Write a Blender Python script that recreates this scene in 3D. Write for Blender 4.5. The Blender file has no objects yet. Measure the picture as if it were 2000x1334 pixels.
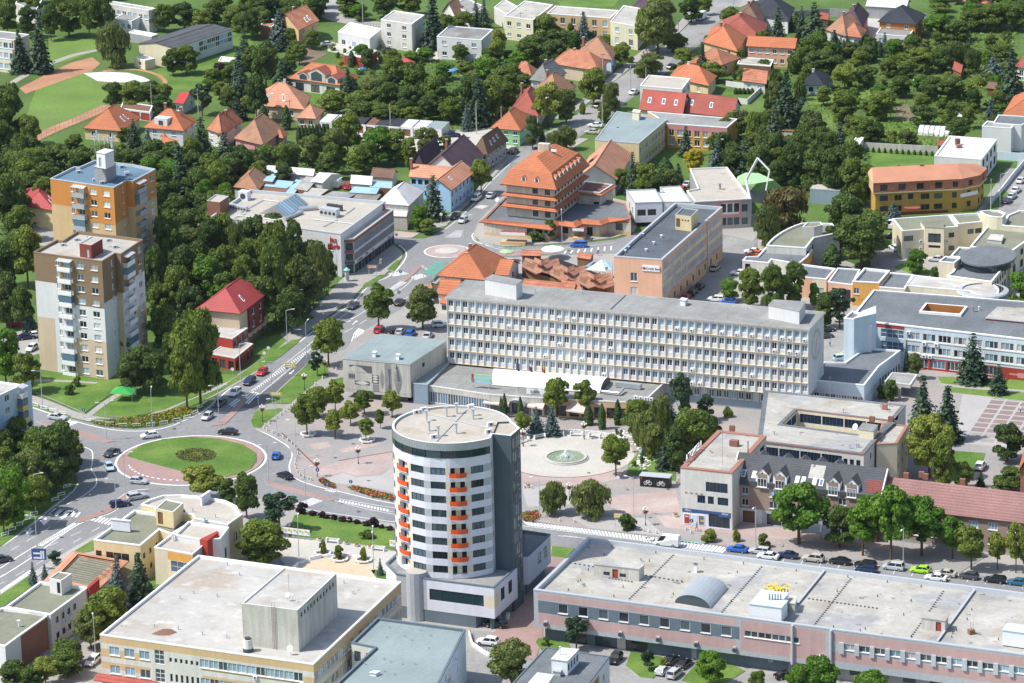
import bpy,math,random
from mathutils import Vector,Matrix
random.seed(7)
R_=random.Random(11)
SC=bpy.context.scene
COL=SC.collection
PI=math.pi
F,PITCH,ROLL,CAMH=7800.0,math.radians(17.5),math.radians(-1.26),285.0
cam=bpy.data.cameras.new('camera');cam.sensor_width=36.0;cam.lens=F*36/2000
cam.clip_start=5;cam.clip_end=6000
camo=bpy.data.objects.new('camera',cam);COL.objects.link(camo)
MC=Matrix.Rotation(PI/2-PITCH,4,'X')@Matrix.Rotation(ROLL,4,'Z')
camo.matrix_world=Matrix.Translation((0,0,CAMH))@MC
SC.camera=camo
SUN_ELEV,SUN_TO=math.radians(55),(1.0,0.22)
wd=bpy.data.worlds.new('World');SC.world=wd;wd.use_nodes=True
nt=wd.node_tree;bg=nt.nodes['Background'];sk=nt.nodes.new('ShaderNodeTexSky')
sk.sky_type='NISHITA';sk.sun_disc=False;sk.sun_elevation=SUN_ELEV
_l=Vector((-SUN_TO[0],-SUN_TO[1])).normalized()
sk.sun_rotation=math.atan2(_l.x,_l.y)
sk.air_density=1.0;sk.dust_density=1.5;sk.ozone_density=1.0
nt.links.new(sk.outputs[0],bg.inputs[0]);bg.inputs[1].default_value=0.15
sl=bpy.data.lights.new('sun','SUN');sl.energy=4.2;sl.angle=math.radians(0.53);sl.color=(1.0,0.975,0.93)
so=bpy.data.objects.new('sun',sl);COL.objects.link(so)
_d=Vector((-_l.x*math.cos(SUN_ELEV),-_l.y*math.cos(SUN_ELEV),-math.sin(SUN_ELEV)))
so.rotation_euler=_d.to_track_quat('-Z','Y').to_euler();so.location=(0,900,400)
SC.view_settings.view_transform='Standard';SC.view_settings.look='None'
SC.view_settings.gamma=1;SC.view_settings.exposure=0.30;SC.view_settings.use_curve_mapping=False
SC.render.engine='CYCLES'
SC.cycles.max_bounces=5;SC.cycles.diffuse_bounces=3;SC.cycles.glossy_bounces=2
SC.cycles.transparent_max_bounces=4;SC.cycles.transmission_bounces=2
SC.cycles.use_denoising=True
M3=MC.to_3x3()
def G(x,y,z=0.0):
 d=M3@Vector(((x-1000)/F,(667-y)/F,-1))
 t=(z-CAMH)/d.z
 return Vector((d.x*t,d.y*t,z))
MI=M3.inverted()
def PX(v):
 c=MI@(Vector(v)-Vector((0,0,CAMH)))
 return(1000+F*c.x/-c.z,667-F*c.y/-c.z)
def SCL(x,y,z=0.0):
 p=G(x,y,z);return F/(p-Vector((0,0,CAMH))).length
def G2(x,y,z=0.0):
 p=G(x,y,z);return Vector((p.x,p.y))
MATS={}
def mat(name,col,rough=.85,n1=(0.15,.18),n2=(2.5,.12),bump=0.0,spec=.3,metal=0.0,tint=None,streak=0.0,course=0.0,cols=0.0,seams=None,rnd=0.0,stain=None):
 m=bpy.data.materials.new(name);m.use_nodes=True;t=m.node_tree;N=t.nodes;L=t.links
 b=N['Principled BSDF'];b.inputs['Roughness'].default_value=rough;b.inputs['Metallic'].default_value=metal
 b.inputs['Specular IOR Level'].default_value=spec
 geo=N.new('ShaderNodeNewGeometry');pos=geo.outputs['Position']
 def noise(scale,vec=pos,detail=3):
  n=N.new('ShaderNodeTexNoise');n.inputs['Scale'].default_value=scale;n.inputs['Detail'].default_value=detail
  L.new(vec,n.inputs['Vector']);return n.outputs['Fac']
 def math_(op,a,bb):
  n=N.new('ShaderNodeMath');n.operation=op
  for i,v in enumerate((a,bb)):
   if isinstance(v,(int,float)):n.inputs[i].default_value=v
   else:L.new(v,n.inputs[i])
  return n.outputs[0]
 def rng(v,lo,hi,a=.3,c=.7):
  n=N.new('ShaderNodeMapRange');L.new(v,n.inputs[0]);n.inputs[1].default_value=a;n.inputs[2].default_value=c
  n.inputs[3].default_value=lo;n.inputs[4].default_value=hi;return n.outputs[0]
 f=None
 def mul(v):
  nonlocal f
  f=v if f is None else math_('MULTIPLY',f,v)
 if n1:mul(rng(noise(n1[0]),1-n1[1],1+n1[1]))
 if n2:mul(rng(noise(n2[0],detail=5),1-n2[1],1+n2[1]))
 if streak:
  mp=N.new('ShaderNodeMapping');mp.inputs['Scale'].default_value=(1,1,.08);L.new(pos,mp.inputs[0])
  mul(rng(noise(1.1,mp.outputs[0]),1-streak,1+streak*.4))
 bumpsrc=None
 sx=N.new('ShaderNodeSeparateXYZ');L.new(pos,sx.inputs[0])
 if course:
  w=math_('FRACT',math_('DIVIDE',sx.outputs[2],course),0);bumpsrc=w
  mul(rng(w,.72,1.06,0,.6))
  mul(rng(noise(5,detail=2),.86,1.14))
 if seams:
  a,wdt,dep=seams
  u=math_('ADD',math_('MULTIPLY',sx.outputs[0],math.cos(a)),math_('MULTIPLY',sx.outputs[1],math.sin(a)))
  w=math_('FRACT',math_('DIVIDE',u,wdt),0);mul(rng(w,1-dep,1.0,0,.14))
  fl=math_('FLOOR',math_('DIVIDE',u,wdt),0)
  wn=N.new('ShaderNodeTexWhiteNoise');wn.noise_dimensions='1D';L.new(fl,wn.inputs['W']);mul(rng(wn.outputs[0],1-dep*.5,1+dep*.5,0,1))
 if rnd:
  oi=N.new('ShaderNodeObjectInfo');mul(rng(oi.outputs['Random'],1-rnd,1+rnd,0,1))
 cc=N.new('ShaderNodeRGB');cc.outputs[0].default_value=(*col,1);c=cc.outputs[0]
 def mixc(fac,a,bcol):
  x=N.new('ShaderNodeMix');x.data_type='RGBA'
  if isinstance(fac,(int,float)):x.inputs[0].default_value=fac
  else:L.new(fac,x.inputs[0])
  L.new(a,x.inputs[6]);x.inputs[7].default_value=(*bcol,1);return x.outputs[2]
 if tint:c=mixc(rng(noise(tint[1],detail=4),0,1,.42,.62),c,tint[0])
 for st in(stain if isinstance(stain,list)else[stain]if stain else[]):c=mixc(math_('MULTIPLY',rng(noise(st[1],detail=6),0,1,st[2],st[2]+(st[4]if len(st)>4 else.12)),st[3]if len(st)>3 else.7),c,st[0])
 if f is not None:
  v=N.new('ShaderNodeVectorMath');v.operation='SCALE';L.new(c,v.inputs[0]);L.new(f,v.inputs['Scale']);c=v.outputs[0]
 L.new(c,b.inputs['Base Color'])
 if bump:
  bp=N.new('ShaderNodeBump');bp.inputs['Strength'].default_value=bump;bp.inputs['Distance'].default_value=.05
  L.new(bumpsrc if bumpsrc is not None else noise(6,detail=4),bp.inputs['Height']);L.new(bp.outputs[0],b.inputs['Normal'])
 MATS[name]=m;return m
def leafmat(name,c1,c2,trans=.25):
 m=bpy.data.materials.new(name);m.use_nodes=True;t=m.node_tree;N=t.nodes;L=t.links
 b=N['Principled BSDF'];b.inputs['Roughness'].default_value=.55;b.inputs['Specular IOR Level'].default_value=.25
 oi=N.new('ShaderNodeObjectInfo');geo=N.new('ShaderNodeNewGeometry')
 n=N.new('ShaderNodeTexNoise');n.inputs['Scale'].default_value=.55;n.inputs['Detail'].default_value=3;L.new(geo.outputs['Position'],n.inputs['Vector'])
 mr=N.new('ShaderNodeMapRange');L.new(n.outputs['Fac'],mr.inputs[0]);mr.inputs[1].default_value=.32;mr.inputs[2].default_value=.68;mr.inputs[3].default_value=-.3;mr.inputs[4].default_value=.3
 ri=N.new('ShaderNodeMath');ri.operation='MULTIPLY_ADD';L.new(geo.outputs['Random Per Island'],ri.inputs[0]);ri.inputs[1].default_value=.3;L.new(mr.outputs[0],ri.inputs[2])
 ad=N.new('ShaderNodeMath');ad.operation='ADD';ad.use_clamp=True;L.new(oi.outputs['Random'],ad.inputs[0]);L.new(ri.outputs[0],ad.inputs[1])
 x=N.new('ShaderNodeMix');x.data_type='RGBA';L.new(ad.outputs[0],x.inputs[0]);x.inputs[6].default_value=(*c1,1);x.inputs[7].default_value=(*c2,1)
 L.new(x.outputs[2],b.inputs['Base Color'])
 tr=N.new('ShaderNodeBsdfTranslucent');L.new(x.outputs[2],tr.inputs['Color'])
 ms=N.new('ShaderNodeMixShader');ms.inputs[0].default_value=trans
 L.new(b.outputs[0],ms.inputs[1]);L.new(tr.outputs[0],ms.inputs[2]);L.new(ms.outputs[0],N['Material Output'].inputs[0])
 MATS[name]=m;return m
def glossy(name,col,rough=.12,spec=.5,metal=0.0):
 m=mat(name,col,rough,None,None,spec=spec,metal=metal,rnd=.0);return m
mat('white_wall',(.67,.67,.655),n1=(.2,.05),n2=(3,.05),streak=.06)
mat('cream_wall',(.70,.63,.46),n1=(.2,.06),n2=(3,.05),streak=.08)
mat('pale_wall',(.64,.625,.57),n1=(.2,.08),n2=(3,.06),streak=.12)
mat('concrete_wall',(.53,.51,.45),n1=(.2,.1),n2=(3,.08),streak=.2)
mat('grey_wall',(.34,.34,.34),n1=(.2,.08),n2=(3,.06),streak=.1)
mat('bluegrey_wall',(.26,.33,.38),n1=(.2,.06),n2=(3,.05),streak=.06)
mat('paleblue_wall',(.56,.66,.72),n1=(.2,.06),n2=(3,.05),streak=.08)
mat('lilac_wall',(.68,.69,.74),n1=(.2,.05),n2=(3,.04),streak=.05)
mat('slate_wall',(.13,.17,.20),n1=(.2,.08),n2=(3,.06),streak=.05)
mat('teal_cladding',(.075,.105,.12),rough=.5,n1=(.3,.08),n2=(3,.06),streak=.1)
mat('brown_wall',(.245,.17,.105),n1=(.2,.06),n2=(3,.05))
mat('beige_wall',(.60,.47,.34),n1=(.2,.06),n2=(3,.05),streak=.06)
mat('sand_wall',(.62,.43,.235),n1=(.2,.06),n2=(3,.05),streak=.06)
mat('orange_wall',(.60,.25,.065),n1=(.2,.06),n2=(3,.05),streak=.05)
mat('amber_wall',(.68,.36,.09),n1=(.2,.06),n2=(3,.05),streak=.05)
mat('ochre_wall',(.50,.30,.07),n1=(.2,.08),n2=(3,.06),streak=.08)
mat('peach_wall',(.74,.43,.28),n1=(.2,.06),n2=(3,.05),streak=.06)
mat('rose_wall',(.50,.335,.315),n1=(.2,.06),n2=(3,.05),streak=.08)
mat('pinkish_wall',(.60,.26,.26),n1=(.2,.06),n2=(3,.05),streak=.05)
mat('yellow_wall',(.68,.56,.33),n1=(.2,.06),n2=(3,.05),streak=.06)
mat('red_wall',(.36,.05,.035),n1=(.2,.06),n2=(3,.06))
mat('brick_wall',(.27,.125,.085),n1=(.2,.1),n2=(4,.15),course=.25)
mat('maroon_wall',(.22,.05,.04),n1=(.2,.1),n2=(4,.1))
mat('taupe_wall',(.32,.235,.185),n1=(.2,.07),n2=(4,.1))
mat('stone_wall',(.60,.55,.45),n1=(.2,.1),n2=(3,.1),streak=.2)
mat('skyblue_wall',(.34,.54,.72),n1=(.2,.06),n2=(3,.05))
mat('green_wall',(.30,.55,.30),n1=(.2,.06),n2=(3,.05))
mat('timber',(.20,.10,.05),n1=(.3,.15),n2=(6,.2))
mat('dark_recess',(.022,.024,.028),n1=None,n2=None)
mat('timber_orange',(.42,.18,.05),n1=(.3,.1),n2=(6,.15))
mat('felt_pale',(.42,.40,.355),n1=(.12,.12),n2=(1.6,.10),seams=(-1.95,1.0,.07),stain=[((.30,.25,.19),.13,.54,.5),((.27,.28,.30),.09,.56,.6,.06),((.10,.10,.10),.5,.665,.8,.03),((.56,.545,.51),.28,.58,.5)])
mat('felt_white',(.455,.44,.405),n1=(.12,.08),n2=(1.6,.06),seams=(1.24,1.1,.05),stain=[((.30,.215,.145),.06,.55,.55),((.33,.30,.26),.2,.53,.45),((.62,.61,.58),.35,.57,.5),((.14,.10,.08),.5,.70,.7,.04)])
mat('felt_beige',(.44,.405,.345),n1=(.12,.08),n2=(1.4,.07),seams=(1.24,1.0,.05),stain=[((.33,.26,.18),.12,.55,.45),((.25,.225,.19),.35,.62,.5),((.55,.52,.46),.2,.58,.4)])
mat('felt_grey',(.27,.27,.255),n1=(.1,.14),n2=(1.2,.12),seams=(-.42,1.0,.1),stain=[((.14,.13,.11),.07,.56,.6),((.36,.35,.32),.2,.57,.5)])
mat('felt_dark',(.095,.11,.125),n1=(.15,.18),n2=(1.5,.15),seams=(1.1,1.0,.12))
mat('felt_slate',(.15,.165,.175),n1=(.12,.15),n2=(1.5,.15),seams=(-.4,1.0,.1),stain=((.20,.15,.12),.12,.66,.6))
mat('felt_olive',(.21,.215,.155),n1=(.15,.12),n2=(2.0,.14),stain=((.34,.33,.27),.1,.68,.6))
mat('felt_teal',(.25,.305,.305),n1=(.1,.1),n2=(1.5,.06),seams=(-.42,1.1,.06),stain=[((.19,.21,.20),.12,.6,.5),((.36,.37,.35),.3,.68,.5)])
mat('felt_blue',(.115,.19,.25),n1=(.15,.1),n2=(1.6,.1))
mat('tile_orange',(.45,.155,.07),n1=(.3,.1),n2=(5,.12),course=.36,bump=.4,rough=.75)
mat('tile_terracotta',(.44,.185,.105),n1=(.3,.14),n2=(5,.16),course=.36,bump=.4,rough=.8,tint=((.36,.14,.08),.35))
mat('tile_pavilion',(.36,.175,.11),n1=(.3,.16),n2=(4,.2),course=.36,bump=.4,tint=((.27,.14,.10),.35))
mat('tile_salmon',(.52,.25,.15),n1=(.3,.12),n2=(5,.12),course=.36,bump=.4,rough=.8)
mat('tile_red',(.36,.085,.06),n1=(.3,.1),n2=(5,.12),course=.36,bump=.4,rough=.7)
mat('tile_crimson',(.38,.06,.055),n1=(.3,.08),n2=(5,.1),course=.36,bump=.4,rough=.6)
mat('tile_maroon',(.20,.06,.05),n1=(.3,.12),n2=(5,.14),course=.36,bump=.4,rough=.8)
mat('tile_wine',(.30,.085,.06),n1=(.3,.12),n2=(5,.14),course=.36,bump=.4,rough=.8)
mat('tile_brown',(.17,.10,.07),n1=(.3,.14),n2=(5,.14),course=.36,bump=.4)
mat('tile_old',(.42,.22,.13),n1=(.3,.16),n2=(4,.2),course=.36,bump=.4,tint=((.27,.15,.10),.3))
mat('tile_rose',(.285,.155,.14),n1=(.2,.12),n2=(5,.12),course=.42,bump=.5)
mat('slate_grey',(.085,.088,.095),n1=(.3,.14),n2=(5,.14),course=.36,bump=.3)
mat('slate_dark',(.035,.042,.052),n1=(.3,.14),n2=(5,.14),course=.36,bump=.3)
mat('slate_purple',(.085,.055,.07),n1=(.3,.14),n2=(5,.1),course=.36,bump=.3)
mat('shingle_grey',(.23,.23,.22),n1=(.3,.14),n2=(5,.14),course=.36,bump=.3)
mat('sheet_white',(.60,.595,.58),n1=(.2,.1),n2=(3,.08),rough=.6,stain=[((.40,.26,.19),.15,.66,.5),((.30,.29,.28),.25,.62,.6)])
mat('awning_beige',(.62,.49,.42),n1=None,n2=(2,.08))
mat('roof_salmon',(.50,.235,.145),n1=(.2,.1),n2=(4,.08))
mat('sheet_blue',(.33,.52,.68),n1=(.2,.1),n2=(3,.08),rough=.5)
mat('sheet_green',(.36,.55,.30),n1=(.2,.08),n2=(3,.05),rough=.6,seams=(.6,1.2,.08))
mat('sheet_red',(.45,.05,.05),n1=(.2,.08),n2=(3,.05),rough=.55)
mat('zinc',(.42,.46,.48),rough=.45,metal=.4,n1=(.3,.08),n2=(4,.06))
mat('rust',(.20,.105,.07),n1=(.4,.2),n2=(5,.2))
mat('membrane_white',(.80,.79,.75),n1=(.2,.05),n2=(3,.04),rough=.5)
mat('white_trim',(.82,.82,.80),n1=None,n2=(2,.06),rough=.6)
mat('offwhite_trim',(.66,.64,.59),n1=None,n2=(2,.1),rough=.7)
mat('grey_trim',(.40,.43,.45),n1=None,n2=(2,.08),rough=.5)
mat('dark_trim',(.06,.065,.075),n1=None,n2=(2,.08),rough=.5)
mat('blue_trim',(.05,.10,.25),n1=None,n2=(2,.08),rough=.5)
mat('brown_trim',(.10,.05,.03),n1=None,n2=(2,.08),rough=.6)
mat('ochre_trim',(.60,.50,.33),n1=None,n2=(2,.12),rough=.7)
mat('copper_trim',(.36,.17,.12),n1=None,n2=(3,.15),rough=.6)
mat('orange_panel',(.70,.10,.02),n1=None,n2=(2,.06),rough=.5)
mat('yellow_panel',(.74,.56,.16),n1=None,n2=(2,.06),rough=.6)
mat('steel',(.46,.48,.50),rough=.35,metal=.7,n1=None,n2=(5,.1))
mat('galvanised',(.55,.58,.60),rough=.5,metal=.3,n1=None,n2=(5,.1))
mat('white_metal',(.75,.76,.77),rough=.45,n1=None,n2=(5,.06))
mat('black_metal',(.02,.02,.022),rough=.5,n1=None,n2=None)
for nm,c,r in(('glass_dark',(.018,.024,.03),.06),('glass_mid',(.06,.085,.10),.08),('glass_blue',(.10,.17,.23),.1),('glass_teal',(.018,.045,.055),.06),('curtain',(.42,.43,.42),.35),('blind_blue',(.26,.37,.45),.3),('blind_white',(.62,.63,.62),.5)):
 mat(nm,c,r,None,None,spec=.6,rnd=.25)
mat('grass_rough',(.078,.142,.027),n1=(.05,.22),n2=(1.5,.3),tint=((.10,.155,.035),.06),stain=((.19,.165,.09),.03,.68,.4))
mat('lawn',(.092,.182,.026),n1=(.12,.2),n2=(2.2,.22),tint=((.12,.19,.035),.12))
mat('sports_turf',(.135,.225,.038),n1=(.06,.15),n2=(1.2,.15),tint=((.14,.21,.05),.07))
mat('asphalt',(.235,.235,.232),n1=(.08,.08),n2=(1.2,.12),stain=[((.165,.165,.165),.1,.56,.5),((.30,.295,.285),.22,.57,.45),((.12,.12,.12),.5,.69,.6,.03)])
mat('asphalt_old',(.29,.285,.27),n1=(.08,.12),n2=(1.2,.12),stain=((.20,.195,.18),.12,.58,.7))
mat('asphalt_patch',(.12,.122,.125),n1=(.2,.1),n2=(1.5,.1))
mat('pavement',(.36,.34,.305),n1=(.1,.05),n2=(2.0,.12),tint=((.33,.315,.29),.12))
mat('plaza_grey',(.30,.288,.275),n1=(.1,.05),n2=(2.0,.12),tint=((.345,.295,.27),.05))
mat('plaza_light',(.40,.38,.36),n1=(.1,.07),n2=(2.0,.08))
mat('plaza_pink',(.40,.30,.27),n1=(.1,.1),n2=(2.0,.1),tint=((.43,.36,.33),.15))
mat('plaza_beige',(.48,.455,.40),n1=(.1,.08),n2=(2.0,.08))
mat('brick_paving',(.34,.225,.20),n1=(.12,.1),n2=(3.0,.15))
mat('square_brown',(.25,.185,.17),n1=(.12,.08),n2=(3,.1))
mat('sand_floor',(.56,.44,.31),n1=(.1,.1),n2=(2.0,.1))
mat('clay_track',(.42,.215,.125),n1=(.1,.15),n2=(1.5,.15))
mat('chip_white',(.62,.62,.61),n1=(.15,.1),n2=(2,.1))
mat('soil',(.20,.15,.105),n1=(.1,.2),n2=(1.5,.2))
mat('kerb_stone',(.42,.41,.39),n1=None,n2=(3,.1))
mat('paint_white',(.78,.78,.76),n1=(.4,.08),n2=(2.5,.14),rough=.7)
mat('paint_yellow',(.70,.48,.06),n1=None,n2=(2.5,.14),rough=.7)
mat('green_tent',(.05,.36,.08),n1=None,n2=(2,.08))
mat('paint_mint',(.30,.62,.52),n1=None,n2=(2.5,.1))
mat('water_pool',(.22,.29,.20),rough=.08,n1=None,n2=(2,.12),spec=.6)
mat('water_blue',(.05,.25,.55),rough=.1,n1=None,n2=None,spec=.6)
mat('foam',(.85,.88,.88),n1=None,n2=None,rough=.4)
mat('stone_pale',(.62,.61,.58),n1=None,n2=(3,.1))
mat('trunk_bark',(.11,.08,.055),n1=None,n2=(6,.25))
mat('skin',(.50,.30,.21),n1=None,n2=None);mat('tyre',(.015,.015,.016),n1=None,n2=None)
mat('lamp_globe',(.86,.82,.70),rough=.3,n1=None,n2=None)
leafmat('leaf_green',(.098,.160,.024),(.205,.265,.042),.36)
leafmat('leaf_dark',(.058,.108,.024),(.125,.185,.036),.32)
leafmat('leaf_lime',(.16,.23,.03),(.30,.34,.06),.38)
leafmat('leaf_bright',(.095,.205,.020),(.15,.28,.028),.35)
leafmat('leaf_olive',(.095,.138,.036),(.195,.235,.06),.36)
leafmat('leaf_spruce',(.030,.064,.032),(.058,.102,.048),.14)
leafmat('leaf_blue',(.062,.105,.095),(.10,.150,.135),.1)
leafmat('leaf_thuja',(.028,.065,.014),(.055,.105,.022),.15)
leafmat('leaf_plum',(.030,.014,.018),(.060,.028,.030),.15)
leafmat('leaf_yellow',(.42,.34,.015),(.55,.46,.03),.3)
leafmat('leaf_rust',(.17,.125,.04),(.13,.15,.045),.3)
leafmat('petal_red',(.50,.03,.05),(.60,.10,.14),.2)
leafmat('petal_mixed',(.65,.45,.10),(.60,.12,.10),.2)
class MB:
 """collects faces in world coordinates, one mesh object at the end"""
 def __init__(s):s.v=[];s.f=[];s.m=[];s.names=[];s.smooth=False
 def mi(s,name):
  if name not in s.names:s.names.append(name)
  return s.names.index(name)
 def face(s,pts,m):
  i=len(s.v);s.v.extend(tuple(p)for p in pts);s.f.append(tuple(range(i,i+len(pts))));s.m.append(s.mi(m))
 def prism(s,poly,z0,z1,m,top=None,bottom=False,topz=True):
  n=len(poly)
  for i in range(n):
   a,b=poly[i],poly[(i+1)%n]
   s.face([(a[0],a[1],z0),(b[0],b[1],z0),(b[0],b[1],z1),(a[0],a[1],z1)],m)
  if topz:s.face([(p[0],p[1],z1)for p in poly],top or m)
  if bottom:s.face([(p[0],p[1],z0)for p in reversed(poly)],m)
 def box(s,c,sz,m,ang=0.0,top=None):
  """c = centre of the base"""
  hx,hy=sz[0]/2,sz[1]/2;ca,sa=math.cos(ang),math.sin(ang)
  poly=[(c[0]+x*ca-y*sa,c[1]+x*sa+y*ca)for x,y in((-hx,-hy),(hx,-hy),(hx,hy),(-hx,hy))]
  s.prism(poly,c[2],c[2]+sz[2],m,top,True)
 def tube(s,p0,p1,r0,m,r1=None,n=6,cap=True):
  p0,p1=Vector(p0),Vector(p1);r1=r0 if r1 is None else r1;d=(p1-p0)
  if d.length<1e-6:return
  d.normalize();a=d.orthogonal().normalized();b=d.cross(a)
  A=[p0+(a*math.cos(t)+b*math.sin(t))*r0 for t in[2*PI*k/n for k in range(n)]]
  B=[p1+(a*math.cos(t)+b*math.sin(t))*r1 for t in[2*PI*k/n for k in range(n)]]
  for k in range(n):s.face([A[k],A[(k+1)%n],B[(k+1)%n],B[k]],m)
  if cap:s.face(B,m);s.face(A[::-1],m)
 def ball(s,c,r,m,sz=1.0,n=8,k=5):
  c=Vector(c);P=[]
  for j in range(k+1):
   ph=PI*j/k
   P.append([c+Vector((r*math.sin(ph)*math.cos(2*PI*i/n),r*math.sin(ph)*math.sin(2*PI*i/n),r*sz*math.cos(ph)))for i in range(n)])
  for j in range(k):
   for i in range(n):
    q=[P[j][i],P[j+1][i],P[j+1][(i+1)%n],P[j][(i+1)%n]]
    if j==0:q=[q[0],q[1],q[2]]
    elif j==k-1:q=[q[0],q[1],q[3]]
    s.face(q,m)
 def build(s,name,parent=None,label=None,kind=None,smooth=False):
  o0=wloc(parent)if parent else Vector((0,0,0))
  me=bpy.data.meshes.new(name)
  me.from_pydata([(v[0]-o0.x,v[1]-o0.y,v[2]-o0.z)for v in s.v],[],s.f)
  for n in s.names:me.materials.append(MATS[n])
  me.polygons.foreach_set('material_index',s.m)
  if smooth:me.polygons.foreach_set('use_smooth',[True]*len(s.f))
  me.update()
  return link(name,me,parent,(0,0,0),label,kind)
WL={}
def wloc(o):return WL[o.name]
def link(name,me,parent=None,loc=(0,0,0),label=None,kind=None):
 o=bpy.data.objects.new(name,me);COL.objects.link(o);o.location=loc
 WL[o.name]=Vector(loc)
 if parent:o.parent=parent;WL[o.name]=WL[parent.name]+Vector(loc)
 if label:o['label']=label
 if kind:o['kind']=kind
 return o
ALL=[]
def thing(name,label,cat,loc,group=None,rz=0.0,mesh=None):
 o=bpy.data.objects.new(name,mesh);COL.objects.link(o);o.location=loc;o.rotation_euler=(0,0,rz)
 WL[o.name]=Vector(loc);o['label']=label;o['category']=cat
 if group:o['group']=group
 ALL.append(o);return o
def struct(name,mb,label=None):
 o=mb.build(name);o['kind']='structure'
 if label:o['label']=label
 return o
def area(p):
 return.5*sum(p[i][0]*p[(i+1)%len(p)][1]-p[(i+1)%len(p)][0]*p[i][1]for i in range(len(p)))
def inset(p,d):
 n=len(p);q=[]
 for i in range(n):
  a,b,c=Vector(p[i-1][:2]),Vector(p[i][:2]),Vector(p[(i+1)%n][:2])
  e1,e2=(b-a),(c-b)
  if e1.length<1e-5 or e2.length<1e-5:q.append((b.x,b.y));continue
  e1.normalize();e2.normalize()
  n1,n2=Vector((-e1.y,e1.x)),Vector((-e2.y,e2.x));k=1+n1.dot(n2)
  o=(n1+n2)/max(k,.35);q.append((b.x+o.x*d,b.y+o.y*d))
 return q
def pts2(px,z):return[tuple(G2(x,y,z))for x,y in px]
def smooth_line(pts,k=6):
 """Catmull-Rom through the points"""
 P=[Vector(p)for p in pts];out=[]
 for i in range(len(P)-1):
  a,b,c,d=P[max(i-1,0)],P[i],P[i+1],P[min(i+2,len(P)-1)]
  for j in range(k):
   t=j/k;out.append(.5*((2*b)+(c-a)*t+(2*a-5*b+4*c-d)*t*t+(3*b-a-3*c+d)*t**3))
 out.append(P[-1]);return out
def quad4(px,z):
 """three corners (left, near, right) complete to a parallelogram"""
 p=pts2(px,z)
 if len(p)==3:p.append((p[0][0]+p[2][0]-p[1][0],p[0][1]+p[2][1]-p[1][1]))
 return p
def centre(p):return Vector((sum(q[0]for q in p)/len(p),sum(q[1]for q in p)/len(p),0))
WM={}
STY={'white2':('white_trim',2,1,('glass_dark','glass_mid','blind_blue','glass_mid','curtain'),1),'white3':('white_trim',3,1,('glass_dark','glass_mid','blind_blue','curtain'),1),'white1':('white_trim',1,1,('glass_dark','glass_mid'),1),'office2':('white_trim',2,1,('glass_dark','glass_dark','glass_mid','blind_blue','glass_blue'),0),'blue2':('white_trim',2,1,('blind_blue','blind_blue','glass_blue'),0),'pale2':('white_trim',2,1,('curtain','blind_white','blind_blue','glass_mid'),0),'office1':('white_trim',1,1,('glass_dark','glass_mid','blind_blue','curtain'),0),'blue1':('white_trim',1,1,('blind_blue',),0),'blinds2':('white_trim',2,1,('blind_blue','blind_blue','glass_mid'),1),'flat2':('white_trim',2,1,('curtain','glass_mid','blind_blue','blind_white','glass_dark'),1),'dark2':('dark_trim',2,1,('glass_dark','glass_mid'),0),'dark3':('dark_trim',3,1,('glass_mid','glass_dark','glass_teal','glass_mid','glass_blue'),0),'dark1':('dark_trim',1,1,('glass_dark','glass_mid'),0),'band5':('dark_trim',5,1,('glass_teal',),0),'band6':('dark_trim',6,2,('glass_teal','glass_mid'),0),'grid2':('white_trim',2,3,('glass_mid','glass_dark'),0),'grid4':('white_trim',4,2,('blind_blue','glass_blue'),0),'brown2':('brown_trim',2,1,('glass_dark','glass_mid'),0),'brown1':('brown_trim',1,1,('glass_dark',),0),'bluef3':('blue_trim',3,1,('glass_dark','glass_mid','glass_dark'),0),'bluef1':('blue_trim',1,1,('glass_dark',),0),'bluef6':('blue_trim',6,1,('glass_dark',),0),'cream3':('cream_wall',3,2,('glass_blue',),0),'slot':('grey_trim',1,1,('dark_recess',),0),'curtwall':('grey_trim',7,1,('glass_blue','glass_mid'),0),'bigw':('white_trim',4,1,('glass_mid','glass_blue'),0),'shutter':('grey_trim',1,1,('grey_trim',),0),'door':('dark_trim',1,1,('glass_dark',),0),'reddoor':('brown_trim',1,1,('red_wall',),0),'browndoor':('brown_trim',1,1,('timber',),0),}
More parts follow.
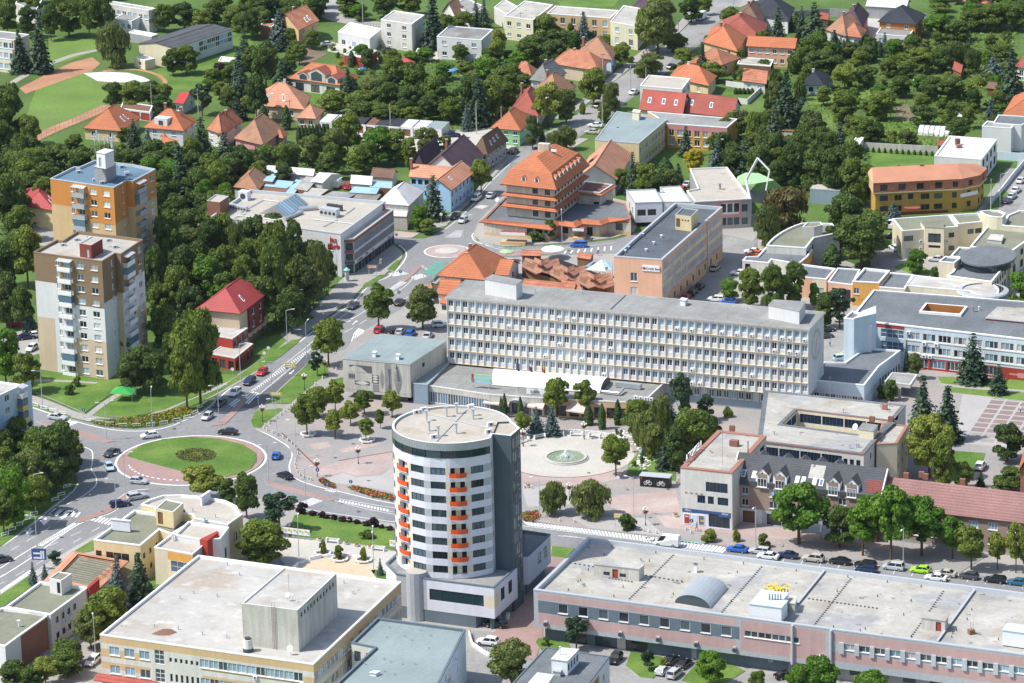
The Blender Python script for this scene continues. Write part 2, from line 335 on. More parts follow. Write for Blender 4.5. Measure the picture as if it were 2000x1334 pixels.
def winmesh(w,h,sty):
 key=(round(w,2),round(h,2),sty)
 if key in WM:return WM[key]
 fm,nx,nz,panes,sill=STY[sty];w,h=key[0],key[1]
 mb=MB();t=min(.09,w*.12);y0,y1=-.02,.07
 def b(x0,x1,z0,z1,ya=y0,yb=y1):
  P=[(x0,ya,z0),(x1,ya,z0),(x1,ya,z1),(x0,ya,z1)];Q=[(x0,yb,z0),(x1,yb,z0),(x1,yb,z1),(x0,yb,z1)]
  mb.face(P,fm);mb.face([P[0],P[3],Q[3],Q[0]],fm);mb.face([P[1],Q[1],Q[2],P[2]],fm);mb.face([P[3],P[2],Q[2],Q[3]],fm);mb.face([P[0],Q[0],Q[1],P[1]],fm)
 b(-w/2,-w/2+t,0,h);b(w/2-t,w/2,0,h);b(-w/2+t,w/2-t,0,t);b(-w/2+t,w/2-t,h-t,h)
 for i in range(1,nx):x=-w/2+w*i/nx;b(x-t*.45,x+t*.45,t,h-t)
 for i in range(1,nz):z=h*i/nz;b(-w/2+t,w/2-t,z-t*.4,z+t*.4,y0+.01,y1)
 if sill:b(-w/2-.06,w/2+.06,-.09,-.01,-.26,.02)
 def pm(m):
  q=MB();q.face([(-w/2+t,.05,t),(w/2-t,.05,t),(w/2-t,.05,h-t),(-w/2+t,.05,h-t)],m)
  me=bpy.data.meshes.new('pane');me.from_pydata(q.v,[],q.f);me.materials.append(MATS[m]);return me
 me=bpy.data.meshes.new('window');me.from_pydata(mb.v,[],mb.f);me.materials.append(MATS[fm])
 WM[key]=(me,[pm(m)for m in panes]);return WM[key]
def window(root,pos,ang,w,h,sty,name=None):
 me,panes=winmesh(w,h,sty)
 nm=name or('door' if 'door' in sty else 'window')
 o=link(nm,me,root,Vector(pos)-wloc(root));o.rotation_euler=(0,0,ang)
 p=bpy.data.objects.new('panel' if sty in('reddoor','browndoor','shutter')else 'pane',R_.choice(panes));COL.objects.link(p);p.parent=o
 return o
def facade(root,mb,A,B,z0,z1,m,grid=(),bands=(),ops=(),depth=.16):
 """wall from A to B (A on the left seen from outside) with recessed openings.
    grid rows: (count, width, [(z, height)...], style, f0, f1); bands: (f0, f1, z0, z1, material); ops: (x, z, w, h, style)"""
 A,B=Vector(A[:2]),Vector(B[:2]);d=B-A;L=d.length;d.normalize();nrm=Vector((d.y,-d.x));ang=math.atan2(d.y,d.x)
 O=[]
 for g in grid:
  n,w,rows,sty=g[:4];f0,f1=(g[4],g[5])if len(g)>5 else(0,1)
  a,b=f0*L,f1*L;w=min(w,(b-a)/n*.96)
  for k in range(n):
   xc=a+(b-a)*(k+.5)/n
   for(z,h)in rows:O.append((xc-w/2,xc+w/2,z0+z,z0+z+h,sty))
 for(x,z,w,h,sty)in ops:O.append((x*L-w/2,x*L+w/2,z0+z,z0+z+h,sty))
 O=[(max(.05,a),min(L-.05,b),max(z0+.02,c),min(z1-.02,e),s)for a,b,c,e,s in O]
 O=[q for q in O if q[1]-q[0]>.15 and q[3]-q[2]>.15]
 BD=[(f0*L,f1*L,z0+a,z0+b,mm)for f0,f1,a,b,mm in bands]
 xs=sorted({0.0,L}|{round(v,4)for q in O for v in q[:2]}|{round(min(max(v,0),L),4)for q in BD for v in q[:2]})
 zs=sorted({z0,z1}|{round(v,4)for q in O for v in q[2:4]}|{round(min(max(v,z0),z1),4)for q in BD for v in q[2:4]})
 def W(x,z,y=0.0):p=A+d*x-nrm*y;return(p.x,p.y,z)
 for j in range(len(zs)-1):
  zc=(zs[j]+zs[j+1])/2;run=None
  row=[q for q in O if q[2]<zc<q[3]];rb=[q for q in BD if q[2]<zc<q[3]]
  for i in range(len(xs)-1):
   xc=(xs[i]+xs[i+1])/2
   hole=any(q[0]<xc<q[1]for q in row);mm=m
   for q in rb:
    if q[0]<xc<q[1]:mm=q[4]
   key=None if hole else mm
   if run and run[2]==key:run[1]=xs[i+1]
   else:
    if run and run[2]:mb.face([W(run[0],zs[j]),W(run[1],zs[j]),W(run[1],zs[j+1]),W(run[0],zs[j+1])],run[2])
    run=[xs[i],xs[i+1],key]
  if run and run[2]:mb.face([W(run[0],zs[j]),W(run[1],zs[j]),W(run[1],zs[j+1]),W(run[0],zs[j+1])],run[2])
 for(a,b,c,e,s)in O:
  mm=m
  for q in BD:
   if q[0]<(a+b)/2<q[1]and q[2]<(c+e)/2<q[3]:mm=q[4]
  D=depth
  mb.face([W(a,c),W(b,c),W(b,c,D),W(a,c,D)],mm);mb.face([W(a,e,D),W(b,e,D),W(b,e),W(a,e)],mm)
  mb.face([W(a,c),W(a,c,D),W(a,e,D),W(a,e)],mm);mb.face([W(b,c,D),W(b,c),W(b,e),W(b,e,D)],mm)
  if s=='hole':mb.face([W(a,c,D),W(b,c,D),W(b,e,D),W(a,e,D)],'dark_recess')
  else:window(root,W((a+b)/2,c,D-.06),ang,b-a,e-c,s)
 return L
def flat(name,label,cat,px,h,wall='pale_wall',roof='felt_pale',cop='grey_trim',par=.45,pw=.35,E=None,bands=None,OP=None,z0=0.0,group=None,poly=None,root=None,zr=None,cap=True,only=None):
 """flat roofed block: px = parapet corners (left, near, right, back ...) as seen in the photo, at height h"""
 p=poly or quad4(px,h)
 if area(p)<0:p=p[::-1];rev=True
 c=centre(p);c.z=z0
 own=root is None
 if own:root=thing(name,label,cat,c,group)
 E,bands,OP=E or{},bands or{},OP or{}
 mb=MB();n=len(p)
 for i in range(n):
  A,B=p[i],p[(i+1)%n]
  facade(root,mb,A,B,z0,h,wall if not isinstance(wall,dict)else wall.get(i,wall[-1]),E.get(i,()),bands.get(i,()),OP.get(i,()))
 mb.build('wall',root)
 q=inset(p,pw);mb=MB()
 if par>0:
  po=inset(p,-.05)
  for i in range(n):
   j=(i+1)%n
   mb.face([(*po[i],h+.03),(*po[j],h+.03),(*q[j],h+.03),(*q[i],h+.03)],cop)
   mb.face([(*po[i],h-.22),(*po[j],h-.22),(*po[j],h+.03),(*po[i],h+.03)],cop)
   mb.face([(*po[j],h-.22),(*po[i],h-.22),(*p[i],h-.22),(*p[j],h-.22)],cop)
   mb.face([(*q[j],h-par),(*q[i],h-par),(*q[i],h+.03),(*q[j],h+.03)],cop)
  mb.build('parapet',root)
 mb=MB();mb.face([(*v,h-par)for v in q]if par>0 else[(*v,h)for v in p],roof);mb.build('roof',root)
 return root,p
def box_on(root,name,px,ztop,zb,wall,roof=None,E=None,par=0.0,cop='grey_trim',bands=None):
 """a block standing on a roof, given by its top corners in the photo"""
 p=quad4(px,ztop)
 if area(p)<0:p=p[::-1]
 mb=MB();n=len(p)
 for i in range(n):facade(root,mb,p[i],p[(i+1)%n],zb,ztop,wall,(E or{}).get(i,()),(bands or{}).get(i,()))
 po=inset(p,-.12)
 if par>0:
  q=inset(p,.2);mb.face([(*v,ztop-par)for v in q],roof or wall)
  for i in range(n):
   j=(i+1)%n
   mb.face([(*p[i],ztop),(*p[j],ztop),(*q[j],ztop),(*q[i],ztop)],cop);mb.face([(*q[j],ztop-par),(*q[i],ztop-par),(*q[i],ztop),(*q[j],ztop)],cop)
 else:mb.prism(po,ztop-.02,ztop+.13,cop,roof or wall,True)
 return mb.build(name,root)
def pipe(root,x,y,z,h=.9,r=.09,m='grey_trim',name='vent_pipe',cap=True):
 p=G(x,y,z);mb=MB();mb.tube(p,p+Vector((0,0,h)),r,m)
 if cap:mb.tube(p+Vector((0,0,h)),p+Vector((0,0,h+.12)),r*1.9,m)
 return mb.build(name,root)
def unit(root,x,y,z,sz=(1.2,.5,.9),ang=-.42,m='white_metal',name='cooling_unit'):
 p=G(x,y,z);mb=MB();mb.box((p.x,p.y,z),sz,m,ang)
 ca,sa=math.cos(ang),math.sin(ang);f=Vector((sa,-ca,0))
 cc=p+Vector((0,0,sz[2]*.5))+f*(sz[1]/2)
 mb.tube(cc,cc+f*.03,min(sz[0],sz[2])*.33,'dark_trim',n=10)
 return mb.build(name,root)
def dish(root,x,y,z,r=.45,ang=0.0,m='white_metal'):
 p=G(x,y,z);mb=MB();mb.tube(p,p+Vector((0,0,1.0)),.04,'steel')
 c=p+Vector((0,0,1.1));f=Vector((math.cos(ang),math.sin(ang),.45)).normalized();a=f.orthogonal().normalized();b=f.cross(a);n=12
 rim=[c+f*.15+(a*math.cos(2*PI*k/n)+b*math.sin(2*PI*k/n))*r for k in range(n)]
 for k in range(n):
  mb.face([c,rim[k],rim[(k+1)%n]],m);mb.face([c-f*.02,rim[(k+1)%n],rim[k]],m)
 mb.tube(c,c+f*.45,.02,'steel',n=4)
 return mb.build('satellite_dish',root)
def aerial(root,x,y,z,h=4.0,m='steel'):
 p=G(x,y,z);mb=MB();mb.tube(p,p+Vector((0,0,h)),.04,m,n=5)
 for k in range(3):zz=h*(.95-.12*k);mb.tube(p+Vector((-.5+.1*k,0,zz)),p+Vector((.5-.1*k,.1,zz)),.02,m,n=4)
 return mb.build('aerial',root)
def house(name,label,cat,px,he,hr,kind='hip',wall='pale_wall',roof='tile_orange',ov=.5,W=(2,2),sty='white2',ch=(),sky=(),group=None,z0=0.0,doors=True,cut=.5,root=None,chm='brick_wall',verge='brown_trim',ridge=None):
 """pitched roof house; px = eave corners (left, near, right) in the photo at height he; hr = ridge height"""
 e=quad4(px,he)
 if area(e)<0:e=e[::-1]
 c=centre(e);c.z=z0
 if root is None:root=thing(name,label,cat,c,group)
 w=inset(e,ov);mb=MB();nf=max(1,int(round((he-z0)/2.9)));fh=(he-z0)/nf
 rows=[(fh*k+fh*.32,fh*.46)for k in range(nf)]
 gab={'gable0':(1,3),'gable1':(0,2)}.get(kind,())
 for i in range(4):
  n=W[i%2];A,B=w[i],w[(i+1)%4]
  facade(root,mb,A,B,z0,he+.05,wall,[(n,1.3,rows,sty)]if n else())
  if i in gab:
   m_=((A[0]+B[0])/2,(A[1]+B[1])/2)
   mb.face([(*A,he+.05),(*B,he+.05),(*m_,hr-.25)],wall)
 mb.build('wall',root)
 V=[Vector((*p,he))for p in e];mb=MB();T=.16
 la,lb=(V[1]-V[0]).length,(V[2]-V[1]).length
 def mid(i,j):return(V[i]+V[j])/2
 if kind=='pyr':R0=R1=(V[0]+V[1]+V[2]+V[3])/4;along=0
 else:
  along={'gable0':0,'gable1':1}.get(kind,0 if la>=lb else 1)
  if along==0:R0,R1=mid(3,0),mid(1,2);run=lb/2
  else:R0,R1=mid(0,1),mid(2,3);run=la/2
  if kind=='hip':
   u=(R1-R0);k=min(.46,run*cut*2/max(u.length,.1)*.9);R0,R1=R0+u*k,R1-u*k
 R0=Vector((R0.x,R0.y,hr));R1=Vector((R1.x,R1.y,hr))
 if along==0:slopes=[[V[0],V[1],R1,R0],[V[1],V[2],R1],[V[2],V[3],R0,R1],[V[3],V[0],R0]]
 else:slopes=[[V[1],V[2],R1,R0],[V[2],V[3],R1],[V[3],V[0],R0,R1],[V[0],V[1],R0]]
 for k,sl_ in enumerate(slopes):
  if kind.startswith('gable')and len(sl_)==3:continue
  if kind=='pyr' and len(sl_)==4:sl_=sl_[:3]
  mb.face(sl_,roof);mb.face([p-Vector((0,0,T))for p in reversed(sl_)],verge)
  a,b=sl_[0],sl_[1];mb.face([a-Vector((0,0,T)),b-Vector((0,0,T)),b,a],verge)
  if kind.startswith('gable'):
   for a,b in((sl_[1],sl_[2]),(sl_[3],sl_[0])):mb.face([a-Vector((0,0,T)),b-Vector((0,0,T)),b,a],verge)
 if(R1-R0).length>.5:mb.tube(R0,R1,.13,roof,n=5)
 if kind in('hip','pyr'):
  for a,b in((V[0],R0),(V[3],R0),(V[1],R1),(V[2],R1))if along==0 else((V[0],R0),(V[1],R0),(V[2],R1),(V[3],R1)):mb.tube(a,b,.1,roof,n=4)
 ro=mb.build('roof',root)
 for(u,v,up)in ch:
  q=V[0]+(V[1]-V[0])*u+(V[3]-V[0])*v;mb=MB();mb.box((q.x,q.y,he),(.7,.55,hr-he+up),chm,math.atan2((V[1]-V[0]).y,(V[1]-V[0]).x));mb.box((q.x,q.y,hr+up),(.85,.7,.12),'concrete_wall')
  co=mb.build('chimney',root)
 for(k,u,v)in sky:
  s_=slopes[k]
  if len(s_)<4:s_=[s_[0],s_[1],s_[2],s_[2]]
  def at(u,v):a=s_[0].lerp(s_[1],u);b=s_[3].lerp(s_[2],u);return a.lerp(b,v)
  du,dv=.5/max(la if along==0 else lb,1),.14;n_=(s_[1]-s_[0]).cross(s_[2]-s_[1]).normalized()
  mb=MB();P=[at(u-du,v-dv),at(u+du,v-dv),at(u+du,v+dv),at(u-du,v+dv)]
  mb.face([p+n_*.09 for p in P],'white_trim')
  c_=(P[0]+P[1]+P[2]+P[3])/4
  for i in range(4):mb.face([P[i],P[(i+1)%4],P[(i+1)%4]+n_*.09,P[i]+n_*.09],'white_trim')
  mb.face([c_+(p-c_)*.72+n_*.11 for p in P],'glass_blue')
  mb.build('roof_window',root)
 root['_c']=1
 return root,V,(R0,R1),slopes
def sheet(name,px,z,m,skirt=True,poly=None,label=None):
 p=poly or pts2(px,z);mb=MB()
 if area(p)<0:p=p[::-1]
 if skirt:mb.prism(p,-.05,z,'kerb_stone' if z>.1 else m,m)
 else:mb.face([(*q,z)for q in p],m)
 return struct(name,mb,label)
def strip_poly(px,w,z,k=6):
 c=smooth_line([G2(x,y,z)for x,y in px],k);L_,R2=[],[]
 for i,p in enumerate(c):
  t=(c[min(i+1,len(c)-1)]-c[max(i-1,0)]);t.normalize();n=Vector((-t.y,t.x))
  L_.append((p.x+n.x*w/2,p.y+n.y*w/2));R2.append((p.x-n.x*w/2,p.y-n.y*w/2))
 return L_,R2
def strip(name,px,w,z,m,k=6,label=None):
 a,b=strip_poly(px,w,z,k);mb=MB()
 for i in range(len(a)-1):mb.face([(*b[i],z),(*b[i+1],z),(*a[i+1],z),(*a[i],z)],m)
 km='kerb_stone' if z>.1 else m
 for q,s in((a,1),(b,-1)):
  for i in range(len(q)-1):
   f=[(*q[i],-.05),(*q[i+1],-.05),(*q[i+1],z),(*q[i],z)];mb.face(f if s<0 else f[::-1],km)
 return struct(name,mb,label)
mb=MB()
mb.face([(-3000,-500,0),(3000,-500,0),(3000,5000,0),(-3000,5000,0)],'grass_rough')
struct('ground',mb)
ZR,ZM,ZP,ZL=.04,.06,.15,.19
town=[(0,1400),(-200,1400),(-200,1060),(0,1067),(50,1032),(100,992),(140,960),(152,942),(148,925),(128,900),(90,884),(40,872),(-60,860),(-60,765),(0,773),(55,789),(130,815),(200,832),(262,838),(320,832),(365,815),(400,797),(440,758),(480,727),(550,690),(585,664),(640,621),(688,588),(720,553),(757,537),(777,520),(791,500),(789,488),(777,477),(755,470),(760,460),(805,466),(832,466),(868,446),(890,428),(925,395),(950,360),(985,325),(1010,300),(1060,262),(1105,242),(1160,205),(1200,172),(1262,122),(1310,84),(1345,58),(1375,22),(1400,-10),(1450,-10),(1420,30),(1395,62),(1352,100),(1305,140),(1262,172),(1215,205),(1180,240),(1140,262),(1085,295),(1040,330),(1010,362),(975,395),(945,430),(925,455),(932,470),(985,484),(1100,478),(1200,470),(1240,455),(1330,440),(1430,450),(1500,470),(1640,480),(1700,560),(1760,500),(1900,470),(1915,450),(1950,400),(2000,330),(2060,250),(2100,300),(2100,1400)]
sheet('town_paving',town,.02,'pavement',skirt=False)
A1=[(-40,1090),(0,1067),(50,1032),(100,992),(140,960),(152,942),(148,925),(128,900),(90,884),(40,872),(-60,860),(-60,765),(0,773),(55,789),(130,815),(200,832),(262,838),(320,832),(365,815),(400,797),(440,758),(480,727),(550,690),(585,664),(640,621),(688,588),(720,553),(757,537),(777,520),(791,500),(789,488),(777,477),(755,470),(760,460),(805,466),(832,466),(868,446),(890,428),(925,395),(950,360),(985,325),(1010,300),(1060,262),(1105,242),(1160,205),(1200,172),(1262,122),(1310,84),(1345,58),(1375,22),(1400,-10),(1450,-10),(1420,30),(1395,62),(1352,100),(1305,140),(1262,172),(1215,205),(1180,240),(1140,262),(1085,295),(1040,330),(1010,362),(975,395),(945,430),(928,448),(922,462),(935,474),(985,484),(1060,480),(1130,476),(1200,468),(1245,456),(1310,452),(1400,452),(1480,462),(1480,492),(1450,520),(1400,575),(1380,620),(1300,620),(1300,560),(1330,500),(1200,495),(1100,498),(960,505),(920,510),(880,530),(850,545),(828,575),(788,600),(720,640),(697,655),(672,684),(610,697),(598,712),(550,755),(515,790),(497,812),(500,838),(530,850),(562,870),(572,887),(566,912),(575,933),(612,947),(675,962),(768,981),(900,998),(1020,1015),(1150,1034),(1250,1044),(1325,1054),(1425,1067),(1500,1079),(1650,1094),(1750,1102),(1875,1119),(2060,1140),(2060,1240),(1148,1082),(1075,1066),(768,1022),(660,1008),(582,996),(545,985),(480,965),(420,962),(350,968),(300,975),(283,978),(250,1009),(215,1033),(145,1074),(60,1120),(-40,1185)]
sheet('road',A1,ZR,'asphalt',skirt=False)
sheet('road_patch',[(560,760),(500,800),(470,796),(545,742),(600,690),(612,695)],ZR+.008,'asphalt_patch',skirt=False)
sheet('road',[(1310,590),(1345,545),(1400,485),(1420,462),(1480,470),(1455,505),(1400,575),(1380,612)],ZR+.008,'asphalt_old',skirt=False)
strip('street',[(1010,318),(1060,276),(1115,250),(1187,200),(1225,162),(1283,120),(1330,86),(1380,40),(1425,0)],8.5,ZR+.012,'asphalt_old')
strip('street',[(620,-20),(640,8),(648,30),(690,42),(750,50),(800,62),(905,70)],7,.03,'pavement')
strip('street',[(700,268),(760,275),(830,268),(880,262),(930,258),(975,262),(1005,268)],8,.03,'pavement')
strip('street',[(1430,12),(1470,-2),(1560,-8)],6,.03,'pavement')
strip('street',[(1912,470),(1945,415),(1975,370),(2010,320),(2060,260)],10,.03,'asphalt_old')
strip('street',[(1640,60),(1700,64),(1760,52)],6,.03,'pavement')
sheet('courtyard',[(1690,30),(1700,78),(1730,78),(1735,28)],.035,'plaza_beige',skirt=False)
sheet('courtyard',[(640,82),(700,90),(745,100),(740,118),(640,100)],.035,'plaza_beige',skirt=False)
sheet('courtyard',[(835,98),(862,96),(862,116),(838,118)],.035,'plaza_beige',skirt=False)
sheet('courtyard',[(930,250),(1000,240),(1010,285),(960,300),(880,262)],.036,'plaza_beige',skirt=False)
sheet('courtyard',[(640,248),(920,268),(870,290),(800,300),(690,270)],.036,'plaza_beige',skirt=False)
sheet('pavement',[(925,457),(936,430),(985,380),(1110,365),(1232,395),(1245,440),(1238,452),(1198,464),(1130,472),(1060,477),(985,481),(940,472)],ZP,'pavement')
sheet('pavement',[(664,548),(757,474),(772,480),(786,492),(786,503),(772,518),(752,535),(715,553),(683,588),(632,622),(590,650),(560,662),(545,655),(600,618),(640,575)],ZP-.01,'pavement')
sheet('pavement',[(885,425),(925,388),(985,322),(1010,298),(1000,293),(960,330),(930,372),(880,418),(840,440),(868,445)],ZP,'pavement')
strip('pavement',[(1012,368),(1045,335),(1090,300),(1140,270)],3,ZP,'pavement');strip('pavement',[(1090,232),(1150,192),(1200,150),(1262,100),(1320,60),(1355,20)],3,ZP,'pavement')
sheet('yard',[(1440,410),(1480,420),(1500,440),(1470,470),(1400,455)],.055,'pavement',skirt=False)
sheet('sports_field',[(30,285),(70,175),(175,138),(215,148),(245,160),(215,205),(160,235)],.05,'sports_turf',skirt=False)
sheet('running_track',[(38,172),(100,140),(140,122),(180,112),(196,124),(180,138),(120,158),(50,183)],.06,'clay_track',skirt=False)
sheet('shot_pit',[(163,143),(205,140),(250,142),(280,150),(296,158),(270,161),(225,161),(190,158)],.065,'chip_white',skirt=False)
strip('path',[(0,178),(40,152),(90,128),(125,114),(150,106),(190,98)],2.4,.05,'pavement')
strip('path',[(200,138),(265,136),(305,145),(322,158),(318,168)],1.4,.05,'clay_track')
strip('path',[(28,290),(100,255),(165,228),(212,206)],4.5,.055,'clay_track')
sheet('lawn',[(95,72),(185,78),(195,98),(130,120),(95,125)],.045,'sports_turf',skirt=False)
sheet('lawn',[(300,135),(330,140),(450,60),(490,60),(500,105),(420,150),(370,192),(320,175)],.045,'lawn',skirt=False)
sheet('lawn',[(1685,290),(1835,300),(1825,320),(1760,328),(1700,330),(1678,316)],.06,'lawn',skirt=False)
sheet('lawn',[(1945,306),(1990,308),(1985,328),(1950,330)],.06,'lawn',skirt=False)
sheet('lawn',[(1920,410),(1960,370),(1972,378),(1935,425)],.14,'lawn')
sheet('lawn',[(1405,196),(1415,180),(1470,182),(1462,200)],.06,'lawn',skirt=False)
sheet('lawn',[(845,130),(880,128),(945,135),(940,148),(870,150)],.06,'lawn',skirt=False)
sheet('lawn',[(560,170),(640,178),(660,195),(625,210),(600,195)],.06,'lawn',skirt=False)
sheet('lawn',[(1090,2),(1210,-4),(1200,14),(1095,12)],.06,'lawn',skirt=False)
sheet('lawn',[(1690,230),(1840,240),(1870,290),(1690,280)],.05,'lawn',skirt=False)
sheet('lawn',[(1560,222),(1640,222),(1640,250),(1570,252)],.05,'sports_turf',skirt=False)
sheet('lawn',[(1570,180),(1720,172),(1700,200),(1580,205)],.055,'sports_turf',skirt=False)
sheet('soil_bed',[(1745,205),(1795,208),(1785,236),(1752,234)],.06,'soil',skirt=False)
sheet('soil_bed',[(560,100),(600,90),(640,105),(590,130)],.06,'soil',skirt=False)
strip('pavement',[(-20,758),(54,776),(100,792),(140,808),(200,820),(262,822),(325,803),(372,786),(425,762),(500,718),(545,685),(585,650),(632,612),(680,582)],3.4,ZP,'pavement')
sheet('lawn',[(-30,764),(54,785),(108,806),(140,812),(132,816),(54,791),(-30,771)],ZL,'lawn')
sheet('lawn',[(172,824),(262,829),(330,812),(385,788),(430,764),(500,724),(545,698),(580,670),(586,662),(570,664),(505,705),(430,758),(372,781),(330,800),(262,820),(190,817)],ZL-.01,'lawn')
sheet('lawn',[(75,700),(75,728),(60,762),(110,782),(165,806),(215,770),(235,752),(300,745),(320,730),(210,735)],ZL,'lawn')
sheet('lawn',[(180,809),(250,815),(320,800),(368,780),(450,742),(465,732),(440,730),(380,740),(300,748),(228,770)],ZL,'lawn')
strip('path',[(168,815),(200,790),(232,770)],1.6,ZL+.02,'pavement')
strip('path',[(65,743),(120,744),(190,748)],1.2,ZL+.02,'pavement')
sheet('lawn',[(485,690),(520,700),(560,665),(545,652),(500,668)],ZL,'lawn')
sheet('lawn',[(710,564),(735,550),(757,535),(742,537),(722,548),(708,558)],ZL,'lawn')
sheet('lawn',[(755,526),(770,530),(782,508),(775,508)],ZL,'lawn')
sheet('lawn',[(845,452),(868,445),(872,440),(860,443)],ZL,'lawn')
sheet('pavement',[(1,1),(2,2),(3,1)],.01,'pavement',skirt=False)if False else None
P1=[(500,838),(497,812),(515,790),(550,755),(598,712),(612,698),(672,686),(690,662),(720,645),(870,640),(1000,690),(1450,790),(1600,760),(1660,700),(1900,700),(2060,740),(2060,1000),(1875,1118),(1750,1101),(1650,1093),(1500,1078),(1425,1066),(1325,1053),(1250,1043),(1150,1033),(1020,1014),(900,997),(768,980),(675,961),(612,946),(575,932),(566,912),(572,887),(562,870),(530,850)]
sheet('plaza',P1,ZP-.02,'plaza_grey')
sheet('plaza_band',[(622,915),(665,900),(765,881),(768,910),(745,926),(696,930),(670,921),(638,932),(620,924)],ZP,'plaza_pink',skirt=False)
sheet('plaza_band',[(620,926),(638,934),(670,923),(696,932),(745,928),(770,908),(772,962),(700,948),(640,942)],ZP-.005,'plaza_light',skirt=False)
sheet('plaza_band',[(600,868),(640,862),(648,872),(615,880)],ZP,'plaza_pink',skirt=False)
sheet('plaza_band',[(660,878),(740,862),(745,868),(668,885)],ZP,'plaza_pink',skirt=False)
sheet('plaza_band',[(1200,968),(1320,958),(1328,1000),(1230,1005),(1180,985)],ZP,'plaza_pink',skirt=False)
sheet('plaza_band',[(1280,1006),(1420,1012),(1600,1045),(1740,1062),(1738,1074),(1480,1048),(1300,1030)],ZP,'plaza_pink',skirt=False)
sheet('plaza_band',[(1110,1008),(1260,1012),(1300,1048),(1250,1042),(1150,1031)],ZP-.006,'plaza_light',skirt=False)
sheet('plaza_band',[(1020,955),(1090,945),(1140,960),(1120,985),(1030,990)],ZP-.006,'plaza_light',skirt=False)
sheet('plaza_walk',[(560,760),(605,718),(668,690),(672,730),(640,755),(590,790),(545,815),(530,800)],ZP,'plaza_grey',skirt=False)
FC=G(1108,890,0);FR=9.6*(SCL(1108,890)/SCL(1108,890))
def disc(name,c,r0,r1,z,m,a0=0,a1=360,n=48):
 mb=MB()
 for k in range(n):
  t0,t1=math.radians(a0+(a1-a0)*k/n),math.radians(a0+(a1-a0)*(k+1)/n)
  P=[(c.x+r1*math.cos(t0),c.y+r1*math.sin(t0),z),(c.x+r1*math.cos(t1),c.y+r1*math.sin(t1),z)]
  mb.face(P+([(c.x+r0*math.cos(t1),c.y+r0*math.sin(t1),z),(c.x+r0*math.cos(t0),c.y+r0*math.sin(t0),z)]if r0>0 else[(c.x,c.y,z)]),m)
 return struct(name,mb)
disc('fountain_square',FC,0,14.6,ZP+.012,'plaza_beige')
disc('plaza_band',FC,14.6,19.5,ZP+.008,'plaza_pink',175,318)
disc('plaza_band',FC,14.45,14.75,ZP+.02,'maroon_wall',175,318)
mb=MB()
for a,b in(((550,845),(622,915)),((661,900),(766,882))):
 p,q=G(*a,ZP),G(*b,ZP);d=(q-p).normalized();n=Vector((-d.y,d.x,0))*.15
 mb.face([p-n+Vector((0,0,.02)),q-n+Vector((0,0,.02)),q+n+Vector((0,0,.02)),p+n+Vector((0,0,.02))],'maroon_wall')
struct('paving_line',mb)
sheet('lawn',[(520,788),(548,760),(597,714),(605,705),(640,706),(642,738),(625,740),(576,780),(568,789)],ZL,'lawn')
sheet('lawn',[(500,802),(548,797),(553,800),(530,817),(508,836),(494,834),(490,822)],ZL,'lawn')
sheet('lawn',[(648,742),(674,735),(678,765),(655,758)],ZL,'lawn')
sheet('lawn',[(1228,905),(1262,866),(1300,860),(1322,870),(1320,940),(1260,930),(1222,930)],ZL,'lawn')
sheet('lawn',[(575,1006),(590,1002),(660,1012),(770,1030),(772,1075),(700,1062),(600,1050),(560,1045)],ZL,'lawn')
sheet('terrace',[(560,1050),(620,1054),(700,1064),(775,1078),(775,1105),(740,1130),(560,1110),(540,1080)],ZP+.02,'plaza_beige',skirt=False)
TC=G(655,1118,0)
disc('sand_circle',TC,0,8.0,ZP+.04,'sand_floor')
sheet('lawn',[(724,1113),(748,1112),(770,1130),(740,1135)],ZL,'lawn')
sheet('lawn',[(1078,1066),(1122,1070),(1105,1090),(1076,1086)],ZL,'lawn')
sheet('brick_court',[(1076,1086),(1120,1086),(1062,1146),(1060,1246),(1045,1290),(960,1262),(930,1262),(960,1240),(1005,1190),(1045,1140)],ZP,'brick_paving',skirt=False)
sheet('yard',[(900,1230),(1060,1240),(1200,1262),(1460,1310),(2060,1400),(2060,1480),(850,1480)],.045,'asphalt_old',skirt=False)
sheet('lawn',[(1232,1272),(1222,1300),(1250,1322),(1275,1325),(1300,1300),(1310,1290),(1290,1282)],ZL,'lawn')
sheet('lawn',[(1046,1254),(1052,1246),(1110,1255),(1120,1275),(1060,1274)],ZL,'lawn')
sheet('lawn',[(1330,1330),(1365,1290),(1430,1298),(1455,1310),(1400,1345)],ZL,'lawn')
sheet('lawn',[(0,1162),(60,1122),(70,1140),(10,1182),(-20,1190),(-30,1178)],ZL,'lawn')
sheet('lawn',[(145,1076),(185,1052),(188,1074),(150,1080)],ZL,'lawn')
sheet('lawn',[(0,1068),(-30,1082),(-30,1010),(0,1000),(60,985),(110,960),(135,950),(140,958),(100,990),(50,1030)],ZL,'lawn')
strip('pavement',[(-30,1195),(0,1168),(58,1128),(140,1078),(210,1038)],2.2,ZP,'plaza_light')
sheet('yard',[(100,1300),(195,1270),(205,1350),(60,1370)],.05,'pavement',skirt=False)
sheet('lawn',[(262,1140),(318,1120),(310,1165),(270,1160)],ZL,'lawn')
sheet('yard',[(0,655),(70,640),(80,690),(60,695),(-30,700)],.05,'pavement',skirt=False)
sheet('yard',[(50,440),(110,430),(115,480),(80,480)],.05,'pavement',skirt=False)
sheet('yard',[(345,400),(440,415),(430,450),(360,440)],.05,'brick_paving',skirt=False)
sheet('lawn',[(300,560),(560,560),(590,620),(540,640),(300,620)],.06,'grass_rough',skirt=False)
sheet('lawn',[(580,640),(615,620),(600,610),(560,625)],ZL,'lawn')
sheet('lawn',[(1830,735),(2060,745),(2060,790),(1850,765)],ZL,'sports_turf')
sheet('lawn',[(1860,880),(1925,885),(1915,915),(1870,945),(1830,920)],ZL,'lawn')
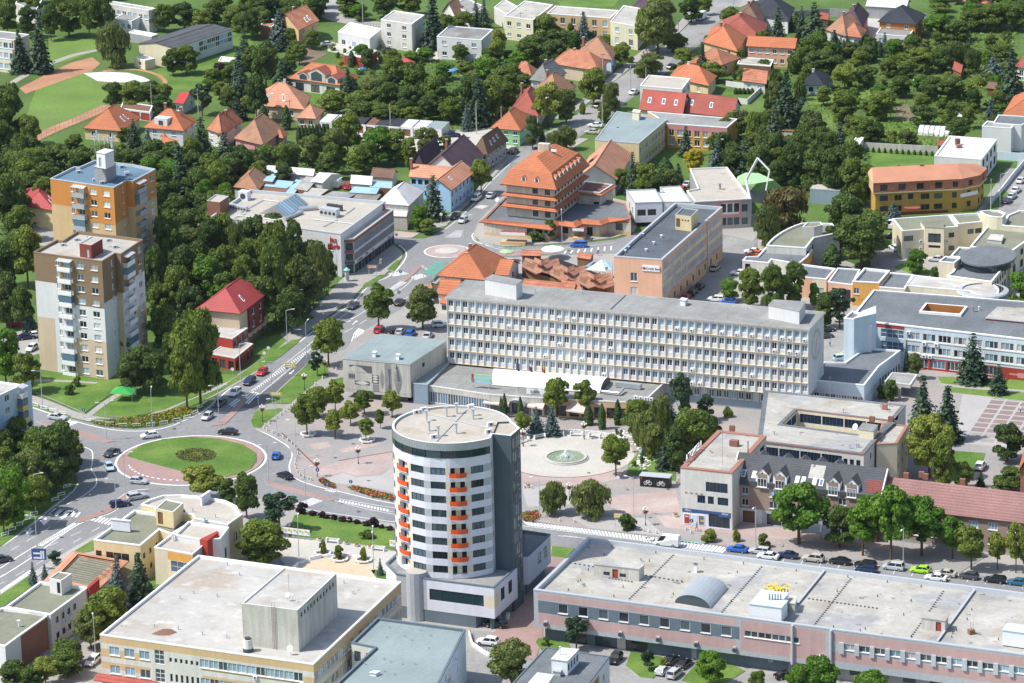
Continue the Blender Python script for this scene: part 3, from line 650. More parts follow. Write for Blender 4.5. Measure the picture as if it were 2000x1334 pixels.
strip('path',[(1830,750),(1900,757),(2060,768)],1.8,ZL+.02,'pavement')
sheet('yard',[(1600,590),(1660,600),(1650,700),(1600,720)],.05,'asphalt_old',skirt=False)
sheet('yard',[(1700,490),(1770,480),(1800,560),(1700,560)],.05,'asphalt_old',skirt=False)
sheet('lawn',[(1640,505),(1680,520),(1720,535),(1700,520),(1660,505)],ZL,'grass_rough')
sheet('lawn',[(1745,522),(1780,535),(1840,540),(1800,520),(1760,515)],ZL,'lawn')
sheet('square',[(1880,770),(2060,780),(2060,880),(1860,865)],ZP,'plaza_light',skirt=False)
o_,ux,uy=G(1880,862,0),None,None
ux=(G(1960,869,0)-o_).normalized();uy=(G(1932,790,0)-G(1885,860,0)).normalized()
NS=0
for i in range(10):
 for j in range(12):
  p=o_+ux*(i*3.5+.3)+uy*(j*3.3+.3);x,y=PX(p)
  if x<1862 or y<771 or x>2015:continue
  mb=MB();z=ZP+.02
  mb.prism([tuple((p+ux*a+uy*b)[:2])for a,b in((0,0),(2.9,0),(2.9,2.5),(0,2.5))],.1,z,('plaza_grey','maroon_wall','plaza_light')[1 if j in(3,4,7,8)else 0]if False else('plaza_grey' if j>8 or j<2 else 'square_brown'))
  q=mb.build('slab',bpy.data.objects['square']);NS+=1
C1=G(373,899,0)
disc('roundabout_rim',C1,16.1,16.6,ZM,'paint_white')
mb=MB();n=56
mb.prism([(C1.x+15.9*math.cos(2*PI*k/n),C1.y+15.9*math.sin(2*PI*k/n))for k in range(n)],0,.17,'kerb_stone','brick_paving');struct('roundabout_island',mb)
sheet('roundabout_lawn',[(248,891),(256,881),(280,867),(320,857),(375,853),(430,857),(475,868),(500,884),(501,900),(490,914),(465,925),(440,931),(405,929),(360,922),(310,909),(270,898)],.30,'lawn')
mb=MB()
for k in range(26):
 if k%2:continue
 t0,t1=math.radians(192+k*3.1),math.radians(192+(k+1)*3.1)
 mb.prism([(C1.x+r*math.cos(t),C1.y+r*math.sin(t))for r,t in((13.4,t0),(13.8,t0),(13.8,t1),(13.4,t1))][::-1],.15,.24,'white_trim')
struct('kerb_blocks',mb)
C2=G(873,491,0)
disc('roundabout_rim',C2,5.55,5.95,ZM,'paint_white')
mb=MB();mb.prism([(C2.x+5.5*math.cos(2*PI*k/n),C2.y+5.5*math.sin(2*PI*k/n))for k in range(n)],0,.12,'kerb_stone','plaza_pink');struct('roundabout_island',mb)
mb=MB();mb.prism([(C2.x+3.0*math.cos(2*PI*k/n),C2.y+3.0*math.sin(2*PI*k/n))for k in range(n)],.1,.22,'kerb_stone','plaza_beige');struct('roundabout_island',mb)
for px in([(70,822),(100,829),(160,841),(226,861),(208,864),(160,853),(110,842)],[(262,960),(246,963),(205,993),(145,1017),(155,1021),(215,1000),(240,985),(258,968)],[(516,939),(530,941),(600,960),(650,972),(660,976),(645,977),(600,968),(540,953),(520,945)],[(412,832),(440,815),(470,780),(478,776),(482,780),(460,808),(440,828)],[(823,515),(829,516),(800,543),(790,550),(782,548),(802,532)],[(925,492),(1000,493),(1090,490),(1095,494),(1000,500),(930,499)]):
 sheet('traffic_island',px,.17,'brick_paving')
sheet('crossing_pad',[(757,451),(765,450),(820,455),(805,464),(765,464)],ZP,'plaza_pink')
mb=MB()
def line(px,w=.16,dash=None,z=ZM,m='paint_white',k=6):
 c=smooth_line([G2(x,y,z)for x,y in px],k);acc=0.0
 for i in range(len(c)-1):
  a,b=c[i],c[i+1];L=(b-a).length
  if L<1e-4:continue
  d=(b-a)/L;n=Vector((-d.y,d.x))*w/2;s=0.0
  while s<L:
   if dash:
    ph=acc%(dash[0]+dash[1]);on=ph<dash[0];st=min(L-s,(dash[0]-ph)if on else(dash[0]+dash[1]-ph))+1e-4
   else:on,st=True,L-s
   if on:
    p,q=a+d*s,a+d*min(L,s+st);mb.face([(*(p-n),z),(*(q-n),z),(*(q+n),z),(*(p+n),z)],m)
   s+=st;acc+=st
def hatch(pa,pb,n,w=.5,m='paint_white'):
 """bars between two lines"""
 A=[G2(x,y,ZM)for x,y in pa];B=[G2(x,y,ZM)for x,y in pb]
 def at(P,t):
  t*=len(P)-1;i=min(int(t),len(P)-2);return P[i].lerp(P[i+1],t-i)
 for k in range(n):
  t=(k+.5)/n;a,b=at(A,t),at(B,t);d=(at(A,min(1,t+.02))-at(A,max(0,t-.02))).normalized()*w/2
  mb.face([(*(a-d),ZM),(*(a+d),ZM),(*(b+d),ZM),(*(b-d),ZM)],m)
def zebra(a,b,c,d,n):
 A,B,C_,D=(G2(*q,ZM)for q in(a,b,c,d))
 for k in range(n):
  t0,t1=(k+.2)/n,(k+.75)/n
  mb.face([(*A.lerp(B,t0),ZM),(*A.lerp(B,t1),ZM),(*D.lerp(C_,t1),ZM),(*D.lerp(C_,t0),ZM)],'paint_white')
E1=[(55,793),(130,818),(200,836),(262,842),(320,836),(365,819),(402,800),(445,762),(500,720)]
line(E1,.3);line([(585,668),(640,625),(688,592),(722,557),(757,541),(779,523),(793,502),(791,489),(779,479)],.3)
line([(500,838),(530,852),(561,871),(571,887),(565,911),(574,932),(612,948),(675,963),(768,983),(900,1000),(1020,1017)],.3)
line([(152,945),(140,962),(100,994),(50,1034),(0,1069),(-40,1092)],.3)
line([(598,714),(550,757),(515,792),(498,812)],.25)
line([(165,873),(180,882),(180,905),(178,915),(188,934),(185,950),(160,970),(130,985)],.25)
line([(0,1110),(60,1072),(120,1040),(155,1022),(205,996),(248,962),(290,955)],.25)
line([(0,1128),(60,1090),(150,1026),(220,1000),(258,968)],.25)
for off in((0,1090),(-14,1076)):
 pass
line([(-10,1094),(50,1058),(100,1028),(135,1004)],.14,(3,3));line([(-10,1146),(60,1108),(115,1076),(170,1044),(230,1008)],.14,(3,4));line([(55,1087),(120,1055),(165,1035)],.14,(3,4))
line([(480,772),(520,742),(560,708),(598,678),(640,640),(690,602)],.16);line([(500,776),(540,742),(575,713),(600,688),(640,652),(690,622)],.16)
line([(690,622),(740,590),(790,560),(812,536)],.16);line([(640,664),(690,640),(740,610),(800,578)],.16,(4,3))
line([(870,447),(890,432),(925,398),(950,364),(985,330),(1010,306)],.18);line([(948,436),(985,395),(1012,362),(1045,328)],.18)
line([(960,500),(1010,506)],.16);line([(942,476),(985,488),(1060,486),(1130,482),(1200,474)],.16)
line([(925,455),(922,462),(934,474),(985,485)],.25)
line([(690,985),(800,1005),(1000,1033),(1150,1052)],.14,(3,4));line([(582,992),(660,1004),(768,1019),(900,1036),(1075,1062)],.2)
line([(650,976),(700,990),(768,1004),(860,1016)],.16);line([(662,974),(720,984),(800,996),(900,1008)],.16)
line([(1090,1046),(1250,1062),(1400,1078)],.16)
for(x,y,a)in((88,1016,1),(58,1036,1)):
 p=G2(x,y,ZM);d=(G2(x-3,y+12,ZM)-p).normalized();n=Vector((-d.y,d.x))
 mb.face([(*(p+n*1.1),ZM),(*(p-n*1.1),ZM),(*(p+d*3.2),ZM)],'paint_white');mb.face([(*(p-d*1.6+n*.25),ZM),(*(p-d*1.6-n*.25),ZM),(*(p-n*.25),ZM),(*(p+n*.25),ZM)],'paint_white')
for(x,y,x2,y2)in((575,722,566,730),(682,628,690,620),(688,634,698,626),(8,1122,-4,1129),(655,1040,640,1038)):
 p=G2(x,y,ZM);d=(G2(x2,y2,ZM)-p).normalized();n=Vector((-d.y,d.x))
 mb.face([(*(p+n*.12),ZM),(*(p-n*.12),ZM),(*(p+d*2.4-n*.12),ZM),(*(p+d*2.4+n*.12),ZM)],'paint_white')
 mb.face([(*(p+d*2.4+n*.45),ZM),(*(p+d*2.4-n*.45),ZM),(*(p+d*3.6),ZM)],'paint_white')
zebra((92,1003),(124,1014),(156,1000),(104,992),3)
zebra((96,1003),(152,1011),(160,1001),(110,993),7)
zebra((176,1016),(214,1026),(226,1016),(190,1007),6)
zebra((107,829),(148,822),(152,826),(115,836),5)if False else None
hatch([(108,828),(120,838)],[(140,820),(152,826)],4,.5)
hatch([(60,838),(62,858)],[(78,840),(80,860)],5,.6)
hatch([(70,1065),(145,1020)],[(82,1067),(152,1024)],24,.4)
hatch([(0,1153),(60,1112)],[(2,1160),(62,1118)],16,.6)
hatch([(470,783),(486,790)],[(490,762),(507,768)],4,.5);hatch([(445,790),(462,797)],[(462,778),(480,785)],4,.5)
zebra((757,534),(770,540),(800,535),(784,529),5);zebra((800,541),(812,547),(836,540),(822,534),5)
hatch([(757,566),(782,548)],[(766,568),(796,551)],9,.4)
hatch([(486,765),(600,683)],[(490,769),(604,687)],30,.35)
hatch([(868,464),(890,450)],[(900,464),(905,450)],6,.35)
zebra((682,675),(704,692),(714,660),(690,652),7);hatch([(690,652),(700,640)],[(708,660),(712,645)],6,.5)
zebra((925,405),(942,408),(955,402),(938,400),5)
zebra((633,958),(652,962),(665,958),(645,954),5);zebra((575,985),(606,988),(632,978),(610,972),7)
hatch([(662,976),(760,995)],[(660,979),(760,1000)],16,.5)
hatch([(1020,1018),(1300,1052)],[(1030,1026),(1300,1061)],42,.5);hatch([(1330,1056),(1425,1070)],[(1325,1068),(1412,1080)],14,.5)
line([(1020,1027),(1150,1043),(1270,1058)],.2);zebra((1262,1048),(1292,1052),(1290,1062),(1255,1058),6)
line([(1328,1057),(1370,1062)],1.0,m='paint_mint')
hatch([(1100,490),(1200,480)],[(1095,496),(1200,488)],8,.4)
for k in range(15):
 x=1500+k*36;a=G2(x,1080+k*3.9,ZM);b=G2(x-8,1094+k*3.9,ZM);d=(b-a).normalized();n=Vector((-d.y,d.x))*.06
 mb.face([(*(a-n),ZM),(*(b-n),ZM),(*(b+n),ZM),(*(a+n),ZM)],'paint_white')
for(x,y)in((1625,645),(1640,690)):
 p=G(x,y,ZM)
 for s in(0,2.2):mb.face([p+Vector((s,0,0)),p+Vector((s+.3,0,0)),p+Vector((s+2.3,4,0)),p+Vector((s+2,4,0))],'paint_yellow')
line([(1022,458),(1045,455),(1060,470)],.12,m='paint_yellow');line([(768,462),(790,456),(820,460)],.12,m='paint_yellow')
struct('road_marking',mb)
for x,y in((690,868),(655,895),(720,940),(1150,925),(1226,958),(1270,1012),(1305,957),(1170,1000),(590,850),(560,720),(640,655),(480,880),(340,838),(200,1000),(120,1050),(700,1000),(900,1015),(1110,490),(1000,375)):
 disc('manhole_cover',G(x,y,0),0,.42,ZP+.03,'asphalt_patch',n=12)
def text(root,s,pos,ang,size,m,name='lettering',out=.06,tilt=PI/2,align='CENTER'):
 c=bpy.data.curves.new(name,'FONT');c.body=s;c.size=size;c.extrude=out/2;c.align_x=align;c.resolution_u=2;c.space_line=.85
 t=bpy.data.objects.new('tmp_text',c);COL.objects.link(t);bpy.context.view_layer.update()
 me=bpy.data.meshes.new_from_object(t.evaluated_get(bpy.context.evaluated_depsgraph_get()));bpy.data.objects.remove(t);bpy.data.curves.remove(c)
 me.materials.clear();me.materials.append(MATS[m]);me.name=name
 o=link(name,me,root,Vector(pos)-wloc(root),kind='stuff');o.rotation_euler=(tilt,0,ang);return o
class Wall:
 """a point on a wall: fraction along A-B, height, distance out"""
 def __init__(s,A,B):s.A,s.B=Vector(A[:2]),Vector(B[:2]);s.d=(s.B-s.A);s.L=s.d.length;s.d.normalize();s.n=Vector((s.d.y,-s.d.x));s.ang=math.atan2(s.d.y,s.d.x)
 def at(s,f,z,out=0.0):p=s.A+s.d*(s.L*f)+s.n*out;return Vector((p.x,p.y,z))
 def slab(s,mb,f0,f1,z0,z1,out,m,back=0.0):
  a,b,c,d=s.at(f0,z0,out),s.at(f1,z0,out),s.at(f1,z1,out),s.at(f0,z1,out);o=-Vector((s.n.x,s.n.y,0))*(out-back)
  mb.face([a,b,c,d],m);mb.face([d,c,c+o,d+o],m);mb.face([b,a,a+o,b+o],m);mb.face([a,d,d+o,a+o],m);mb.face([c,b,b+o,c+o],m)
def solid(root,name,w,f0,f1,z0,z1,out,m,back=0.0,kind=None):
 mb=MB();w.slab(mb,f0,f1,z0,z1,out,m,back);return mb.build(name,root,kind=kind)
def ac_on(root,w,f,z,sz=(.8,.3,.6),m='white_metal'):
 mb=MB();p=w.at(f,z,sz[1]/2+.05);mb.box(p,sz,m,w.ang);q=w.at(f,z+sz[2]/2,sz[1]+.06);n=Vector((w.n.x,w.n.y,0))
 mb.tube(q,q+n*.02,sz[2]*.36,'dark_trim',n=8);return mb.build('cooling_unit',root)
def fl(n,h0,dh,hh):return[(h0+dh*k,hh)for k in range(n)]
p=pts2([(873,579),(1579,642),(1609,609),(910,547)],20.6)
T=thing('office_block','long white office block with rows of narrow windows and a grey felt roof','office block',centre(p))
mb=MB();W0=Wall(p[0],p[1]);NB,ZB,FH=49,4.7,3.12
pq=inset(p,1.3);facade(T,mb,pq[0],pq[1],0,ZB,'bluegrey_wall',[(24,1.3,[(2.2,1.7)],'white2',.5,1)])
for i in(1,2,3):facade(T,mb,pq[i],pq[(i+1)%4],0,ZB,'bluegrey_wall' if i!=1 else 'maroon_wall')
mb.face([(*v,ZB)for v in reversed(p)],'offwhite_trim')
ops=[]
for r in range(5):
 for k in range(NB):
  run_=R_.choice(('office2','office2','office2','blue2','blue2' if k>18 else 'office2','pale2'))if k%3==0 and R_.random()<.8 else run_ if k else 'office2'
  st='blue1' if(r==4 and k>28)else run_ if R_.random()<.88 else 'office2'
  ops.append(((k+.5)/NB,1.15+FH*r,1.22,1.5,st))
facade(T,mb,p[0],p[1],ZB,20.6,'white_wall',ops=ops,depth=.12)
facade(T,mb,p[1],p[2],ZB,20.6,'white_wall');facade(T,mb,p[2],p[3],ZB,20.6,'white_wall',[(24,1.5,fl(5,1,FH,1.5),'office2')]);facade(T,mb,p[3],p[0],ZB,20.6,'white_wall')
mb.build('wall',T)
fm=MB();fm.box((0,0,0),(.12,.3,15.7),'white_wall');fo=None
for k in range(NB+1):
 q=W0.at(k/NB,ZB,.15)
 if fo is None:o=fo=link('fin',bpy.data.meshes.new('fin'),T);me=o.data;me.from_pydata(fm.v,[],fm.f);me.materials.append(MATS['white_wall'])
 else:o=fo.copy();COL.objects.link(o)
 o.location=q-wloc(T);o.rotation_euler=(0,0,W0.ang)
for r in range(6):solid(T,'ledge',W0,0,1,ZB+FH*r-.02+(.05 if r==0 else 0),ZB+FH*r+.14,.36,'ochre_trim')
for r,ks in((4,(15,17,31,33,35,37,39,41,43,45,46,48)),(3,(8,19,42,44,46,47)),(2,(15,22,38,45)),(1,(13,18,33,41)),(0,(21,33,34,40,46,47))):
 for k in ks:ac_on(T,W0,(k+.5)/NB,ZB+FH*r+.35)
W1=Wall(p[1],p[2])
mb=MB()
for k in range(40):
 t=2*PI*k/40;t2=2*PI*(k+.8)/40
 if k%8==7:continue
 mb.face([W1.at(.5+.30*math.cos(t),15+3.6*math.sin(t),.02),W1.at(.5+.30*math.cos(t2),15+3.6*math.sin(t2),.02),W1.at(.5+.23*math.cos(t2),15+2.7*math.sin(t2),.02),W1.at(.5+.23*math.cos(t),15+2.7*math.sin(t),.02)][::-1],'grey_trim')
for(a,b,c,d,w)in((.45,13,.52,16.4,.05),(.52,16.2,.58,17.0,.05),(.50,15.6,.60,15.9,.025),(.48,14.4,.59,14.5,.025),(.45,13,.42,12.6,.03),(.47,13.2,.56,12.8,.03),(.45,13.6,.38,15.8,.02)):
 mb.face([W1.at(a,b,.02),W1.at(a+w,b,.02),W1.at(c+w,d,.02),W1.at(c,d,.02)],'grey_trim')
mb.build('emblem',T)
q=inset(p,.3);mb=MB();mb.face([(*v,20.55)for v in inset(p,-.35)],'felt_grey');mb.build('roof',T)
mb=MB();mb.prism(inset(p,-.36),20.2,20.53,'offwhite_trim',topz=False);mb.build('fascia',T)
box_on(T,'stair_head',[(947,545),(1008,556),(1020,548),(962,537)],24.2,20.5,'white_wall','felt_grey')
box_on(T,'stair_head',[(1501,596),(1561,608),(1573,590),(1512,586)],23.6,20.5,'white_wall','felt_grey')
box_on(T,'vent_box',[(1328,586),(1338,588),(1343,584),(1332,582)],21.8,20.5,'white_wall')
mb=MB()
a,b=G(1193,604,20.58),G(1222,577,20.58);d=(b-a).normalized();n=Vector((-d.y,d.x,0))*.14
mb.prism([tuple(v[:2])for v in(a-n,a+n,b+n,b-n)][::-1],20.5,20.62,'dark_trim');mb.build('roof_joint',T)
for x,y in((962,570),(1045,572),(1137,574),(1150,590),(1080,580),(1420,622),(1460,605)):pipe(T,x,y,20.5,.7,.07)
aerial(T,962,560,20.5,6);aerial(T,1138,575,20.5,3)
pz=4.45
p=[*pts2([(834,752),(955,770),(1060,777),(1255,787)],pz),*pts2([(1304,741),(1190,728),(878,708)],pz)]
T=thing('entrance_wing','low grey-roofed wing of shops and a restaurant at the foot of the office block','restaurant wing',centre(p))
flat('','','',None,pz,'concrete_wall','felt_grey','offwhite_trim',.15,.3,poly=p,root=T,E={0:[(6,2.6,[(.5,2.6)],'bigw')],1:[(5,2.0,[(.3,2.5)],'dark2')],2:[(8,2.2,[(.4,2.5)],'brown2')]},bands={2:[(0,1,0,4.4,'sand_wall')]})
a0,a1,b1,b0=(G(*v,pz)for v in((961,752),(1172,768),(1192,744),(966,727)))
mb=MB();n=10;prev=None
for k in range(n+1):
 t=PI*k/n;u=.5-.5*math.cos(t);z=1.9*math.sin(t)
 r=(a0.lerp(b0,u)+Vector((0,0,z)),a1.lerp(b1,u)+Vector((0,0,z)))
 if prev:mb.face([prev[0],prev[1],r[1],r[0]],'membrane_white')
 prev=r
E0=[a0.lerp(b0,.5-.5*math.cos(PI*k/n))+Vector((0,0,1.9*math.sin(PI*k/n)))for k in range(n+1)]
E1=[a1.lerp(b1,.5-.5*math.cos(PI*k/n))+Vector((0,0,1.9*math.sin(PI*k/n)))for k in range(n+1)]
mb.face(E0,'grey_wall');mb.face(E1[::-1],'dark_trim');mb.build('vaulted_roof',T,smooth=True)
WW=Wall(p[1],p[2])
for q4 in(((954,763),(1009,769),(996,792),(943,786)),((1039,772),(1070,776),(1060,798),(1029,793)),((1112,781),(1147,785),(1140,806),(1105,801))):
 P=[G(*q,z)for q,z in zip(q4,(4.0,4.0,2.5,2.5))];e=Vector((0,0,-.3));mb=MB();mb.face([P[3],P[2],P[1],P[0]],'awning_beige');mb.face([P[0],P[1],P[2],P[3]],'awning_beige');mb.face([P[3]+e,P[2]+e,P[2],P[3]],'awning_beige');mb.face([v+Vector((0,0,.03))for v in(P[0].lerp(P[3],.13),P[1].lerp(P[2],.13),P[1],P[0])],'red_wall');mb.build('awning',T)
for(x,y)in((1018,786),(1172,792)):
 c=G(x,y,2.5);mb=MB();pr=None
 for k in range(9):
  t=PI*k/8;v=Vector((math.cos(t)*1.9,0,math.sin(t)*1.5));v=Vector((v.x*.92,v.x*-.39,v.z));r=(c+v,c+v+Vector((-1.2,-2.8,0)))
  if pr:mb.face([pr[0],pr[1],r[1],r[0]],'galvanised')
  pr=r
 mb.build('porch_roof',T)
cs=G(1046,765,5.0);mb=MB();mb.box((cs.x,cs.y,4.4),(4.2,.2,1.2),'white_trim',WW.ang);mb.build('sign_panel',T);text(T,'CAFE',WW.at(0,0)*0+Vector((cs.x-.2,cs.y-.14,4.7)),WW.ang,.9,'dark_trim')
for x in(1242,1252,1262,1272):unit(T,x,779+(x-1242)*.12,pz,(.9,.4,.7))
mb=MB();a=G(1175,764,pz+.5);b=G(1210,768,pz+.5);mb.tube(a,b,.3,'zinc');mb.tube(b,G(1218,758,pz+.8),.35,'zinc');c=G(1228,757,pz);mb.box(c,(6,1.2,1.1),'zinc',-.4);mb.build('air_duct',T)
mb=MB();w=Wall(G2(921,731,pz+3),G2(961,735,pz+3))
for k,m in enumerate(('sheet_blue','green_wall','sheet_blue','green_wall')):w.slab(mb,.12,1,5.6+k*.5,6.1+k*.5,.1,m,-.1)
w.slab(mb,0,.12,5.6,7.6,.1,'red_wall',-.1)
for f in(.1,.9):mb.tube(w.at(f,4.4),w.at(f,5.7),.06,'steel');mb.tube(w.at(f,4.4,1.6),w.at(f,7),.05,'steel')
mb.build('advertising_board',T)
p=pts2([(669,699),(801,711),(872,665),(743,652)],9.6)
T=thing('culture_hall','windowless concrete hall with a dark abstract relief on its front wall','hall',centre(p))
mb=MB()
for i in range(4):facade(T,mb,p[i],p[(i+1)%4],1.6,9.6,'concrete_wall',ops=[(.36,5.3,1.4,1.0,'hole')]if i==1 else())
mb.face([(*v,1.6)for v in reversed(p)],'grey_wall');q=inset(p,1.6)
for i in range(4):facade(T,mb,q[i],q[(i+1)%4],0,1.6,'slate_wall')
mb.build('wall',T)
W=Wall(p[0],p[1])
mb=MB()
hp=[v.lerp(u,.0)for v,u in()]
A,B,C_,D=(Vector(v)for v in inset(p,-.1));m1,m2=A.lerp(B,.47),D.lerp(C_,.49)
mb.face([(*A,9.66),(*m1,9.72),(*m2,9.72),(*D,9.66)],'felt_teal');mb.build('roof',T)
mb=MB();mb.face([(*m1,9.72),(*B,9.66),(*C_,9.66),(*m2,9.72)],'felt_teal');mb.build('roof',T)
mb=MB();mb.prism([tuple(v)for v in(A,B,C_,D)],9.45,9.65,'offwhite_trim',topz=False);mb.build('fascia',T)
def lens(mb,w,f0,f1,z0,z1,m,out,n=10,half=0):
 up=[];dn=[]
 for k in range(n+1):
  t=k/n;b=math.sin(PI*t)
  if f1-f0>(z1-z0)/w.L:
   f=f0+(f1-f0)*t;up.append(w.at(f,(z0+z1)/2+(z1-z0)/2*b,out));dn.append(w.at(f,(z0+z1)/2-(z1-z0)/2*b,out))
  else:
   z=z0+(z1-z0)*t;fc=(f0+f1)/2;up.append(w.at(fc-(f1-f0)/2*b,z,out));dn.append(w.at(fc+(0 if half else(f1-f0)/2)*b,z,out))
 pl=dn+up[::-1];mb.face(pl,m)
mb=MB()
mb.face([W.at(f,z,.05)for f,z in((.10,8.2),(.10,7.6),(.18,8.15),(.28,7.7),(.36,6.6),(.43,6.5),(.43,8.2))],'asphalt_patch')
mb.face([W.at(f,z,.04)for f,z in((.10,6.6),(.36,6.55),(.28,7.65),(.18,8.1),(.10,7.5))],'concrete_wall')
W.slab(mb,.17,.39,3.6,4.5,.04,'asphalt_patch');lens(mb,W,.175,.385,3.62,4.48,'pale_wall',.06)
for k in range(4):lens(mb,W,.08+.025*k,.10+.025*k,4.7,6.3,'asphalt_patch',.05)
W.slab(mb,.43,.53,4.2,6.2,.04,'asphalt_patch')
for z in(4.35,5.0,5.6):lens(mb,W,.435,.525,z,z+.55,'pale_wall',.06)
W.slab(mb,.44,.53,2.2,4.0,.03,'felt_grey');lens(mb,W,.55,.61,3.0,7.6,'felt_grey',.04);W.slab(mb,.62,.72,2.2,9.2,.02,'felt_grey')
mb.face([W.at(f,z,.06)for f,z in((.67,7.9),(.71,7.9),(.695,5.5),(.71,3.2),(.67,3.2),(.685,5.5))][::-1],'asphalt_patch')
mb.face([W.at(f,z,.06)for f,z in((.78,8.2),(.80,9.2),(.815,8.4),(.84,6),(.845,5.2),(.81,5.2),(.80,8.0))][::-1],'asphalt_patch')
lens(mb,W,.76,.87,1.9,9.0,'felt_grey',.03)
mb.build('relief',T)
solid(T,'groove',W,.02,.99,2.25,2.33,.03,'grey_wall')
for x,y in((730,692),(776,697)):box_on(T,'roof_vent',[(x-3,y-3),(x+3,y-2),(x+6,y-5),(x,y-6)],10.7,9.6,'white_metal')
flat('link_building','low grey-green link with a sloping roof between hall and office block','link building',[(806,748),(835,751),(885,700),(868,690)],5.0,'bluegrey_wall','felt_teal','grey_trim',.1,.2)
T,p=flat('bank_building','peach and yellow four-storey bank building with a dark flat roof','office building',[(1199,500),(1293,507),(1411,404),(1318,396)],13.6,'peach_wall','felt_dark','galvanised',.8,.5,E={0:[(1,1.7,[(4.0,2.2),(7.6,2.2)],'white2',.32,.5)],1:[(34,1.15,[(4.6,1.9),(7.6,1.9),(10.6,1.9)],'white2',.01,.71),(13,1.15,[(4.6,1.9),(7.6,1.9),(10.6,1.9)],'white2',.76,.99),(9,1.0,[(1.2,1.6)],'brown1',.05,.95)]},bands={1:[(0,1,3.3,4.4,'rose_wall'),(0,1,6.3,7.5,'yellow_wall'),(0,1,9.4,10.5,'yellow_wall'),(0,1,.2,3.2,'sand_wall'),(0,.55,.2,4.4,'peach_wall')]})
W=Wall(p[0],p[1]);solid(T,'sign_panel',W,.59,.95,10.5,11.9,.2,'white_trim');text(T,'UniCredit Bank',W.at(.78,10.9,.22),W.ang,.78,'dark_trim');mb=MB();c=W.at(.63,11.2,.23);mb.tube(c,c+Vector((W.n.x,W.n.y,0))*.03,.3,'red_wall',n=10);mb.build('logo_disc',T)
W=Wall(p[1],p[2]);mb=MB();mb.tube(W.at(.735,0,.2),W.at(.735,14.2,.2),.16,'galvanised');mb.build('drainpipe',T)
for f,z in((.16,9.6),(.05,9.0),(.3,9.5),(.2,6.5),(.38,6.4),(.06,3.6),(.27,3.4),(.8,9.5),(.9,6.4),(.77,3.4),(.47,3.2)):ac_on(T,W,f,z)
box_on(T,'stair_head',[(1319,419),(1350,423),(1364,409),(1333,405)],16.8,12.9,'yellow_wall','felt_dark',{0:[(1,1.3,[(.8,2.2)],'browndoor',.05,.3),(3,.45,[(2.4,.5)],'slot',.35,.9)]},.25,'galvanised')
for x,y in((1297,421),(1271,445),(1255,461),(1227,486),(1221,493),(1292,464),(1277,477),(1262,491),(1348,452)):pipe(T,x,y,12.85,.55,.22,'white_metal')
T,p=flat('shopping_gallery','white two-storey shopping gallery with a beige roof and a red sign','shopping centre',[(412,422),(665,457),(753,393),(488,370)],11.2,'white_wall','felt_beige','galvanised',.8,.5,E={0:[(2,2.4,[(5.2,3.6)],'dark2',.28,.42),(1,4.5,[(5.6,3.0)],'dark2',.73,.87),(1,1.6,[(6.6,1.7)],'white1',.89,.95)]})
W=Wall(p[1],p[2]);SG=T
pr=[tuple(W.at(.07,0,0)[:2]),tuple(W.at(.10,0,2.3)[:2]),tuple(W.at(.985,0,2.3)[:2]),tuple(W.at(.985,0,0)[:2])]
flat('','','',None,9.3,'grey_wall','felt_beige','galvanised',.3,.3,poly=pr,root=T,E={0:[(1,1.8,[(.3,2.3),(3.6,1.8),(6.2,2.0)],'band5',.05,.95)],1:[(12,2.4,[(.2,2.2)],'dark2'),(11,2.6,[(3.6,1.9)],'curtwall',0,1),(11,2.6,[(6.0,2.1)],'curtwall',0,1)],2:[(1,1.6,[(.3,7)],'dark1')]},bands={1:[(0,1,2.6,3.5,'white_wall'),(0,1,5.5,6.0,'white_wall'),(0,1,8.3,9.3,'brick_wall')],0:[(0,1,8.3,9.3,'brick_wall'),(0,1,5.6,6.1,'red_wall'),(0,1,2.7,3.4,'teal_cladding')]})
W2=Wall(pr[1],pr[2])
for f,s,m in((.13,'dm drogerie','red_wall'),(.3,'NKD','dark_trim'),(.45,'dats','teal_cladding'),(.86,'park','red_wall')):text(T,s,W2.at(f,2.8,.05),W2.ang,.7,m)
W=Wall(p[0],p[1]);text(T,'jas\npark',W.at(.945,8.9,.12),W.ang,2.0,'sheet_red',out=.25)
W=Wall(p[1],p[2]);text(T,'jas\npark',W.at(.95,10.2,.12),W.ang,1.0,'sheet_red',out=.2)
r=[G(*v,10.6)for v in((508,416),(560,423),(602,398),(555,392))];up=Vector((0,0,2.3));rd0,rd1=(r[0]+r[1])/2+up,(r[2]+r[3])/2+up
mb=MB();base=[v-Vector((0,0,.6))for v in r]
for i in range(4):mb.face([base[i],base[(i+1)%4],r[(i+1)%4],r[i]],'zinc')
mb.face([r[0],r[1],rd0],'grey_wall');mb.face([r[2],r[3],rd1],'grey_wall');mb.build('skylight_base',T)
for sd,(a,b)in enumerate(((r[1],r[2]),(r[3],r[0]))):
 c,d=(rd1,rd0)if sd==0 else(rd0,rd1)
 for k in range(9):
  t0,t1=k/9+.008,(k+1)/9-.008;mb=MB();mb.face([a.lerp(b,t0),a.lerp(b,t1),d.lerp(c,t1),d.lerp(c,t0)],'blind_blue');mb.build('pane',T)
mb=MB();a,b=G(585,408,11),G(620,405,11);mb.tube(a,b,.7,'zinc');mb.tube(G(556,428,10.9),G(590,414,10.9),.5,'zinc');mb.build('air_duct',T)
for k in range(4):unit(T,632+k*8,420+k*1.2,10.4,(1.3,2.4,2.1),-.38,'galvanised','ventilation_unit')
for k in range(3):unit(T,645+k*9,409+k*1.3,10.4,(1.6,.9,1.5),-.38,'dark_trim','ventilation_unit')
for k in range(9):unit(T,438+k*5.2,405+k*.9,10.4,(.9,1.6,1.2),-.38,'galvanised','ventilation_unit')
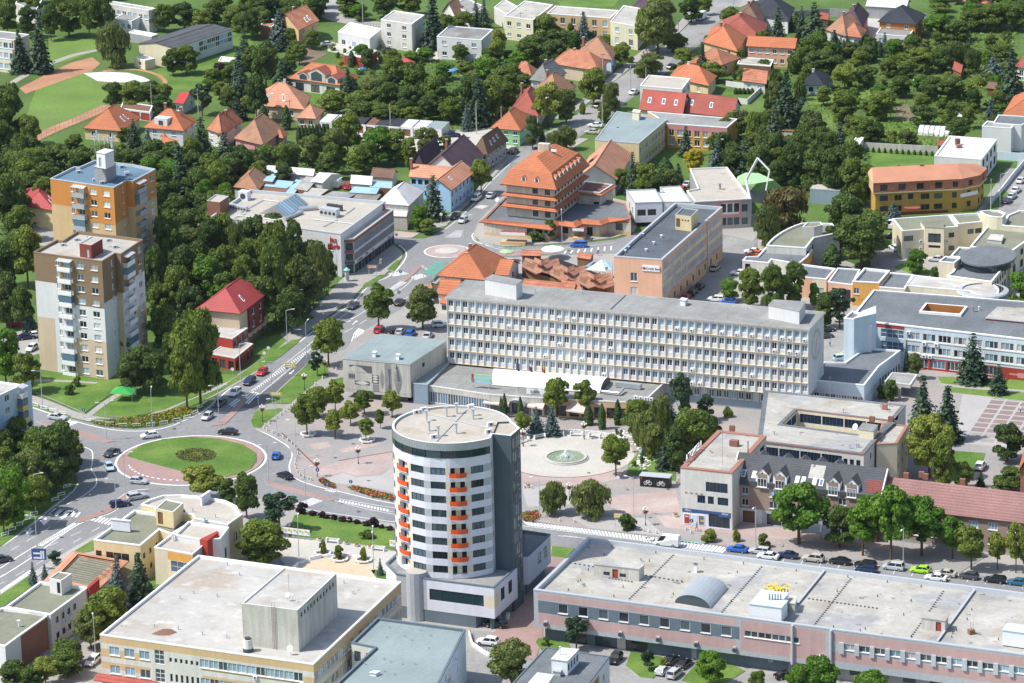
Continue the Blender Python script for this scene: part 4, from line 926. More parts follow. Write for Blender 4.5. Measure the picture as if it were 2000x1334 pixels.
unit(T,478,390,10.4,(2.6,2.2,2.4),-.38,'white_metal','ventilation_unit')
box_on(T,'stair_head',[(404,392),(429,395),(447,383),(421,379)],14.2,10.3,'brick_wall','felt_beige',None,.3,'galvanised')
mb=MB()
for a,b in(((457,426),(480,417)),((460,420),(540,430)),((610,428),(690,437)),((632,442),(660,428)),((470,415),(515,390)),((515,390),(545,394)),((675,418),(693,405))):
 mb=MB();mb.tube(G(*a,10.6),G(*b,10.6),.12,'galvanised',n=5);mb.build('cable_duct',T)
CT=G(889,1084,9.2);CT.z=0;RT=11.55
T=thing('round_tower','round white apartment tower with orange balconies and a flat beige roof','apartment tower',CT)
def cy(t,z,r=RT):a=math.radians(t);return Vector((CT.x+r*math.sin(a),CT.y-r*math.cos(a),z))
SEG=[(a_+2.5,b_+2.5,k_)for a_,b_,k_ in[(-106.5,-88,'p'),(-88,-79,'win'),(-79,-67,'cream'),(-67,-51,'balc'),(-51,-46.5,'cream'),(-46.5,-30.5,'win'),(-30.5,-24,'grey'),(-24,-8.5,'win'),(-8.5,-4.5,'cream'),(-4.5,10.5,'balc'),(10.5,15.5,'cream'),(15.5,29.5,'win'),(29.5,37.5,'grey')]]
rest=[(100+k*13,113+k*13,'p')for k in range(12)]
ps=pts2([(962,848),(997.5,852),(1016,836),(999,823),(972,824)],36.3)
mb=MB();FT=2.87;WT=[31.35-FT*(7-k)for k in range(8)]
for a,b,kd in SEG+rest:
 A,B=cy(a,0),cy(b,0);pm_={'cream':'cream_wall','grey':'grey_trim'}.get(kd,'lilac_wall')
 bands=[(0,1,w-1.52-8.6,w-8.6,pm_)for w in WT]if kd in('cream','grey','win','balc')else[]
 ops=[]
 L=(B-A).length
 for w in WT:
  if kd=='win':ops.append((.5,w-1.5-8.6,L*.97,1.48,'dark3'))
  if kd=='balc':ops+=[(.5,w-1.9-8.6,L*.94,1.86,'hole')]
 facade(T,mb,A,B,8.6,36.3,'lilac_wall',bands=bands+[(0,1,33.25-8.6,34.9-8.6,'dark_trim'),(0,1,34.85-8.6,27.7,'zinc')],ops=ops,depth=.9 if kd=='balc' else.14)
q0_=cy(40,0);facade(T,mb,q0_[:2],ps[0],8.6,36.3,'lilac_wall',ops=[(.5,w-1.5-8.6,.7,1.4,'dark1')for w in WT]);facade(T,mb,ps[3],cy(100,0)[:2],8.6,36.3,'lilac_wall')
mb.build('wall',T)
for k,w in enumerate(WT):
 for a,b in((-64.5,-48.5),(-2,13)):
  mb=MB();A,B=cy(a+1.5,0,RT-.86),cy(b-1.5,0,RT-.86);wl=Wall(A,B)
  wl.slab(mb,.28,.72,w-1.9,w-.05,.05,'cream_wall');mb.build('loggia_panel',T)
  if k<7 or a>-20 or True:
   z=w-FT+.05 if False else w-1.95
   mb=MB();n=5;P=[]
   for j in range(n+1):
    t=a-.6+(b-a+1.2)*j/n;P.append((cy(t,0,RT+.6-.28*abs(j/n-.5)*2)))
   for j in range(n):
    for rr,m in((1,'orange_panel'),):
     u,v=P[j],P[j+1];mb.face([(*u[:2],z-.05),(*v[:2],z-.05),(*v[:2],z+.95),(*u[:2],z+.95)],m)
     i0,i1=cy(a-.6+(b-a+1.2)*j/n,0,RT+.02),cy(a-.6+(b-a+1.2)*(j+1)/n,0,RT+.02)
     mb.face([(*i0[:2],z),(*i1[:2],z),(*v[:2],z),(*u[:2],z)],'white_trim');mb.face([(*u[:2],z-.14),(*v[:2],z-.14),(*i1[:2],z-.14),(*i0[:2],z-.14)][::-1],'white_trim')
     mb.face([(*u[:2],z-.15),(*v[:2],z-.15),(*v[:2],z-.04),(*u[:2],z-.04)],'white_trim')
   for e,sgn in((P[0],a-.6),(P[-1],b+.6)):
    i0=cy(sgn,0,RT);q_=[(*e[:2],z-.05),(*i0[:2],z-.05),(*i0[:2],z+.95),(*e[:2],z+.95)];mb.face(q_,'orange_panel')
   if k:mb.build('balcony',T)
for j in range(9):
 a,b=-100+j*15,-85+j*15;mb=MB();A,B=cy(a+.5,0,RT+.06),cy(b-.5,0,RT+.06);Wall(A,B).slab(mb,0,1,33.3,34.8,.03,'glass_teal' if j%3 else 'glass_dark');mb.build('pane',T)
for k in range(60):
 if k%1:continue
for r_,z0_,z1_,m in((RT+.12,34.85,36.3,'zinc'),):
 mb=MB();n=96
 for k in range(n):
  a,b=-104+144*k/n,-104+144*(k+1)/n;rr=r_+(.05 if k%2 else 0)
  mb.face([cy(a,z0_,rr),cy(b,z0_,rr),cy(b,z1_,rr),cy(a,z1_,rr)],m)
  mb.face([cy(a,z0_,RT),cy(b,z0_,RT),cy(b,z0_,rr),cy(a,z0_,rr)],m)
  if k%2:mb.face([cy(a,z0_,r_),cy(a,z0_,rr),cy(a,z1_,rr),cy(a,z1_,r_)],m)
 mb.build('metal_crown',T)
OT=[tuple(cy(100+5*k,0,RT+.1)[:2])for k in range(61)];OT=OT+[ps[0],ps[1],ps[2],ps[3]]
if area(OT)<0:OT=OT[::-1]
ci=inset(OT,.5);mb=MB();n=len(OT)
for k in range(n):j=(k+1)%n;mb.face([(*OT[k],36.36),(*OT[j],36.36),(*ci[j],36.36),(*ci[k],36.36)],'offwhite_trim');mb.face([(*ci[j],35.9),(*ci[k],35.9),(*ci[k],36.36),(*ci[j],36.36)],'grey_trim')
mb.build('parapet',T);mb=MB();mb.face([(*v,35.9)for v in ci],'felt_beige');mb.build('roof',T)
for x,y in((872,814),(892,808),(833,822),(838,842),(856,852),(891,847),(924,819),(922,812)):
 p_=G(x,y,35.9);mb=MB();mb.tube(p_,p_+Vector((0,0,1.7)),.2,'galvanised',.24,n=8);mb.tube(p_+Vector((0,0,1.7)),p_+Vector((0,0,2.2)),.25,'galvanised',.48,n=8);mb.build('vent_stack',T)
for x,y in((813,808),(828,803),(847,856),(920,797),(954,846),(958,832)):unit(T,x,y,35.9,(1.3,.6,.8),.4)
mb=MB()
for a,b in(((822,805),(945,835)),((912,800),(853,862))):mb.tube(G(*a,36.0),G(*b,36.0),.07,'grey_trim',n=5)
mb.build('cable_tray',T)
dish(T,839,1108,9.6,.8,-2.0)
mb=MB();mb.prism(ps,0,36.3,'teal_cladding',topz=False);wl=Wall(ps[1],ps[2])
o=mb.build('stair_shaft',T);mb=MB()
for k in range(12):
 for j in range(4):wl.slab(mb,.12+.2*j,.28+.2*j,3+k*2.75,5.3+k*2.75,.06,'glass_mid' if(k+j)%3 else 'slate_wall')
mb.build('glazing',T)
pp=pts2([(753.5,1100),(774,1121),(833,1130),(965,1147),(1010,1106),(995,1070),(800,1060),(773,1082)],9.0)
flat('','','',None,9.0,'lilac_wall','felt_grey','slate_wall',.5,.4,poly=pp,root=T,z0=2.5,E={2:[(1,14,[(2.2,2.3)],'band5',.02,.86)],3:[(2,2.0,[(2.3,2.6)],'dark2',.2,.85)],1:[(1,2.2,[(3.2,2.6)],'dark2',.35,.8)],0:[(1,1.2,[(1.0,1.2)],'dark1',.4,.8)]},bands={2:[(.86,1,2.0,4.6,'cream_wall')],3:[(0,.2,2.0,4.6,'cream_wall')],1:[(0,1,0,7,'grey_trim')]})
mb=MB();mb.face([(*v,2.5)for v in reversed(pp)],'grey_trim')
lo=[Vector(v)for v in inset(pp,.05)];mb.prism([tuple(v)for v in(lo[0],lo[1],lo[2],lo[2].lerp(lo[3],.72),Vector(inset(pp,3.2)[3]).lerp(lo[4],.3),lo[4],lo[5],lo[6],lo[7])],0,2.5,'slate_wall')
mb.build('ground_floor',T)
mb=MB();c=Vector(inset(pp,.9)[3]);mb.box((c.x,c.y,0),(.7,.7,2.5),'slate_wall',.3);c2=Vector(inset(pp,1.0)[3]).lerp(Vector(inset(pp,1.0)[4]),.35);mb.box((c2.x,c2.y,0),(.6,.4,2.5),'grey_trim',1.2);mb.build('pillar',T)
c=G(813.5,1117,9.6);mb=MB();mb.prism([(c.x+2.1*math.cos(2*PI*k/14),c.y+2.1*math.sin(2*PI*k/14))for k in range(14)],0,9.9,'grey_trim','felt_beige');mb.build('stair_turret',T)
mb=MB();a,b=G(828,1118,9.4),G(842,1097,9.4);v=[G(815,1112,9.7),G(834,1113,9.7),G(843,1095,9.7)];hi=[q+Vector((0,0,z))for q,z in zip(v,(.2,.2,2.6))]
for i in range(3):mb.face([v[i],v[(i+1)%3],hi[(i+1)%3],hi[i]],'grey_trim')
mb.face(hi,'felt_beige');mb.build('wedge_roof',T)
T2,p2=flat('tower_wing','lilac-walled wing with dark roof and two shop windows right of the round tower','wing',[(1018,1086),(1032,1085),(1075,1043),(1018,1034)],8.7,'lilac_wall','felt_slate','slate_wall',.5,.35,z0=2.6,E={1:[(2,2.2,[(2.0,2.6)],'grid2',.38,.88)]},bands={1:[(.88,1,1.6,5.4,'cream_wall')]})
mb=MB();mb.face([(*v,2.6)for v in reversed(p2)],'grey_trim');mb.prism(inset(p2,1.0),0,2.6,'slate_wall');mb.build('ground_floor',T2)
ST=[(0,1,2.4+3.0*k*0+z,2.4+z+h,m)for z,h,m in((0,.9,'pale_wall'),(2.2,.8,'sand_wall'),(4.0,.9,'pale_wall'),(5.6,.8,'pale_wall'))]
T,p=flat('office_building','orange and beige striped office building with a wide pale flat roof','office building',[(195,1239),(612,1297),(783,1136),(387,1084)],11.5,'sand_wall','felt_white','white_trim',.5,.4,E={0:[(3,2.1,[(4.0,1.7),(7.7,1.7)],'blinds2',.03,.245),(1,2.0,[(3.6,2.6),(7.2,2.8)],'grid2',.245,.315),(6,.55,[(4.0,1.6),(7.9,.9)],'slot',.32,.47),(11,2.1,[(4.0,1.7),(7.7,1.7)],'blinds2',.47,.95),(9,2.2,[(.6,1.9)],'dark2',.02,.95)],1:[(22,1.4,[(4.2,1.7),(7.8,1.7)],'white2',.01,.99),(14,1.6,[(.8,1.6)],'white2',.01,.99)]},bands={0:[(0,1,0,3.1,'bluegrey_wall'),(0,1,8.8,9.9,'pale_wall'),(0,1,6.2,7.2,'pale_wall'),(0,1,3.6,4.8,'pale_wall'),(.235,.48,3.4,9.9,'pale_wall')],1:[(0,1,6.2,7.2,'pale_wall'),(0,1,2.9,4.2,'pale_wall'),(0,1,8.4,9.0,'pale_wall')]})
W=Wall(p[0],p[1]);mb=MB();A,B=W.at(-.02,3.7,0),W.at(.27,3.7,0);o=Vector((W.n.x,W.n.y,0))*1.9+Vector((0,0,-.75))
mb.face([A+o,B+o,B,A],'tile_red');mb.face([A+o-Vector((0,0,.15)),B+o-Vector((0,0,.15)),B+o,A+o],'tile_red');mb.face([A,A+o,A+o-Vector((0,0,.15)),A-Vector((0,0,.3))],'tile_red');mb.build('canopy',T)
ac_on(T,W,.73,7.0);ac_on(T,W,.945,7.0);ac_on(T,Wall(p[1],p[2]),.78,6.6)
P2=[(472,1178),(581,1191.5),(657,1120),(555,1108)]
box_on(T,'stage_tower',P2,19.3,11,'concrete_wall','felt_white',{1:[(11,.9,[(6.2,.95)],'slot',.06,.95)]},.3,'white_trim')
pq=pts2(P2,19.3);w=Wall(pq[0],pq[1]);mb=MB()
for f in(.54,.60):mb.tube(w.at(f,11,.15),w.at(f,20.2,.15),.035,'rust',n=4)
for k in range(24):mb.tube(w.at(.54,11.3+k*.36,.15),w.at(.60,11.3+k*.36,.15),.025,'rust',n=4)
mb.build('ladder',T)
for x,y,r in((509,1256,.7),(524,1260,.7),(546,1260,.75),(563,1264,.75),(567,1277,.65)):dish(T,x,y,11.2,r,-1.9)
for x,y,r in((590,1245,.65),(597,1238,.7),(603,1246,.6)):dish(T,x,y,11.2,r,-.9)
mb=MB();c=G(485,1272,11);mb.tube(c,c+Vector((0,0,.7)),1.0,'dark_trim',n=14);mb.tube(c+Vector((0,0,.7)),c+Vector((0,0,2.4)),.95,'offwhite_trim',.8,n=14);mb.tube(c+Vector((0,0,2.4)),c+Vector((0,0,2.7)),.6,'dark_trim',n=14);mb.build('cooling_tower',T)
aerial(T,565,1170,19.2,5);dish(T,562,1172,19.2,.5,-1.9);dish(T,572,1175,19.2,.4,0.3)
for x,y in((302,1225),(348,1230),(352,1170),(395,1240),(443,1246),(424,1166),(378,1160),(444,1105),(468,1124),(672,1140),(690,1160),(640,1250)):pipe(T,x,y,11,.55,.09)
mb=MB();mb.face([G(x,y,11.03)for x,y in((296,1238),(318,1228),(334,1228),(346,1235),(330,1241),(310,1241))],'rust');mb.build('rust_patch',T)
T,p=flat('office_annexe','pale blue-grey office annexe with a plain grey flat roof','office building',[(560,1425),(800,1450),(909,1229),(737,1206),(686,1255),(732,1264)],10.3,'paleblue_wall','felt_teal','slate_wall',.45,.4,E={1:[(12,1.7,[(1.5,1.5),(4.6,1.5),(7.6,1.5)],'white2',.02,.72)],4:[(2,1.4,[(6.8,2.0)],'dark2')]},bands={1:[(.0,.72,6.2,7.5,'grey_wall'),(0,.72,3.2,4.5,'grey_wall')],4:[(0,1,0,10.3,'pale_wall')],3:[(0,1,0,10.3,'pale_wall')]})
W=Wall(p[1],p[2])
for f,z in((.8,8.2),(.84,5.2),(.6,5.4),(.45,2.4),(.74,5.0)):ac_on(T,W,f,z)
box_on(T,'skylight',[(722,1314),(734,1316),(742,1312),(730,1311)],10.4,9.8,'white_metal')
for x,y in((760,1226),(820,1232),(755,1246),(790,1244),(803,1251),(837,1268),(750,1288),(762,1294),(785,1298),(810,1298),(713,1298),(840,1243),(770,1318),(750,1312)):pipe(T,x,y,9.85,.4,.07)
T,p=flat('apartment_block','dark-roofed apartment block with two pale stair heads beside the parking bays','apartment block',[(940,1400),(1085,1420),(1190,1282),(1066,1264)],11.0,'white_wall','felt_slate','slate_wall',.15,.2,E={1:[(5,1.4,[(1.6,1.5),(4.5,1.5),(7.5,1.5)],'white2',.1,.98)]},bands={1:[(.62,.8,0,10,'copper_trim')]})
box_on(T,'stair_head',[(1077,1288),(1108,1292),(1130,1269),(1097,1266)],13.6,10.9,'white_metal','sheet_white',{1:[(4,.8,[(.7,1.3)],'dark1')]})
box_on(T,'stair_head',[(1028,1340),(1062,1346),(1081,1319),(1050,1315)],13.2,10.9,'white_metal','sheet_white')
box_on(T,'vent_box',[(1080,1311),(1094,1313),(1098,1304),(1084,1303)],11.8,10.9,'grey_trim');pipe(T,1094,1280,13.6,1.6,.1,'white_metal');dish(T,1113,1303,11,.35,-1.5)
T,p=flat('department_store','long pink and grey department store with a weathered pale flat roof','department store',[(1042,1151),(2170,1301),(2240,1188),(1148,1049)],10.6,'grey_trim','felt_pale','galvanised',.9,.6,z0=2.9,E={0:[(9,2.0,[(3.5,1.9)],'white1',.035,.365),(4,2.9,[(3.9,1.2)],'white2',.378,.475)]+[(17,2.8,[(3.9,1.2)],'white2',.55,.99)]},bands={0:[(.008,.364,5.8,7.1,'rose_wall'),(.008,.37,3.1,5.6,'slate_wall'),(.008,.364,.9,3.0,'rose_wall'),(.372,.46,.9,7.1,'rose_wall'),(.464,.52,.9,7.1,'rose_wall'),(.53,.86,5.3,7.1,'rose_wall'),(.53,.86,1.4,3.2,'rose_wall'),(.87,.99,5.3,7.1,'rose_wall'),(.87,.99,1.4,3.2,'rose_wall')]})
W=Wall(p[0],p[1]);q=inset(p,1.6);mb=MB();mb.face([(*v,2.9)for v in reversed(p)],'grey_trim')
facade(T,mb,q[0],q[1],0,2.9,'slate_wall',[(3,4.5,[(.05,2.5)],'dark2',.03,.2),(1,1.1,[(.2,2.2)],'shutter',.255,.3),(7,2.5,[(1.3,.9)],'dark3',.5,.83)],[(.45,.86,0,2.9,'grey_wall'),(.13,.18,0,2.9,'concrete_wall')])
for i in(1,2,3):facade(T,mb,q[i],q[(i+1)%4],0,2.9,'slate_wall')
mb.build('ground_floor',T)
for k in range(18):solid(T,'pilaster',W,.5475+.0262*k-.003 if k<13 else.5475+.0262*k,.5475+.0262*k+.005,6.0,8.2,.32,'galvanised')
for k in range(6):ac_on(T,W,.022+.068*k,3.2,(.6,.35,1.3),'galvanised')
for f in(.463,.53):mb=MB();mb.tube(W.at(f,2.6,.25),W.at(f,10.4,.25),.28,'galvanised',n=8);mb.build('drainpipe',T)
ac_on(T,W,.515,3.8,(1.2,.5,1.4));text(T,'Lidl' if False else 'LJG',W.at(.42,1.7,-1.5),W.ang,.7,'white_trim')
box_on(T,'roof_hut',[(1160,1102),(1248,1112),(1258,1104),(1172,1094)],12.2,9.7,'concrete_wall','felt_pale',{0:[(1,1.3,[(.5,.75)],'dark2',.2,.36),(1,1.15,[(.1,1.85)],'reddoor',.4,.54),(1,1.3,[(.5,.75)],'dark2',.56,.72)]})
box_on(T,'roof_hut',[(1800,1207),(1846,1213),(1852,1203),(1808,1197)],12.0,9.7,'concrete_wall','felt_pale',{0:[(1,1.1,[(.1,1.8)],'reddoor',.6,.84)]})
a0,a1,b0,b1=G(1318,1177,9.7),G(1388,1189,9.7),G(1352,1141,9.7),G(1421,1151,9.7)
mb=MB();pr=None;EA,EB=[],[]
for k in range(13):
 t=PI*k/12;u=.5-.5*math.cos(t);z=2.1*math.sin(t);EA.append(a0.lerp(a1,u)+Vector((0,0,z)));EB.append(b0.lerp(b1,u)+Vector((0,0,z)))
for s in range(14):
 for k in range(12):
  t0,t1=s/14+.004,(s+1)/14-.004;mb.face([EA[k].lerp(EB[k],t0),EA[k+1].lerp(EB[k+1],t0),EA[k+1].lerp(EB[k+1],t1),EA[k].lerp(EB[k],t1)],'zinc')
for s in range(15):
 for k in range(12):u=s/14;v0,v1=EA[k].lerp(EB[k],u),EA[k+1].lerp(EB[k+1],u);mb.tube(v0,v1,.05,'galvanised',n=4,cap=False)
mb.face(EA,'glass_mid');mb.face(EB[::-1],'glass_mid');mb.build('barrel_skylight',T,smooth=False)
for k,px in enumerate(([(1464,1180),(1526,1188),(1538,1174),(1476,1167)],[(1477,1166),(1528,1173),(1540,1159),(1488,1153)],[(1958,1231),(2020,1240),(2030,1226),(1969,1218)])):
 box_on(T,'container',px,12.8,9.9,'white_metal','paleblue_wall',cop='sheet_blue')
for k in range(5):pipe(T,1503+k*5.5,1172,12.9,1.2,.1,'dark_trim',cap=False);pipe(T,1514+k*6.2,1163,11,1.2,.1,'dark_trim',cap=False)
box_on(T,'vent_box',[(1540,1178),(1552,1180),(1556,1166),(1544,1164)],11.6,9.7,'concrete_wall')
mb=MB()
for k in range(5):c=G(1532+k*4,1211-k*4,9.75);mb.tube(c,c+Vector((2.0,1.2,.2)),.05,'steel',n=4);mb.tube(c+Vector((1,.4,0)),c+Vector((1.6,.8,1.1)),.05,'steel',n=4)
mb.build('antenna_frame',T)
for a,b in(((1558,1181),(1610,1117)),((1830,1256),(1903,1155))):
 a,b=G(*a,9.72),G(*b,9.72);d=(b-a).normalized();n=Vector((-d.y,d.x,0))*.22;mb=MB();mb.prism([tuple(v[:2])for v in(a-n,b-n,b+n,a+n)],9.6,10.15,'felt_grey','galvanised');mb.build('expansion_joint',T)
for a,b,k in(((1230,1170),(1318,1082),26),((1410,1196),(1490,1105),26),((1590,1222),(1664,1128),26),((1780,1244),(1845,1152),22),((1115,1100),(1340,1138),26),((1190,1130),(1240,1138),8),((1500,1160),(1540,1165),6),((1580,1170),(1720,1190),18)):
 mb=MB()
 for j in range(k):c=G(a[0]+(b[0]-a[0])*j/k,a[1]+(b[1]-a[1])*j/k,9.7);mb.box(c,(.3,.3,.22),'felt_slate',.3)
 mb.build('lightning_blocks',T,kind='stuff')
for x,y in((1195,1070),(1180,1085),(1252,1095),(1268,1097),(1281,1081),(1332,1138),(1149,1114),(1134,1135),(1129,1137),(1217,1148),(1199,1166),(1110,1154),(1315,1162),(1375,1093),(1452,1102),(1440,1119),(1428,1176),(1555,1116),(1656,1128),(1635,1156),(1619,1178),(1714,1166),(1780,1175),(1765,1202),(1799,1147),(1733,1138),(1690,1230),(1585,1228),(1628,1226),(1680,1233),(1889,1211),(1898,1192),(1868,1232),(1861,1238),(1859,1246),(1950,1250),(1780,1245)):pipe(T,x,y,9.7,.5,.09,'dark_trim',cap=False)
box_on(T,'chimney',[(1355,1103),(1361,1104),(1362,1102),(1357,1101)],11.3,9.7,'white_metal','dark_trim')
mb=MB();c=G(1897,1238,9.7);mb.box(c,(1.1,1.1,.9),'brick_wall',.3)
for s in(-.25,.25):mb.tube(c+Vector((s,0,.9)),c+Vector((s,0,2.5)),.12,'offwhite_trim')
mb.build('chimney',T)
m_=MB();Rm=random.Random(3)
for k in range(150):
 x,y=Rm.gauss(1516,12),Rm.gauss(1152,5);c=G(x,y,9.66);m_.ball(c,Rm.uniform(.2,.5),'paint_yellow' if k%3 else 'leaf_lime',.25,6,3)
m_.build('moss',T,kind='stuff')
def balcony(root,w,f0,f1,z,out,m,name='balcony',roof=False,glazed=False):
 mb=MB();w.slab(mb,f0,f1,z-.15,z,out,'white_trim');w.slab(mb,f0,f1,z-.1,z+1.0,out,m,out-.12)
 for f in(f0,f1):a,b=w.at(f,z-.1,0),w.at(f,z-.1,out);u=Vector((0,0,1.1));mb.face([a,b,b+u,a+u],m);mb.face([b,a,a+u,b+u],m)
 if roof:c,d,e,g=w.at(f0-.01,z+2.75,0),w.at(f1+.01,z+2.75,0),w.at(f1+.01,z+2.4,out+.25),w.at(f0-.01,z+2.4,out+.25);mb.face([g,e,d,c],'white_metal');mb.face([c,d,e,g],'white_metal')
 o=mb.build(name,root)
 if glazed:mb=MB();w.slab(mb,f0+.004,f1-.004,z+1.02,z+2.5,out-.05,'glass_blue');mb.build('balcony_glazing',root)
 return o
def tower(name,label,px,h,mats,roofm,split,copm,balm,n=10):
 p=pts2(px,h);T=thing(name,label,'apartment tower',centre(p));hi,md,lo=mats;base=h-n*2.83-.6;N=len(p)
 mb=MB();rows=[(base+.9+2.83*k,1.45)for k in range(n)]
 def bands(cut1,cut2,lo_):return[(0,1,0,lo_,lo),(0,1,lo_,cut1,md),(0,1,cut1,h,hi)]if False else[(0,1,0,lo_,lo),(0,1,lo_,cut1,md)]
 s=split
 bl=[(0,.38,0,h-s[0],md),(.38,.92,0,h-s[1],md),(.92,1,0,h-s[1],md)]
 low=[(0,.26,0,h-s[2],lo),(.42,1,0,h-s[3],lo)]
 facade(T,mb,p[0],p[1],0,h,hi,[(1,.95,rows,'flat2',.315,.375),(1,1.9,rows,'flat2',.40,.56),(1,1.9,rows,'flat2',.58,.77),(1,1.9,rows,'flat2',.80,.96)],bl+low+[(0,1,0,base-.3,'maroon_wall')])
 W=Wall(p[0],p[1])
 for k in range(n):balcony(T,W,.375,.565,rows[k][0]-.85,1.25,balm,roof=(k==n-1),glazed=(k in(1,6)))
 facade(T,mb,p[1],p[2],0,h,hi,[(1,.7,rows,'flat2',.55,.85)],[(0,1,0,h-s[4],md),(0,1,0,h-s[5],md)])
 facade(T,mb,p[2],p[3],0,h,hi,(),[(0,1,0,h-s[6],lo)])
 facade(T,mb,p[3],p[4],0,h,hi,[(1,1.2,rows,'flat2',.42,.60),(1,1.7,rows,'flat2',.68,.95)],[(0,.3,0,h-s[6],md),(.3,1,0,h-s[7],md),(.45,1,0,h-s[8],lo)])
 W=Wall(p[3],p[4])
 for k in range(n):balcony(T,W,.06,.40,rows[k][0]-.85,1.2,balm,roof=(k==n-1),glazed=(k in(2,8)))
 for i in range(4,N):facade(T,mb,p[i],p[(i+1)%N],0,h,hi)
 mb.build('wall',T);q=inset(p,.3);mb=MB();po=inset(p,-.06)
 for i in range(N):
  j=(i+1)%N;mb.face([(*po[i],h+.03),(*po[j],h+.03),(*q[j],h+.03),(*q[i],h+.03)],copm);mb.face([(*q[j],h-.6),(*q[i],h-.6),(*q[i],h+.03),(*q[j],h+.03)],copm);mb.face([(*po[i],h-.2),(*po[j],h-.2),(*po[j],h+.03),(*po[i],h+.03)],copm)
 mb.build('parapet',T);mb=MB();mb.face([(*v,h-.6)for v in q],roofm);mb.build('roof',T);return T
T=tower('apartment_tower','brown, white and beige apartment tower with a pale flat roof',[(65.5,492),(199,510),(225,494),(236,496),(279,467.5),(231,461),(150,452),(122,470),(111,468)],28.8,('brown_wall','white_wall','beige_wall'),'felt_pale',(6.9,11.5,15.6,19.5,10.2,10.2,9.5,7.6,15),'brown_wall','white_trim')
box_on(T,'lift_head',[(155,475),(178,479),(200,466),(180,461)],31.5,28.2,'maroon_wall','felt_pale',{0:[(1,.9,[(.2,2.0)],'shutter',.55,.8)]},.2,'concrete_wall')
for x,y in((123,480),(160,497),(212,471),(225,484),(150,470)):unit(T,x,y,28.2,(1.2,.8,.6),.3,'galvanised','roof_vent')
aerial(T,172,466,31.5,3.5);aerial(T,128,478,28.2,2);dish(T,172,473,28.2,.4,-1.5)
T=tower('apartment_tower','orange and sand apartment tower with phone aerials on its blue-grey roof',[(98,348.5),(222,366),(247,352),(260,353),(303.5,330),(260,321),(185,312.5),(155,326),(145,325)],28.8,('orange_wall','sand_wall','sand_wall'),'felt_blue',(6.5,9.8,30,30,9.3,9.3,6.8,7.2,14.5),'galvanised','grey_trim')
box_on(T,'lift_head',[(184,326),(206,329),(226,318),(205,315)],32.0,28.2,'grey_wall','felt_pale')
box_on(T,'equipment_room',[(188,298),(205,301),(222,294),(205,291)],36.2,32.4,'white_metal','white_metal',{0:[(1,.8,[(.3,2.4)],'shutter',.2,.6)]})
for x,y,h in((186,296,4.6),(190,292,4.8),(195,294,4.2),(205,293,3.4),(212,289,3.2),(221,293,4.2),(219,297,3.0)):
 p_=G(x,y,35.5);mb=MB();mb.tube(p_,p_+Vector((0,0,h)),.07,'steel',n=5);mb.box(p_+Vector((0,0,h-2.0)),(.35,.2,2.0),'white_metal',.4);mb.build('mobile_aerial',T)
for x,y in((154,338),(186,354),(200,359),(238,328),(249,343),(248,340)):unit(T,x,y,28.2,(1.3,.9,.7),.3,'grey_trim','roof_vent')
T,V,RR,sl=house('apartment_house','crimson hip-roofed apartment house with a shop annexe facing the main road','house',[(381,604),(470,613),(528.5,568)],9.4,13.6,'hip','beige_wall','tile_crimson',.7,(0,0),'white1',ch=[(.42,.2,-2)],sky=[(0,.3,.4),(1,.25,.35),(1,.42,.4),(1,.55,.42),(1,.75,.5)],chm='galvanised')
W=Wall(inset([v[:2]for v in V],.7)[1],inset([v[:2]for v in V],.7)[2]);mb=MB()
facade(T,mb,W.at(.28,0,.5)[:2],W.at(.80,0,.5)[:2],2.9,9.2,'maroon_wall',[(2,1.4,[(.9,1.5),(4.0,1.5)],'white1')]);W.slab(mb,.28,.281,2.9,9.2,.5,'maroon_wall');W.slab(mb,.799,.80,2.9,9.2,.5,'maroon_wall');W.slab(mb,.28,1,0,1.6,.06,'brick_wall')
facade(T,mb,W.at(.28,0,.04)[:2],W.at(.95,0,.04)[:2],0,2.9,'beige_wall',[(4,1.0,[(1.7,.8)],'white1')],[(0,1,0,1.7,'brick_wall')]);mb.build('bay',T)
flat('','','',[(400,652),(454,661),(484,640),(432,633)],5.6,'red_wall','felt_white','offwhite_trim',.2,.3,root=T,z0=2.9,E={1:[(3,1.6,[(.2,1.9)],'white1')]})
flat('','','',[(410,690),(459,699),(494,671),(450,664)],3.2,'red_wall','felt_beige','offwhite_trim',.1,.3,root=T,E={0:[(3,1.6,[(.2,2.0)],'dark2')],1:[(5,1.6,[(.2,2.0)],'dark2')]});text(T,'LEKAREN',G(478,688,2.4),.95,.7,'white_trim')
hs=[(0,4.3),(7.0,0),(9.7,0)]
T=thing('hotel','hotel of stacked orange tile skirts under a big mansard roof with white dormers','hotel',G(1040,440))
LV=[(989,356),(1081,366),(1139,322)]
base=quad4(LV,13.2);mb=MB();rows=[(.6,1.7)]
for k,(z0,z1)in enumerate(((4.3,7.4),(7.4,10.4),(10.4,13.3))):
 for i in range(4):facade(T,mb,base[i],base[(i+1)%4],z0,z1,'stone_wall',[(1,1.6,rows,'brown2',.50,.72),(1,1.6,rows,'brown2',.78,.96)]if i==0 else[(9,1.3,rows,'brown2',.02,.98)]if i==1 else())
mb.build('wall',T)
def skirt(T,poly,z,drop,out,m,closed=True,name='tile_skirt'):
 o=inset(poly,-out);n=len(poly)
 for i in range(n if closed else n-1):
  j=(i+1)%n;mb=MB();a,b,c,d=(*poly[i],z),(*poly[j],z),(*o[j],z-drop),(*o[i],z-drop)
  mb.face([d,c,b,a],m);mb.face([(*o[i],z-drop-.2),(*o[j],z-drop-.2),c,d],'brown_trim');mb.face([(*poly[i],z-drop),(*poly[j],z-drop),(*o[j],z-drop-.2),(*o[i],z-drop-.2)],'timber');mb.build(name,T)
for z in(7.8,10.7):skirt(T,base,z,.75,1.3,'tile_orange')
